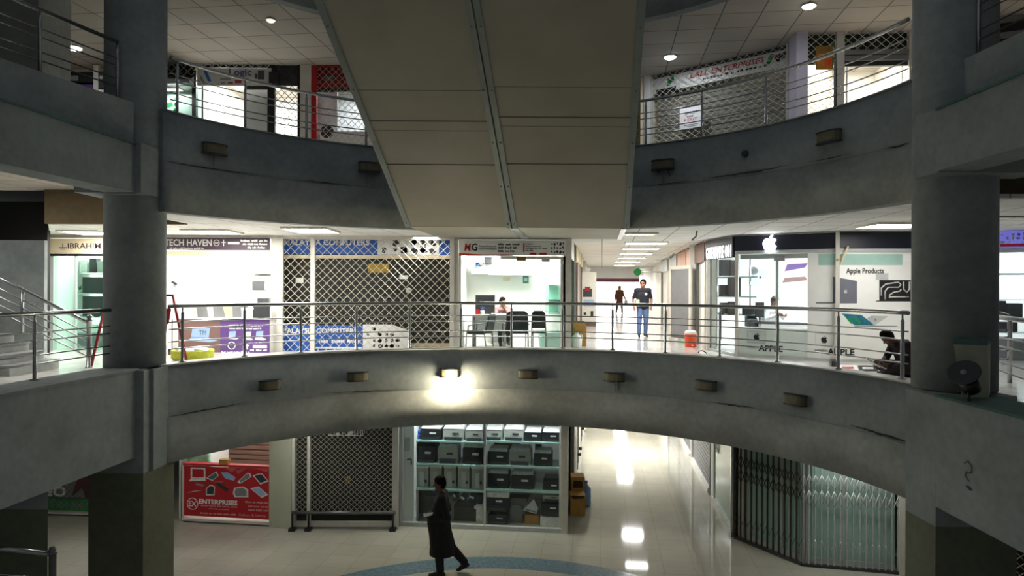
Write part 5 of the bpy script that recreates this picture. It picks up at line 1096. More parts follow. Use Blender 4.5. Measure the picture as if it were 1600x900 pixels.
def printer(x0, y0, x1, y1, col, label, d=.35, wrapped=True, depth=.42, upright=False, ybase=None):
    u0, h1 = GP.pix(x0, y0, d); u1, h0 = GP.pix(x1, y1, d)
    if ybase is not None: h0 = ybase
    w, h = u1 - u0, h1 - h0; cm = M['pgrey'] if col == 'grey' else M['pblack'] if col == 'black' else M['wrap']
    t = thing('printer', label, 'printer', GP.w((u0 + u1) / 2, d + depth / 2, h0), 'printers in the shop window')
    b = MB()
    if upright:
        b.pprism(GP, [(u0, h0), (u1, h0), (u1, h1 - h * .06), (u1 - w * .12, h1), (u0 + w * .12, h1), (u0, h1 - h * .06)], d, d + depth); place('body', b, cm, t)
        b = MB(); b.pb(GP, u0 + w * .3, u0 + w * .7, d - .02, d, h0 + h * .12, h0 + h * .8); place('door', b, M['lgrey'], t); b = MB(); b.pb(GP, u1 - w * .3, u1 - w * .12, d - .015, d, h0 + h * .3, h0 + h * .42); place('badge', b, M['dgrey'], t)
        b = MB(); b.pb(GP, u0 - .01, u1 + .01, d - .01, d + depth, h1 - h * .04, h1 + .02); place('wrapped_top', b, M['wrap'], t); return t
    b.pprism(GP, [(u0 + w * .03, h0), (u1 - w * .03, h0), (u1, h0 + h * .1), (u1, h1 - h * .22), (u1 - w * .04, h1 - h * .12), (u0 + w * .04, h1 - h * .12), (u0, h1 - h * .22), (u0, h0 + h * .1)], d, d + depth); place('body', b, cm, t)
    b = MB(); P = [GP.w(u0 + w * .03, d - .01, h1 - h * .14), GP.w(u1 - w * .03, d - .01, h1 - h * .14), GP.w(u1 - w * .03, d + depth, h1 - h * .14), GP.w(u0 + w * .03, d + depth, h1 - h * .14), GP.w(u0 + w * .08, d + .06, h1), GP.w(u1 - w * .08, d + .06, h1), GP.w(u1 - w * .08, d + depth, h1), GP.w(u0 + w * .08, d + depth, h1)]
    b.hexa(P); place('wrapped_top' if wrapped else 'lid', b, M['wrap'] if wrapped else cm, t)
    b = MB(); b.pb(GP, u0 + w * .1, u1 - w * .1, d - .03, d, h0 + h * .05, h0 + h * .22); b.pb(GP, u0 + w * .06, u1 - w * .06, d - .012, d, h0 + h * .26, h0 + h * .3); place('paper_tray', b, M['dgrey'] if col != 'black' else M['grey'] if False else M['dgrey'], t)
    b = MB(); b.pb(GP, u0 + w * .45, u0 + w * .75, d - .014, d, h0 + h * .5, h0 + h * .6); place('badge', b, M['wrap'] if col == 'black' else M['dgrey'], t); return t
SHY = {('top row', 0): 690, ('second row', 0): 726.5, ('third row', 0): 765.5, ('top row', 1): 691, ('second row', 1): 729.5, ('third row', 1): 767}
def run(rows, sh, where):
    n = {}
    for (x0, x1, yt, yb, col, wr) in rows:
        n[col] = n.get(col, 0) + 1
        nm = {'grey': 'grey', 'black': 'black', 'white': 'white wrapped'}[col]
        printer(x0, yt, x1, yb, col, '%s printer, %s of its colour along the %s of the %s glass shelves' % (nm, ordn[n[col] - 1], sh, where), wrapped=wr, ybase=GP.pix(757 if where == 'corridor side' else 647, SHY[(sh, int(where == 'corridor side'))], .25)[1] + .003)
LS, RS_ = 'shutter side', 'corridor side'
run(((657, 689, 666, 689, 'black', 1), (692, 725, 666, 689.5, 'grey', 1), (727, 754, 668, 689.5, 'grey', 1)), 'top row', LS)
run(((757, 785, 668, 688, 'grey', 1), (787, 818, 667, 690, 'grey', 1), (819, 846, 672, 690, 'black', 1), (847, 876, 672, 690, 'black', 1)), 'top row', RS_)
run(((650, 681, 692, 725, 'black', 0), (684, 715, 694, 726, 'grey', 1), (723, 756, 694, 726, 'black', 1)), 'second row', LS)
run(((762, 794, 701, 727, 'black', 1), (795, 829, 700, 729, 'grey', 1), (834, 862, 704, 729, 'black', 1)), 'second row', RS_)
run(((762, 795, 735, 765, 'black', 1), (799, 834, 737, 767, 'black', 1)), 'third row', RS_)
for i, (x0, x1, yt) in enumerate(((651, 669, 729), (672, 690, 729), (694, 712, 729), (716, 733, 730), (737, 755, 731))):
    printer(x0, yt, x1, 764.5, 'grey', 'upright grey machine, %s along the third row of the shutter side glass shelves' % ordn[i], upright=True, ybase=GP.pix(647, 765.5, .25)[1] + .003)
printer(848, 748, 877, 771, 'black', 'black printer topmost on the low stack at the corridor end', wrapped=False); printer(848, 772, 877, 784, 'grey', 'grey machine between the two black printers at the corridor end', wrapped=False); printer(845, 784, 877, 806, 'black', 'black printer lowest on the low stack at the corridor end', wrapped=False)
b = MB(); b.px(GP, 844, 807, 876, 824, .35, .8); b.px(GP, 846, 809, 874, 811, .34, .35); tag(place('carton', b, M['wrap']), 'white carton under the low stack at the corridor end', 'box')
printer(760, 769, 793, 800, 'black', 'black printer under a white wrap on the lower stack by the glass seam'); printer(762, 802, 793, 824, 'black', 'lowest black printer on the floor by the glass seam', wrapped=False, ybase=0.02)
b = MB(); b.px(GP, 757, 768, 795, 778, .3, .7); b.px(GP, 760, 766, 790, 768, .35, .7); tag(place('plastic_wrap', b, M['wrap']), 'sheet of white plastic wrap over the lower black printer stack', 'wrap')
b = MB(); b.px(GP, 648, 768, 690, 804, .6, 1.0); b.px(GP, 664, 774, 681, 782, .58, .6); tag(place('large_printer', b, M['dgrey']), 'large dark machine low on the floor by the white end panel', 'printer')
b = MB(); b.px(GP, 709, 790, 745, 821, .5, 1.0); b.px(GP, 712, 793, 742, 796, .48, .5); tag(place('large_printer', b, M['black']), 'black floor machine behind the walking man', 'printer')
for i, (x0, y0, x1, y1) in enumerate(((706, 770, 715, 782), (717, 773, 729, 787), (731, 772, 744, 787))):
    t = thing('toner_box', ('small wrapped box leaning beside the walking man', 'wrapped box with white rim in the middle of the black floor machine', 'wrapped box at the glass seam end of the black floor machine')[i], 'box', GP.w(pu((x0 + x1) / 2, .5), .5, GP.pix(x0, y1, .5)[1]))
    b = MB(); b.pprism(GP, [GP.pix(x, y, .5) for x, y in ((x0, y1), (x1 - 4, y1 + 2), (x1, y0 + 3), (x0 + 4, y0))], .5, .75); place('body', b, M['dgrey'], t); b = MB(); b.pprism(GP, [GP.pix(x, y, .49) for x, y in ((x0 + 2, y0 + 5), (x1 - 4, y0 + 8), (x1 - 3, y0 + 5), (x0 + 3, y0 + 2))], .48, .5); place('rim', b, M['wrap'], t)
b = MB(); b.px(GP, 746, 772, 753, 788, .5, .7); b.px(GP, 747, 774, 752, 776, .48, .5); tag(place('speaker_box', b, M['dgrey']), 'small upright dark box beside the glass seam', 'box')
b = MB(); b.px(GP, 744, 788, 756, 823, .45, .8); b.px(GP, 741, 790, 757, 796, .42, .45); tag(place('carton', b, M['wrap']), 'tall white carton on the floor at the glass seam', 'box')
q = GP.w(pu(815, 1.0), 1.0, 0); office_chair_grey = None
t = thing('folding_chair', 'grey chair seat among the printers behind the window', 'chair', q); 
b = MB(); b.px(GP, 797, 771, 826, 779, .9, 1.3); place('seat', b, M['dgrey'], t)
for x in (799, 824):
    for d_ in (.92, 1.26): b = MB(); u_, h_ = GP.pix(x, 778, d_); b.tube([GP.w(u_, d_, h_), GP.w(u_ + (-.05 if x < 810 else .05), d_, 0)], .016, 6); place('leg', b, M['steel_dark'], t)
t = thing('office_chair', 'small grey mesh backed chair low among the printers', 'chair', GP.w(pu(806, .6), .6, 0))
b = MB(); b.pprism(GP, [GP.pix(x, y, .55) for x, y in ((797, 822), (816, 822), (817, 797), (812, 789), (800, 789), (796, 797))], .55, .6); place('backrest', b, M['grey'], t)
b = MB(); b.px(GP, 797, 812, 817, 816, .6, .95); place('seat', b, M['dgrey'], t); 
for x in (798, 816): b = MB(); u_ = pu(x, .6); b.tube([GP.w(u_, .6, 0), GP.w(u_, .6, .35)], .015, 6); place('leg', b, M['steel_dark'], t)
t = thing('paper_ream', 'tilted stack of white sheets among the printers', 'paper', GP.w(pu(830, .5), .5, GP.pix(830, 803, .5)[1])); b = MB(); b.pprism(GP, [GP.pix(x, y, .5) for x, y in ((817, 797), (838, 803), (841, 795), (834, 780))], .5, .8); place('sheets', b, M['wrap'], t); b = MB(); b.pprism(GP, [GP.pix(x, y, .5) for x, y in ((820, 797), (838, 801), (838.5, 800), (821, 795))], .49, .5); place('band', b, M['grey'], t)
b = MB(); b.px(GP, 820, 804, 842, 824, .5, .9); b.px(GP, 822, 806, 840, 808, .49, .5); tag(place('carton', b, M['card']), 'brown carton standing below the tilted white sheets', 'box')
for x0, x1, y0, y1, m, lb in ((772, 812, 692, 701, 'card', 'long brown carton behind the second row printers'), (712, 717, 729, 765, 'peach', 'pink carton edge between upright grey machines'), (733, 737, 731, 764, 'peach', 'second pink carton edge, close to the glass seam'), (836, 846, 692, 704, 'dgrey', 'dark box at the back of the second row')):
    b = MB(); b.px(GP, x0, y0, x1, y1, .84, .94); b.px(GP, x0 + .6, y0 + 1, x1 - .6, y0 + 2.2, .83, .84); tag(place('carton', b, M[m]), lb, 'box')
b = MB(); q = GP.w(pu(652, .4), .4, GP.pix(652, 688, .4)[1]); b.ball(q + Vector((0, 0, .08)), .07, .06, .09); b.ball(q + Vector((.05, 0, .19)), .05, .05, .06); tag(place('plush_toy', b, M['blue']), 'small blue ornament on the top shelf by the white end panel', 'ornament')
b = MB(); q = GP.w(pu(636, -.0), .03, GP.pix(636, 718, .03)[1]); b.tube([q, q + Vector((.1, -.06, .03)), q + Vector((.1, -.06, -.1))], .018, 6); tag(place('wall_hook', b, M['dgrey']), 'dark hook on the white end panel', 'hook')
for i, (x, w_) in enumerate(((690, .0), (815, .0))):
    c = GP.w(pu(x), .16, GC)
    ceiling_light((c.x, c.y, GC), 1.5, .14, 'ceiling light panel above the printers, %s' % ('shutter side', 'corridor side')[i], 'lampc', 10, rgb=(238, 246, 246), group='light panels inside shops')
c = GR.w(.9, 1.4, GC); ceiling_light((c.x, c.y, GC), .6, .6, 'ceiling light panel above the red printed counter', 'lamp', 26, group='light panels inside shops')
# ---- ground corridor
gl = on(888, 833, 0); gr = on(1146, 839, 0)
LG = Flip(Plane(tuple(gl[:2]), tuple((gl + AX * 30)[:2]))); RG = Flip(Plane(tuple((gr + AX * 30)[:2]), tuple(gr[:2])))
wallpiece(LG, 0, 29.8, 0, GC, M['frame'], d=.1); wallpiece(RG, 0, 30, 0, GC, M['frame'], d=.1)
b = MB(); b.box(-5, 25, 46, 46.2, 0, GC); struct('wall_end', b, M['cream'])
N = LG.L
for i, a_ in enumerate((2.3, 6.1, 9.9)):
    t = thing('folding_grille', 'closed grille on the printer side of the ground corridor, %s from the atrium' % ordn[i], 'grille', LG.w(N - a_ - 1.6, 0, 0))
    for u in (N - a_ - .12, N - a_ - 3.2): b = MB(); b.pb(LG, u, u + .12, -.03, .06, 0, GC); place('upright', b, M['steel_dark'], t)
    b = MB(); b.pb(LG, N - a_ - 3.1, N - a_ - .12, .03, .06, 0, GC); place('shutter', b, M['frame'], t)
    place('lattice', grille_bars(LG, N - a_ - 3.1, N - a_ - .12, 0, GC, 0, .22, .2, .008), M['wire'], t)
    for u in (N - a_ - .1, N - a_ - 3.15): b = MB(); b.pb(LG, u, u + .1, -.12, -.02, .4, .48); place('lock', b, M['black'], t)
t = thing('storefront', 'green tinted glass shop front beside the folding gate on the ground corridor', 'shop front', RG.w(1.2, 0, 0))
b = MB(); b.pb(RG, .15, 2.5, 0, .04, .1, GC); place('pane', b, M['shelf'], t); b = MB(); b.pb(RG, 0, 2.6, -.05, .06, 0, .1); place('sill', b, M['white'], t)
b = MB(); b.pb(RG, 0, .14, -.05, .06, 0, GC); place('upright', b, M['steel'], t); b = MB(); b.pb(RG, 2.5, 3.0, -.03, .06, 0, GC); place('upright', b, M['white'], t); b = MB(); b.pb(RG, 3.0, 3.14, -.05, .06, 0, GC); place('upright', b, M['steel_dark'], t)
b = MB()
for u in (1.9, 2.1): b.pb(RG, u, u + .03, -.03, -.01, 1.35, GC)
for h in (1.4, 1.7, 2.0, 2.3): b.pb(RG, 1.9, 2.13, -.03, -.01, h, h + .04)
place('wall_ladder', b, M['steel_dark'], t)
for i, a_ in enumerate((3.3, 7.2, 11)):
    t = thing('roller_shutter', 'grey closed shutter on the folding gate side of the ground corridor, %s from the gate' % ordn[i], 'shutter', RG.w(a_ + 1.6, 0, 0))
    b = MB(); h = .1
    while h < GC: b.pb(RG, a_ + .1, a_ + 3.3, .02, .04, h, h + .1); b.pb(RG, a_ + .1, a_ + 3.3, .04, .06, h + .09, h + .12); h += .12
    place('slats', b, M['grey'], t); b = MB(); b.pb(RG, a_, a_ + 3.4, -.06, .06, 0, .1); place('sill', b, M['white'], t); b = MB(); b.pb(RG, a_ + 3.35, a_ + 3.5, -.05, .06, 0, GC); place('upright', b, M['frame'], t)
for i, z_ in enumerate((20.2, 22.7, 29.7, 32.3, 35.5, 39.0)):
    p_ = gl + AX * (z_ - gl.y) + Vector((AX.y, -AX.x, 0)) * 1.75
    ceiling_light((p_.x, p_.y, GC), .62, .3, 'ground corridor ceiling light panel, %s from the atrium' % ordn[i], 'lampc' if i != 0 else 'lampd', 170 if i else 20, rot=-.131, louver=5, group='ground corridor light panels')
# cartons and bottle at the corridor corner
def carton(x, y, w, d_, h, label, turn=0, tear=False):
    q = on(x, y, 0); q.y += d_ / 2; t = thing('carton', label, 'box', q, None, turn); X = Matrix.Translation(q) @ Matrix.Rotation(turn, 4, 'Z')
    return t, X
for x_, y_, p_, lb in ((6.4, 12.4, 13, 'over the folding gate'), (-4.6, 14.25, 8, 'over the ground floor grille and red counter'), (-8.5, 13.2, 14, 'behind the olive columns')):  # unseen panels hidden by the fascia, added to brighten gate, grille and floor
    ceiling_light((x_, y_, GC), .6, .3, 'unseen added ceiling light panel ' + lb, 'lamp', p_, group='added ground gallery light panels')
q = on(894, 806, 0); q.x += .13
t = thing('carton', 'torn brown carton on the floor at the printer shop corner', 'box', q + Vector((.05, .2, 0)))
b = MB(); b.box(q.x - .17, q.x + .18, q.y, q.y + .4, 0, .48); place('body', b, M['card'], t)
b = MB(); b.pprism(Plane((q.x - .2, q.y), (q.x + .2, q.y)), [(.08, .40), (.33, .41), (.36, .47), (.04, .48)], -.006, 0); place('torn_hole', b, M['card_in'], t)
b = MB(); b.hexa([Vector(v) for v in ((q.x + .18, q.y, .3), (q.x + .23, q.y - .03, .25), (q.x + .22, q.y + .3, .3), (q.x + .18, q.y + .35, .3), (q.x + .18, q.y, .48), (q.x + .19, q.y - .01, .48), (q.x + .19, q.y + .3, .48), (q.x + .18, q.y + .35, .48))]); place('flap', b, M['card'], t)
t = thing('carton', 'smaller brown carton with dark opening, behind the torn one', 'box', q + Vector((.0, .7, 0)))
q2 = q + Vector((.02, .5, 0)); b = MB(); b.box(q2.x - .12, q2.x + .2, q2.y, q2.y + .4, 0, .78); place('body', b, M['card'], t); b = MB(); b.pprism(Plane((q2.x - .12, q2.y), (q2.x + .3, q2.y)), [(.03, .52), (.28, .52), (.26, .68), (.05, .7)], -.006, 0); place('torn_hole', b, M['card_in'], t)
q = on(915, 789, 0); t = thing('water_bottle', 'large blue water bottle standing beside the brown cartons', 'bottle', q)
b = MB(); b.lathe(q, [(.12, 0), (.135, .02), (.135, .14), (.122, .16), (.135, .18), (.135, .3), (.122, .32), (.135, .34), (.13, .42), (.06, .5), (.045, .52), (.045, .56)], 24); place('body', b, M['water'], t); b = MB(); b.lathe(q + Vector((0, 0, .56)), [(.05, 0), (.05, .05)], 16); place('cap', b, M['blue'], t)
# ---- folding gate, two leaves
def gate(pa, pb, label, n, m, top=GC):
    pl = Plane(pa, pb); t = thing('folding_gate', label, 'gate', pl.w(pl.L / 2, 0, 0), 'collapsible gate leaves'); L_ = pl.L
    b = MB(); b.pb(pl, 0, L_, -.04, .04, 0, .05); place('floor_track', b, M['dgrey'], t)
    for i in range(n + 1):
        u = L_ * i / n; b = MB(); b.pb(pl, u - .012, u + .012, -.015, .015, .05, top); place('bar', b, m, t)
    for hb in (1.5, 1.2):
        b = MB()
        for i in range(n):
            u0, u1 = L_ * i / n, L_ * (i + 1) / n
            for d_, (ha, hb_) in ((-.02, (0, .3)), (.02, (.3, 0))): b.tube([pl.w(u0, d_, hb + ha), pl.w(u1, d_, hb + hb_)], .009, 5)
        place('lattice', b, m, t)
    for hb in (.35,):
        b = MB()
        for i in range(n):
            u0, u1 = L_ * i / n, L_ * (i + 1) / n; b.tube([pl.w(u0, -.02, hb + .18), pl.w((u0 + u1) / 2, -.02, hb), pl.w(u1, -.02, hb + .18)], .006, 4)
        place('lower_lattice', b, m, t)
    return pl
ga, gb, gc = on(1149, 841, 0), on(1254, 884, 0), on(1404, 897, 0)
M['gateb'] = mat('dark_gate_steel', (70, 66, 54), .5, .4, var=.2, scale=6); M['gatew'] = mat('pale_gate_steel', (196, 202, 196), .35, .3, var=.1, scale=6)
g1 = gate(ga[:2], gb[:2], 'folding gate leaf of darker bars beside the ground corridor', 12, M['gateb']); g2 = gate(gb[:2], gc[:2], 'folding gate leaf of pale bars beside the olive column', 15, M['gatew'])
t = thing('glass_wall', 'green tinted glass shop wall behind the folding gate', 'glass wall', g1.w(1, .3, 0))
for pl, u0, u1 in ((g1, .1, g1.L + .05), (g2, 0, g2.L)):
    b = MB(); b.pb(pl, u0, u1, .22, .25, .05, GC); place('pane', b, M['shelf'], t); b = MB(); b.pb(pl, u0, u1, .2, .28, 0, .1); place('sill', b, M['lgrey'], t)
for pl, us in ((g1, (.1, 1.0, 1.6)), (g2, (.03, .75, 1.5))):
    for u in us: b = MB(); b.pb(pl, u, u + .05, .2, .27, 0, GC); place('mullion', b, M['lgrey'], t)
b = MB(); b.pb(g2, g2.L, g2.L + .16, -.05, .1, 0, GC); struct('pillar', b, M['frame'])
# far side mesh by the edge of the view
GE = zpl(1560, 10.6, 1640, 10.2); t = thing('folding_grille', 'dark mesh gate glimpsed beyond the olive column under the wing', 'grille', GE.w(.4, 0, 0))
b = MB(); b.pb(GE, -.2, 1.5, .06, .1, 0, GC); place('shutter', b, M['shutter'], t); place('lattice', grille_bars(GE, -.2, 1.5, 0, GC, 0, .14, .14, .007), M['wire'], t); b = MB(); b.pb(GE, -.25, -.15, -.04, .1, 0, GC); place('upright', b, M['dgrey'], t)
# ================================================================== upper gallery shops
UL = zpl(60, 17.3, 600, 17.3); ux = lambda x, d=0: UL.pix(x, 100, d)[0]
b = MB(); b.pb(UL, -6, ux(304), .4, .5, UF, TB); struct('wall_back', b, M['cream'])
room(UL, ux(304), ux(470), .1, 3.0, UF, TB, M['white']); room(UL, ux(480), ux(600), .1, 2.6, UF, TB, M['lgrey'])
b = MB(); b.pb(UL, ux(470), ux(487), -.05, .3, UF, TB); struct('pillar', b, M['frame'])
t = thing('storefront', 'upper shop with dark slatted awning and green tinted glass, beside the round column', 'shop front', UL.w(ux(275), 0, UF))
panel('header', UL, 200, 96, 304, 118, -.02, .1, M['black'], t); grille_px(t, UL, 200, 97, 304, 118, -.06, .2, .2, .01)
b = MB(); P = [UL.pix(x, y, 0) for x, y in ((200, 119), (304, 119))]
b.hexa([UL.w(u, d, h) for u, d, h in ((P[0][0], -.02, P[0][1] - .25), (P[1][0] + .3, -.9, P[1][1] - .42), (P[1][0], 0, P[1][1] - .25), (P[0][0], .05, P[0][1] - .25), (P[0][0], -.02, P[0][1]), (P[1][0] + .3, -.9, P[1][1] - .36), (P[1][0], 0, P[1][1]), (P[0][0], .05, P[0][1]))]); place('awning', b, M['dgrey'], t)
panel('pane', UL, 200, 125, 300, 190, .02, .04, M['shelf'], t); panel('upright', UL, 300, 110, 306, 200, -.06, .06, M['black'], t); panel('upright', UL, 306, 125, 318, 200, 1.0, 1.06, M['glassg'], t)
blobs(UL, 250, 148, 300, 178, 5, 3, .02, [M['green'], M['winky'], M['greenp']], t, 8, fill=1.0)
ceiling_light(tuple(on(262, 137, TB - 1.2)) if False else tuple(UL.w(ux(266, -.3), -.25, UL.pix(266, 137, -.3)[1])), .5, .18, 'short bright tube light under the dark awning', 'lamp', 8, group='upper gallery lamps')
t = thing('shop_sign', 'white upper shop sign with blue triangle and dark lettering', 'sign', UL.w(ux(360), 0, UL.pix(360, 133)[1]))
panel('board', UL, 308, 106, 424, 134, -.05, 0, M['lgrey'], t); words_px('Logic', UL, 358, 107, 393, 118, -.05, M['purple'], t, bold=.02)
b = MB(); b.pprism(UL, [UL.pix(x, y, -.06) for x, y in ((325, 127), (330, 127), (322, 109), (318, 111))], -.056, -.05); place('emblem', b, M['blue'], t)
b = MB(); b.pprism(UL, [UL.pix(x, y, -.06) for x, y in ((312, 122), (318, 130), (320, 129), (314, 118))], -.056, -.05); place('emblem', b, M['grey'], t)
panel('printed_picture', UL, 398, 115, 402, 123, -.055, -.05, M['dgrey'], t); panel('printed_picture', UL, 403, 110, 413, 124, -.055, -.05, M['dgrey'], t)
for x0, x1, y0, y1, m in ((344, 360, 122, 125, 'grey'), (356, 364, 128, 131, 'redp'), (367, 377, 125, 130, 'redp'), (345, 352, 128, 131, 'grey')): panel('printed_line', UL, x0, y0, x1, y1, -.055, -.05, M[m], t)
panel('header', UL, 306, 98, 424, 106, -.02, .06, M['black'], t); grille_px(t, UL, 306, 98, 424, 105, -.08, .2, .2, .01, M['lgrey'])
t = thing('storefront', 'bright white upper shop interior framed in black, beneath the white sign', 'shop front', UL.w(ux(360), 0, UF))
frame_px(t, UL, ((418, 97, 429, 225), (465, 97, 470.5, 228), (384, 134, 424, 139)), -.04, .05, M['black'])
panel('screen_wall', UL, 385, 139, 419, 215, .3, .34, M['lgrey'], t); panel('glass_edge', UL, 304, 136, 318, 205, .05, .07, M['glassg'], t)
panel('black_cutout', UL, 420, 112, 435, 130, -.07, -.05, M['black'], t); panel('header', UL, 429, 97, 465, 134, .02, .08, M['dgrey'], t)
grille_px(t, UL, 429, 97, 465, 226, -.0, .175, .175, .008, M['dgrey'])
t = thing('storefront', 'red framed upper shop behind wire grille, next to the escalator', 'shop front', UL.w(ux(520), 0, UF))
frame_px(t, UL, ((487, 102, 494, 232), (494, 99, 600, 103)), -.05, .05, M['red']); panel('header', UL, 494, 103, 600, 138, .1, .16, M['redp'], t); panel('red_band', UL, 494, 128, 600, 138, .08, .1, M['red'], t); panel('lower_edge', UL, 494, 138, 600, 143, .06, .16, M['black'], t)
panel('screen_wall', UL, 494, 143, 527, 230, 1.0, 1.04, M['lgrey'], t); panel('white_counter', UL, 500, 205, 600, 235, .7, 1.0, M['white'], t)
panel('printed_logo', UL, 508, 119, 520, 126, .09, .1, M['grey'], t)
grille_px(t, UL, 494, 103, 600, 235, 0, .165, .165, .007)
u_, h_ = UL.pix(511.5, 206, .5); t = thing('wall_fan', 'round black fan behind the red framed upper grille', 'fan', UL.w(u_, .5, h_ - .17))
b = MB(); b.lathe(UL.w(u_, .5, h_), [(.16, 0), (.17, .01), (.17, .05), (.16, .06)], 24, axis=-UL.n); place('ring', b, M['black'], t)
for k in range(5):
    a_ = k * 2 * PI / 5; b = MB(); b.pprism(UL, [(u_ + r * math.cos(a_ + o), h_ + r * math.sin(a_ + o)) for r, o in ((.03, 0), (.14, -.1), (.15, .5), (.05, .7))], .42, .43); place('blade', b, M['dgrey'], t)
for u0, u1, pw, lb, m in ((304, 420, 130, 'with the white sign', 'lamp'), (494, 600, 22, 'framed in red', 'lampc')):
    c = UL.w((ux(u0) + ux(u1)) / 2, 1.5, TB - .001); ceiling_light(tuple(c), 1.2, .9, 'ceiling light panel inside the upper shop ' + lb, m, pw, group='light panels inside shops')
# signs glimpsed on the far wing
t = thing('shop_sign', 'dark upper shop sign with purple end glimpsed through the wing railing', 'sign', UL.w(ux(140), 0, UL.pix(140, 140)[1]))
panel('board', UL, 60, 112, 146, 132, -.05, 0, M['black'], t); panel('printed_line', UL, 96, 118, 122, 126, -.055, -.05, M['grey'], t); panel('purple_end', UL, 118, 129, 146, 138, -.05, 0, M['purple'], t)
panel('header', UL, 152, 112, 190, 140, -.05, 0, M['dgrey'], t); panel('upright', UL, 146, 101, 153, 160, -.07, .02, M['frame'], t); panel('upright', UL, 60, 101, 66, 112, -.05, 0, M['black'], t); panel('lit_strip', UL, 150, 138, 190, 146, -.05, 0, M['white'], t); blobs(UL, 154, 114, 186, 126, 4, 1, -.05, [M['lgrey']], t, 3)
# far side of the upper gallery
URa = Plane(P2(1008, 18.1), P2(1242, 15.5)); URb = Plane(P2(1256, 15.0), P2(1470, 14.8))
u1 = lambda x, d=0: URa.pix(x, 150, d)[0]; u2 = lambda x, d=0: URb.pix(x, 100, d)[0]
room(URa, u1(1014), u1(1240), .1, 2.5, UF, TB, M['cream']); room(URb, u2(1258), u2(1460), .1, 2.8, UF, TB, M['white'])
b = MB(); b.pb(URa, u1(1008), u1(1017), -.06, .2, UF, TB); struct('pillar', b, M['white']); b = MB(); b.pb(URb, u2(1242), u2(1260), -.1, .4, UF, TB); struct('pillar', b, mat('lilac_white_paint', (206, 200, 216), .5, var=.05, scale=3))
c0 = URa.w(u1(1008), 0, 0); b = MB(); b.pb(Plane((c0.x - .02, c0.y), (c0.x + 3.5, c0.y + 26)), 0, 26, .0, .1, UF, TB); struct('wall_corridor', b, M['cream'])
c0 = UL.w(ux(600), 0, 0); b = MB(); b.pb(UL, ux(600), ux(600) + .3, 0, 2.6, UF, TB); struct('wall_corridor', b, M['cream'])
b = MB(); b.box(-3, 12, 40, 40.2, UF, TB); struct('wall_end', b, M['cream'])
def upx(pl, x0, ya, yb, x1, yc, yd, d0, d1, m, parent, nm):      # a board whose edges follow the wall's slant in view
    u0, hA = pl.pix(x0, ya, d0); hB = pl.pix(x0, yb, d0)[1]; uu1, hC = pl.pix(x1, yc, d0); hD = pl.pix(x1, yd, d0)[1]
    b = MB(); b.pb(pl, u0, uu1, d0, d1, (hB + hD) / 2, (hA + hC) / 2); return place(nm, b, m, parent)
t = thing('shop_sign', 'white upper sign with red italic lettering behind the wire grille', 'sign', URa.w(u1(1120), .1, URa.pix(1120, 140, .1)[1]))
hs0, hs1 = URa.pix(1020, 147, .1)[1], URa.pix(1020, 119, .1)[1]; hs0 = (hs0 + URa.pix(1230, 103, .1)[1]) / 2; hs1 = TB - .09
b = MB(); b.pb(URa, u1(1018, .1), u1(1232, .1), .1, .14, hs0, hs1); place('board', b, M['white'], t); hh = hs1 - hs0
b = MB(); b.pb(URa, u1(1018, .1), u1(1232, .1), .12, .16, hs1, TB); place('top_rail', b, M['dgrey'], t)
ua, ub = u1(1078, .1), u1(1195, .1); lettering('LALL ENTERPRISES', URa, ua, hs0 + hh * .52, hh * .32, .1, M['redink'], t, width=ub - ua, shear=.25, bold=.02)
dashes_px(URa, 1098, 128, 1200, 124.5, .1, M['ink'], t, 41) if False else None
b = MB(); rnd = random.Random(6); ua, ub = u1(1098, .1), u1(1200, .1); k_ = ua
while k_ < ub - .06:
    w_ = rnd.uniform(.04, .09); b.pb(URa, k_, k_ + w_, .094, .1, hs0 + hh * .24, hs0 + hh * rnd.choice((.33, .36, .38))); k_ += w_ + rnd.choice((.02, .02, .07))
place('printed_line', b, M['ink'], t)
ua, ub = u1(1024, .1), u1(1056, .1)
for i, (fx, fh, m) in enumerate(((1045, .72, 'green'), (1050, .84, 'green'), (1047, .58, 'green'), (1051, .66, 'green'), (1045, .46, 'greenp'), (1203, .62, 'green'), (1206, .78, 'green'), (1201, .46, 'green'), (1213, .66, 'redink'), (1219, .7, 'ink'), (1224, .56, 'grey'), (1216, .48, 'ink'), (1226, .75, 'dgrey'))):
    u_ = u1(fx, .1); b = MB(); b.lathe(URa.w(u_, .098, hs0 + hh * fh), [(.055, 0), (.055, .006)], 10, axis=-URa.n); place('printed_leaf' if i < 8 else 'printed_picture', b, M[m], t)
panel('printed_line', URa, 1025, 141, 1056, 143.5, .095, .1, M['ink'], t)
t = thing('roller_shutter', 'pale drab shutter closed behind the white wire grille on the upper gallery', 'shutter', URa.w(u1(1120), .3, UF))
b = MB(); h = UF; M['drab'] = mat('drab_shutter', (140, 138, 124), .6, var=.06, scale=4)
while h < hs0 + .1: b.pb(URa, u1(1018), u1(1238), .3, .32, h, h + .1); b.pb(URa, u1(1018), u1(1238), .32, .34, h + .09, h + .12); h += .12
place('slats', b, M['drab'], t)
t = thing('folding_grille', 'white diamond wire grille over the red lettered upper shop', 'grille', URa.w(u1(1120), 0, UF))
for xa, xb in ((1014, 1019), (1229, 1233), (1237, 1242)): b = MB(); b.pb(URa, u1(xa), u1(xb), -.05, .06, UF, TB); place('upright', b, M['frame'] if xa < 1236 else M['dgrey'], t)
place('lattice', grille_bars(URa, u1(1019), u1(1231), UF, TB - .03, 0, .205, .15, .0075), M['wire'], t)
t = thing('paper_notice', 'white paper notice with dark and red words hung on the white wire grille', 'notice', URa.w(u1(1078, -.03), -.03, URa.pix(1078, 202, -.03)[1]))
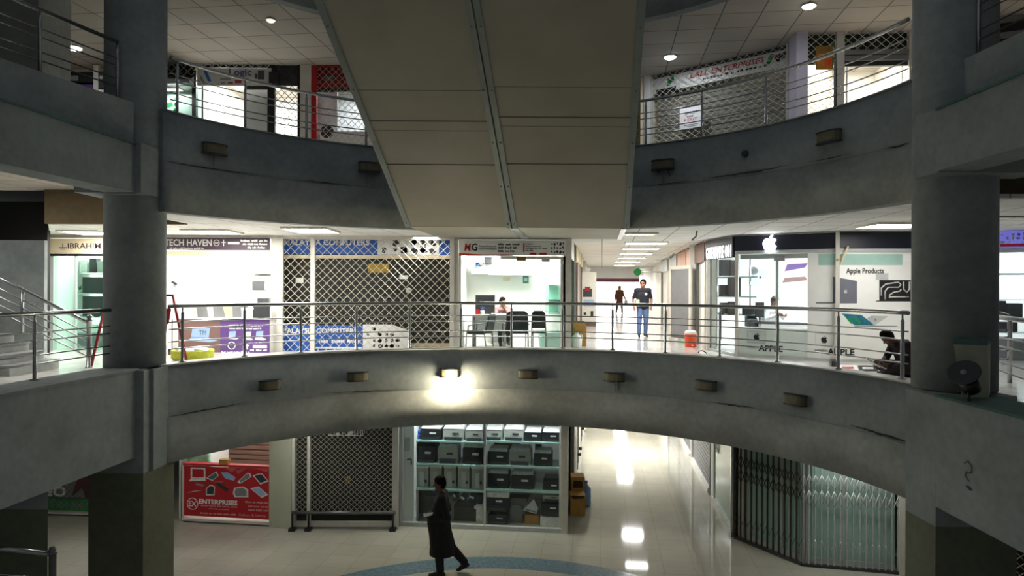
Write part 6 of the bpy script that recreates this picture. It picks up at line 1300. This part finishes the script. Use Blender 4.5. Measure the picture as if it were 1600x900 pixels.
b = MB(); ua, ub = u1(1062, -.03), u1(1096, -.03); h0, h1 = URa.pix(1079, 201, -.03)[1], URa.pix(1079, 167.5, -.03)[1]; b.pb(URa, ua, ub, -.03, -.02, h0, h1); place('sheet', b, M['winky'], t)
w_ = ub - ua; H_ = h1 - h0
lettering('SHOP', URa, ua + w_ * .25, h0 + H_ * .68, H_ * .13, -.03, M['ink'], t, width=w_ * .6); lettering('FOR', URa, ua + w_ * .35, h0 + H_ * .54, H_ * .08, -.03, M['ink'], t, width=w_ * .3); lettering('RENT', URa, ua + w_ * .22, h0 + H_ * .36, H_ * .13, -.03, M['redink'], t, width=w_ * .6)
b = MB(); b.pb(URa, ua + w_ * .2, ub - w_ * .15, -.034, -.03, h0 + H_ * .17, h0 + H_ * .2); b.pb(URa, ua + w_ * .3, ub - w_ * .2, -.034, -.03, h0 + H_ * .1, h0 + H_ * .12); place('printed_line', b, M['grey'], t)
t = thing('storefront', 'bright upper shop with green black grille band past the lilac pillar', 'shop front', URb.w(u2(1340), 0, UF))
M['gdark'] = mat('dark_green_header', (36, 52, 42), .6, var=.3, scale=6)
panel('header', URb, 1260, 50, 1308, 100, .12, .18, M['gdark'], t); panel('header', URb, 1318, 46, 1460, 80, .12, .18, M['gdark'], t)
for xa, xb in ((1306, 1318), (1419, 1424)): b = MB(); b.pb(URb, u2(xa), u2(xb), -.05, .06, UF, TB); place('upright', b, M['frame'], t)
panel('crossbar', URb, 1318, 78, 1460, 83, -.04, .05, M['grey'], t); panel('crossbar', URb, 1318, 87, 1460, 92, -.04, .05, M['grey'], t); panel('header', URb, 1318, 83, 1460, 101, .02, .1, M['dgrey'], t)
grille_px(t, URb, 1260, 48, 1307, 100, 0, .2, .17, .008); grille_px(t, URb, 1318, 46, 1460, 79, 0, .2, .17, .008); grille_px(t, URb, 1262, 120, 1303, 200, 0, .16, .13, .006, M['grey'])
panel('inner_upright', URb, 1322, 101, 1324, 180, .5, .53, M['lgrey'], t); panel('inner_upright', URb, 1409, 96, 1411, 170, 1.0, 1.05, M['lgrey'], t)
t = thing('hanging_poster', 'orange and yellow poster hanging in front of the upper grille band', 'poster', URb.w(u2(1289, -.1), -.1, URb.pix(1289, 108, -.1)[1]))
panel('sheet', URb, 1275, 72, 1302, 108.5, -.12, -.1, M['gold'], t); M['saf'] = mat('saffron_print', (196, 122, 40), .6, var=.25, scale=7); panel('printed_picture', URb, 1277, 84, 1300, 107, -.125, -.12, M['saf'], t); panel('printed_picture', URb, 1291, 92, 1299, 102, -.13, -.125, M['orange'], t)
for fx, pw, lb in ((1282, 30, 'past the lilac pillar'), (1372, 95, 'with the crossbars')):
    c = URb.w(u2(fx), 1.4, TB - .001); ceiling_light(tuple(c), .9, .8, 'ceiling light panel inside the upper shop ' + lb, 'lamp', pw, group='light panels inside shops')
t = thing('storefront', 'dim upper shop front with pale post beyond the round column', 'shop front', at(1560, 70, 14.0)); t.location.z = UF
UX = zpl(1530, 14.2, 1660, 13.6); frame_px(t, UX, ((1546, -20, 1553, 110),), -.1, 0, M['frame'], 'upright'); panel('header', UX, 1553, 38, 1660, 70, 0, .1, M['black'], t); panel('dark_interior', UX, 1520, 70, 1660, 130, .2, .3, M['blackmatte'], t); panel('shelf', UX, 1556, 52, 1600, 54, -.1, 0, M['grey'], t)
# downlights
ceiling_light((-10.2, 11.6, 7.33), 1.2, .6, 'unseen added ceiling light panel under the high ceiling by the stairs', 'lamp', 45)  # out of view, added to brighten the grey stair wall
downlight(115, 73.5, TB, .17, 'lamp', 'oval looking bright downlight over the stairs side wing', 14)
downlight(423, 30, TB, .09, 'lampd', 'dim small downlight in the stained ceiling by the escalator', 0)
downlight(1047, 88, TB, .14, 'lampc', 'bright downlight in front of the red lettered sign', 60)
downlight(1264, 8, TB, .125, 'lampc', 'bright downlight close to the top of the view past the lettered sign', 18)
# ================================================================== people
def vox(o, size, smooth=3):
    m = o.modifiers.new('union', 'REMESH'); m.mode = 'VOXEL'; m.voxel_size = size; m.use_smooth_shade = True
    s = o.modifiers.new('soften', 'SMOOTH'); s.factor = .5; s.iterations = smooth
    return o
def cap(b, p, q, r0, r1, n=12):
    p, q = Vector(p), Vector(q); b.tube([p, p.lerp(q, .5), q], [r0, (r0 + r1) / 2, r1], n); b.ball(p, r0, n=n, m=8); b.ball(q, r1, n=n, m=8)
def person(label, loc, rot, H, J, look=(0, 0), skin='skin', tops=None, legs=None, shoe='black', hair='hair', scarf=None, skirt=None, grip=(0, 0), beard=False, sleeve=(1, 1)):
    """Figure facing -Y before it is turned; J overrides joint positions given in metres for a figure 1.75 tall."""
    k = H / 1.75
    D = dict(pelvis=(0, 0, .95), chest=(0, 0, 1.27), neck=(0, .01, 1.47), head=(0, -.02, 1.62))
    for s, n in ((-1, 'r'), (1, 'l')):
        D.update({'sh' + n: (s * .18, .01, 1.41), 'el' + n: (s * .24, .03, 1.12), 'wr' + n: (s * .25, -.05, .87), 'hip' + n: (s * .09, 0, .92), 'kn' + n: (s * .1, -.02, .5), 'an' + n: (s * .1, .02, .08), 'toe' + n: (s * .12, -.15, .03), 'fi' + n: None})
    D.update(J); P = {a: (Vector(v) * k if v is not None else None) for a, v in D.items()}
    t = thing('person', label, 'person', loc, None, rot); X = Matrix.Translation(loc) @ Matrix.Rotation(rot, 4, 'Z')
    def put(name, b, m, size=None, lab=None, sm=3):
        b.bm.transform(X); o = place(name, b, M[m] if isinstance(m, str) else m, t, label=lab)
        if size: vox(o, size, sm)
        return o
    # --- body
    b = MB()
    fw = Vector((math.sin(look[0]) * math.cos(look[1]), -math.cos(look[0]) * math.cos(look[1]), math.sin(look[1]))); rtv = fw.cross(Vector((0, 0, 1))).normalized() * -1; hu = fw.cross(rtv).normalized()
    if hu.z < 0: hu = -hu
    hd = P['head']; f = lambda a, c, u: hd + (rtv * a + fw * c + hu * u) * k
    for c, r in ((f(0, -.015, .035), .087), (f(0, .015, .045), .082), (f(0, .02, -.03), .068), (f(0, .035, -.075), .046)): b.ball(c, r * k * .92, r * k, r * k * 1.04)
    cap(b, f(0, .092, .0), f(0, .112, -.028), .010 * k, .016 * k, 8)                    # nose
    for s in (-1, 1):
        b.ball(f(s * .082, -.01, -.005), .012 * k, .02 * k, .032 * k); cap(b, f(s * .02, .088, .026), f(s * .05, .074, .028), .009 * k, .008 * k, 8); b.ball(f(s * .045, .06, -.03), .026 * k)
    cap(b, f(-.02, .084, -.062), f(.02, .084, -.062), .009 * k, .009 * k, 8); b.ball(f(0, .07, -.1), .022 * k)
    cap(b, P['neck'] - Vector((0, 0, .03)), f(0, -.01, -.06), .058 * k, .055 * k)
    for s in (-1, 1):
        o = Vector((s * .065 * k, 0, 0)); cap(b, P['pelvis'] + o, P['chest'] + o, .1 * k, .105 * k)
    cap(b, P['shr'], P['shl'], .07 * k, .07 * k); cap(b, P['chest'], P['neck'], .1 * k, .06 * k)
    for s, n in ((-1, 'r'), (1, 'l')):
        cap(b, P['sh' + n], P['el' + n], .05 * k, .04 * k); cap(b, P['el' + n], P['wr' + n], .04 * k, .027 * k)
        cap(b, P['hip' + n], P['kn' + n], .085 * k, .055 * k); cap(b, P['kn' + n], P['an' + n], .055 * k, .036 * k); cap(b, P['an' + n] - Vector((0, 0, .02)), P['toe' + n], .036 * k, .026 * k)
        # hand: palm, four fingers of unequal length, thumb from the side
        w = P['wr' + n]; fd = ((P['fi' + n] - w) if P['fi' + n] is not None else (w - P['el' + n])).normalized()
        side = fd.cross(Vector((0, 1, .2))).normalized() if abs(fd.y) < .9 else fd.cross(Vector((0, 0, 1))).normalized(); nm = side.cross(fd).normalized() * (1 if side.cross(fd).y > 0 else -1) * -1
        pal = w + fd * .05 * k
        for a_ in (-.024, 0, .024): cap(b, w + side * a_ * .6 * k, w + fd * .085 * k + side * a_ * k, .016 * k, .014 * k, 8)
        for i, (a_, ln) in enumerate(((-.033, .062), (-.011, .078), (.011, .072), (.033, .055))):
            c1 = w + fd * .088 * k + side * a_ * k; c2 = c1 + (fd * .75 + nm * .35).normalized() * ln * .5 * k; c3 = c2 + (fd * .35 + nm * .75).normalized() * ln * .5 * k
            cap(b, c1, c2, .0095 * k, .009 * k, 6); cap(b, c2, c3, .009 * k, .0075 * k, 6)
        th = w + fd * .035 * k - side * .03 * s * k; t2 = th + (fd * .5 - side * .6 * s + nm * .3).normalized() * .04 * k; cap(b, th, t2, .012 * k, .0105 * k, 6); cap(b, t2, t2 + (fd * .8 + nm * .4).normalized() * .03 * k, .0105 * k, .008 * k, 6)
    put('body', b, skin, .0075)
    for s in (-1, 1):
        b = MB(); b.ball(f(s * .033, .083, .005), .012 * k, .009 * k, .008 * k, 8, 6); put('eye', b, 'eye')
        b = MB(); cap(b, f(s * .018, .096, .03), f(s * .05, .082, .03), .005 * k, .004 * k, 6); put('eyebrow', b, hair)
    # --- hair or scarf
    b = MB()
    if scarf:
        b.ball(f(0, -.02, .04), .108 * k, .112 * k, .115 * k); b.ball(f(0, -.03, -.03), .095 * k, .09 * k, .1 * k); cap(b, f(0, -.05, -.06), P['chest'] + Vector((0, .05, .05)), .09 * k, .12 * k); put('head_scarf', b, scarf, .012)
    else:
        b.ball(f(0, -.014, .066), .095 * k, .107 * k, .09 * k); b.ball(f(0, -.045, .01), .09 * k, .078 * k, .09 * k)
        b.ball(f(0, -.06, -.035), .066 * k, .05 * k, .06 * k)
        for s in (-1, 1): b.ball(f(s * .072, -.02, .03), .026 * k, .045 * k, .055 * k)
        put('hair', b, hair, .009)
    # --- clothes
    if tops:
        m, e = tops; b = MB(); r_ = .022 * k
        for s in (-1, 1):
            o = Vector((s * .07 * k, 0, 0)); cap(b, P['pelvis'] + o + Vector((0, 0, -.02)), P['chest'] + o, .1 * k + r_ + e, .105 * k + r_ + e * .6)
        cap(b, P['shr'], P['shl'], .07 * k + r_, .07 * k + r_); cap(b, P['chest'], P['neck'] - Vector((0, 0, .035 * k)), .1 * k + r_, .062 * k)
        for n, sl in (('r', sleeve[0]), ('l', sleeve[1])):
            cap(b, P['sh' + n], P['sh' + n].lerp(P['el' + n], min(1, sl * 2)), .058 * k + r_ * .6, .05 * k + r_ * .5)
            if sl > .5: cap(b, P['el' + n], P['el' + n].lerp(P['wr' + n], (sl - .5) * 2 * .95), .045 * k + r_ * .5, .036 * k + r_ * .4)
        if skirt:
            b.loft([(Vector(c) * k, rx * k, ry * k, 0) for c, rx, ry in skirt])
        put('kurta' if skirt else 'shirt', b, m, .012, sm=5)
        b = MB(); nk = P['neck'] - Vector((0, 0, .02 * k)); b.tube([nk + Vector((math.cos(a_ * PI / 8) * .068 * k, math.sin(a_ * PI / 8) * .068 * k - .005, .012 * k * math.sin(a_ * PI / 8))) for a_ in range(16)], .014 * k, 6, closed=True); put('collar', b, m)
    if legs:
        m, loose = legs; b = MB(); cap(b, P['hipr'] + Vector((0, 0, .04)), P['hipl'] + Vector((0, 0, .04)), .105 * k, .105 * k)
        for n in 'rl':
            cap(b, P['hip' + n], P['kn' + n], .098 * k + loose, .066 * k + loose); cap(b, P['kn' + n], P['kn' + n].lerp(P['an' + n], .93), .066 * k + loose, .05 * k + loose)
        put('trousers', b, m, .012, sm=4)
    if shoe:
        for n in 'rl':
            a_, to = P['an' + n], P['toe' + n]; b = MB(); d_ = (to - a_); hl = a_ - Vector((d_.x, d_.y, 0)) * .3 - Vector((0, 0, .035 * k)); cap(b, hl, to, .04 * k, .035 * k); cap(b, a_ - Vector((0, 0, .02)), to.lerp(a_, .4), .042 * k, .036 * k)
            o = put('shoe', b, shoe, .01)
    return t, P, X
M['kurta'] = mat('black_kurta_cloth', (26, 25, 26), .85, var=.15, scale=12); M['poloc'] = mat('navy_polo_cloth', (24, 27, 38), .85, var=.1, scale=20); M['jeans'] = mat('blue_denim', (92, 116, 160), .85, var=.15, scale=20)
M['brownc'] = mat('brown_cloth', (112, 66, 52), .85, var=.15, scale=14); M['scarf'] = mat('pale_green_scarf', (170, 168, 110), .85, var=.15, scale=14); M['pinkc'] = mat('dusky_pink_cloth', (160, 120, 122), .85, var=.08, scale=14)
M['whitec'] = mat('white_cloth', (232, 232, 230), .85, var=.04, scale=14); M['maroonc'] = mat('dark_maroon_cloth', (34, 22, 25), .85, var=.15, scale=14); M['mintc'] = mat('mint_cloth', (152, 204, 172), .85, var=.06, scale=14)
M['greyhair'] = mat('greying_hair', (70, 62, 56), .6, var=.3, scale=60); M['shadedskin'] = mat('shaded_skin', (116, 78, 62), .55, var=.06, scale=12)  # second skin is the first toned down, shade put into the colour
# 1: man walking across the ground floor, phone in his hands
gz = 12.85; p0 = at(689, 899, gz); p0.z = 0
J = dict(pelvis=(0, -.01, .92), chest=(0, .0, 1.25), neck=(0, .0, 1.43), head=(0, -.03, 1.60), shl=(.185, .02, 1.38), shr=(-.185, .02, 1.38), ell=(.25, .14, 1.08), wrl=(.12, -.13, 1.02), fil=(.02, -.24, 1.06), elr=(-.25, .1, 1.08), wrr=(-.12, -.15, 1.03), fir=(0, -.24, 1.06),
         hipl=(.09, 0, .9), knl=(.1, -.03, .48), anl=(.1, -.0, .085), toel=(.1, -.18, .035), hipr=(-.09, .02, .9), knr=(-.1, .17, .45), anr=(-.1, .42, .17), toer=(-.1, .29, .045))
t, P, X = person('person in a long black kurta walking over the ground floor holding a phone', p0, -PI / 2, 1.865, J, look=(.05, -.08), skin='shadedskin', tops=('kurta', .02), legs=('kurta', .022), shoe='black',
    skirt=[((0, .02, .36), .21, .23), ((0, .015, .5), .20, .215), ((0, -.01, .7), .19, .205), ((0, -.04, .9), .185, .21), ((0, -.05, 1.05), .18, .19), ((0, -.01, 1.25), .17, .12)])
q = X @ Vector((.1, -.20, 1.175)); tt = thing('mobile_phone', 'small white phone in the hands of the walking person in black', 'phone', q); b = MB(); b.hexa([q + Vector(v) for v in ((-.11, -.05, -.045), (.07, -.05, .0), (.07, .04, .0), (-.11, .04, -.045), (-.115, -.05, -.0), (.065, -.05, .045), (.065, .04, .045), (-.115, .04, -.0))]); place('case', b, M['winky'], tt); b = MB(); b.hexa([q + Vector(v) for v in ((-.1, -.03, .004), (.05, -.03, .043), (.05, .03, .043), (-.1, .03, .004), (-.1, -.03, .008), (.05, -.03, .047), (.05, .03, .047), (-.1, .03, .008))]); place('screen', b, M['black'], tt)
# 2: man in polo shirt coming down the corridor
cz = (MF - EYE) / ray(1003, 526.5)[1]; p0 = at(1004, 526.5, cz); p0.z = MF
J = dict(ell=(.275, .05, 1.15), wrl=(.24, -.08, .92), elr=(-.29, .06, 1.14), wrr=(-.27, -.06, .9), knl=(.1, -.0, .5), anl=(.1, .09, .09), toel=(.13, -.07, .035), knr=(-.11, -.07, .49), anr=(-.12, -.06, .08), toer=(-.14, -.23, .03))
t, P, X = person('person in a navy polo shirt and jeans walking down the corridor', p0, 0, 1.87, J, look=(-.35, -.02), tops=('poloc', .012), legs=('jeans', .012), shoe='black', sleeve=(.36, .36))
q = X @ Vector((.075, -.155, 1.40)); b = MB(); b.lathe(q, [(.04, 0), (.04, .012)], 14, axis=(0, -1, 0)); place('shirt_badge', b, M['winky'], t)
q = X @ Vector((-.2, -.1, 1.10)); tt = thing('document_folder', 'pale folder held under the arm of the person in the polo shirt', 'folder', q); b = MB(); b.box(q.x - .05, q.x + .06, q.y - .09, q.y + .1, q.z - .1, q.z + .12); place('cover', b, M['cream'], tt); b = MB(); b.box(q.x - .045, q.x + .055, q.y - .085, q.y + .095, q.z + .12, q.z + .125); place('pages', b, M['winky'], tt)
# 3: woman far down the corridor
p0 = at(968, 489, 43); p0.z = MF
J = dict(ell=(.27, .08, 1.13), wrl=(.36, -.02, .92), elr=(-.25, .06, 1.12), wrr=(-.26, -.04, .9), knl=(.13, -.04, .5), anl=(.17, .02, .09), knr=(-.14, .03, .49), anr=(-.19, .08, .09), toel=(.19, -.13, .03), toer=(-.22, -.07, .03))
t, P, X = person('person in a brown tunic and pale head scarf far down the bright corridor', p0, 0, 1.74, J, tops=('brownc', .02), legs=('dgreyc', .01) if False else ('kurta', .008), scarf='scarf', skirt=[((0, 0, .58), .23, .18), ((0, 0, .75), .21, .17), ((0, 0, .95), .19, .15), ((0, 0, 1.15), .17, .13)])
q = X @ Vector((.40, -.04, .62)); tt = thing('shopping_bag', 'white bag in the hand of the person in the brown tunic', 'bag', q); b = MB(); b.loft([(q + Vector((0, 0, 0)), .1, .05, 0), (q + Vector((0, 0, .15)), .12, .06, 0), (q + Vector((-.01, 0, .24)), .05, .03, 0)]); place('sack', b, M['winky'], tt); b = MB(); b.tube([q + Vector((-.03, 0, .22)), q + Vector((-.03, 0, .3)), q + Vector((.02, 0, .3)), q + Vector((.02, 0, .22))], .008, 6); place('handle', b, M['winky'], tt)
# seated figures
def seated(h_seat=.45, lean=0.0): 
    return dict(pelvis=(0, .05, h_seat + .1), chest=(0, .0 - lean * .5, h_seat + .42), neck=(0, -.0 - lean, h_seat + .62), head=(0, -.03 - lean * 1.2, h_seat + .77), shl=(.18, -lean, h_seat + .56), shr=(-.18, -lean, h_seat + .56), hipl=(.09, .03, h_seat + .08), hipr=(-.09, .03, h_seat + .08), knl=(.12, -.4, h_seat + .06), knr=(-.12, -.4, h_seat + .06), anl=(.12, -.38, .08), anr=(-.12, -.38, .08), toel=(.12, -.55, .03), toer=(-.12, -.55, .03))
# 4: man at the white desk, hand to his face
d4 = D1 + 1.35; hp = L1.pix(783, 475, d4); p0 = L1.w(hp[0], d4, MF)
J = seated(.45, .12); J.update(ell=(.2, -.4, .76), wrl=(.1, -.26, 1.02), fil=(.04, -.2, 1.12), elr=(-.24, -.3, .78), wrr=(-.05, -.45, .80))
person('person in a dusky pink shirt seated at the white desk, hand to face', p0 + Vector((0, .1, -.02)), .25, 1.72, J, look=(.3, -.15), tops=('pinkc', .01), legs=('kurta', .01))
office_chair(p0 + Vector((0, .2, 0)), 0, 'office chair under the person at the white desk', w=.5)
# 5: man in white in the corner shop
q = at(1199, 475, 17.75); p0 = Vector((q.x, q.y, MF))
J = seated(.52, .2); J.update(ell=(.28, -.3, .84), wrl=(.12, -.52, .93), fil=(.05, -.6, .94), elr=(-.26, -.25, .82), wrr=(-.08, -.5, .95), fir=(-.02, -.58, .95))
t5, P5, X5 = person('person in white bending over the counter of the corner shop with the fruit logo', p0, .35, 1.72, J, look=(.1, -.6), tops=('whitec', .015), legs=('kurta', .01), hair='greyhair')
b = MB(); s0 = p0 + Vector((-.05, .12, 0)); b.lathe(s0, [(.2, 0), (.2, .02), (.03, .04), (.03, .46), (.19, .47), (.19, .53)], 18); tag(place('stool', b, M['dgrey']), 'dark stool under the person in white', 'stool')
# 6: person sitting on the floor by the far round column
p0 = at(1409, 590, 12.3); p0.z = MF
J = dict(pelvis=(0, .2, .17), chest=(0, .06, .48), neck=(0, -.13, .64), head=(0, -.27, .70), shl=(.18, -.04, .58), shr=(-.18, -.04, .58), ell=(.27, -.1, .32), wrl=(.12, -.33, .22), fil=(.06, -.42, .2), elr=(-.25, -.12, .32), wrr=(-.1, -.34, .22), fir=(-.04, -.42, .2),
         hipl=(.1, .17, .15), hipr=(-.1, .17, .15), knl=(.3, -.22, .2), knr=(-.3, -.22, .2), anl=(-.06, -.26, .08), anr=(.08, -.16, .08), toel=(-.2, -.3, .06), toer=(.2, -.2, .06))
t6, P6, X6 = person('person in dark maroon sitting on the gallery floor bent over papers', p0, -PI / 2 + .1, 1.78, J, look=(0, -.75), skin='shadedskin', tops=('maroonc', .06), legs=('maroonc', .04))
q = X6 @ Vector((.02, -.47, .22)); tt = thing('paper_pad', 'white pad in the hands of the person sitting on the gallery floor', 'pad', q); b = MB(); b.hexa([q + Vector(v) for v in ((-.12, -.1, .04), (.1, -.1, -.06), (.1, .1, -.06), (-.12, .1, .04), (-.12, -.1, .055), (.1, -.1, -.045), (.1, .1, -.045), (-.12, .1, .055))]); place('sheets', b, M['winky'], tt)
b = MB(); b.tube([q + Vector((-.08, 0, .05)), q + Vector((-.2, -.02, .12))], .007, 6); place('pen', b, M['black'], tt)
# 7: person behind the red counter
q = GR.w(GR.pix(311, 720, .5)[0], .5, 0); J = dict(ell=(.30, -.1, 1.14), wrl=(.36, -.28, 1.16), fil=(.42, -.34, 1.15), elr=(-.27, .02, 1.12), wrr=(-.25, -.2, 1.13), head=(0, -.04, 1.62))
person('person in a mint green shirt standing behind the red printed counter', q, .1, 1.72, J, look=(.2, -.2), tops=('mintc', .02), legs=('kurta', .02))
b = MB(); b.px(GR, 342, 718, 355, 727, .0, .13); b.px(GR, 344, 720, 353, 722, -.008, 0); tag(place('carton', b, M['card']), 'small brown box on the red counter by the mint sleeve', 'box')
# ================================================================== prints and fittings belong to the part that carries them
CARRY = {'board', 'front_panel', 'sheet', 'print_wall', 'lightbox', 'picture_panel', 'card', 'lower_panel'}
PRINT = {'lettering', 'emblem', 'printed_line', 'printed_picture', 'printed_leaf', 'printed_ribbon', 'red_bar', 'red_wave', 'red_line', 'fruit_logo', 'emblem_box', 'stripe', 'print'}
def stem_(o): return o.name.split('.')[0]
def mid_(o):
    xs = [v.co for v in o.data.vertices]; return sum(xs, Vector()) / len(xs)
for root in [o for o in SC.objects if o.parent is None and o.type == 'EMPTY']:
    kids = list(root.children); byn = {}
    for k in kids: byn.setdefault(stem_(k), []).append(k)
    car = [k for k in kids if stem_(k) in CARRY]
    if car:
        mids = [mid_(c) for c in car]
        for k in kids:
            if stem_(k) in PRINT: q = mid_(k); k.parent = car[min(range(len(car)), key=lambda i: (mids[i] - q).length)]
    for small, big in (('badge', 'body'), ('paper_tray', 'body'), ('eye', 'body'), ('eyebrow', 'body'), ('rivet', 'truss'), ('shirt_badge', 'shirt'), ('handle', 'slats'), ('lid', 'jar')):
        for k in byn.get(small, []):
            if byn.get(big): k.parent = byn[big][0]
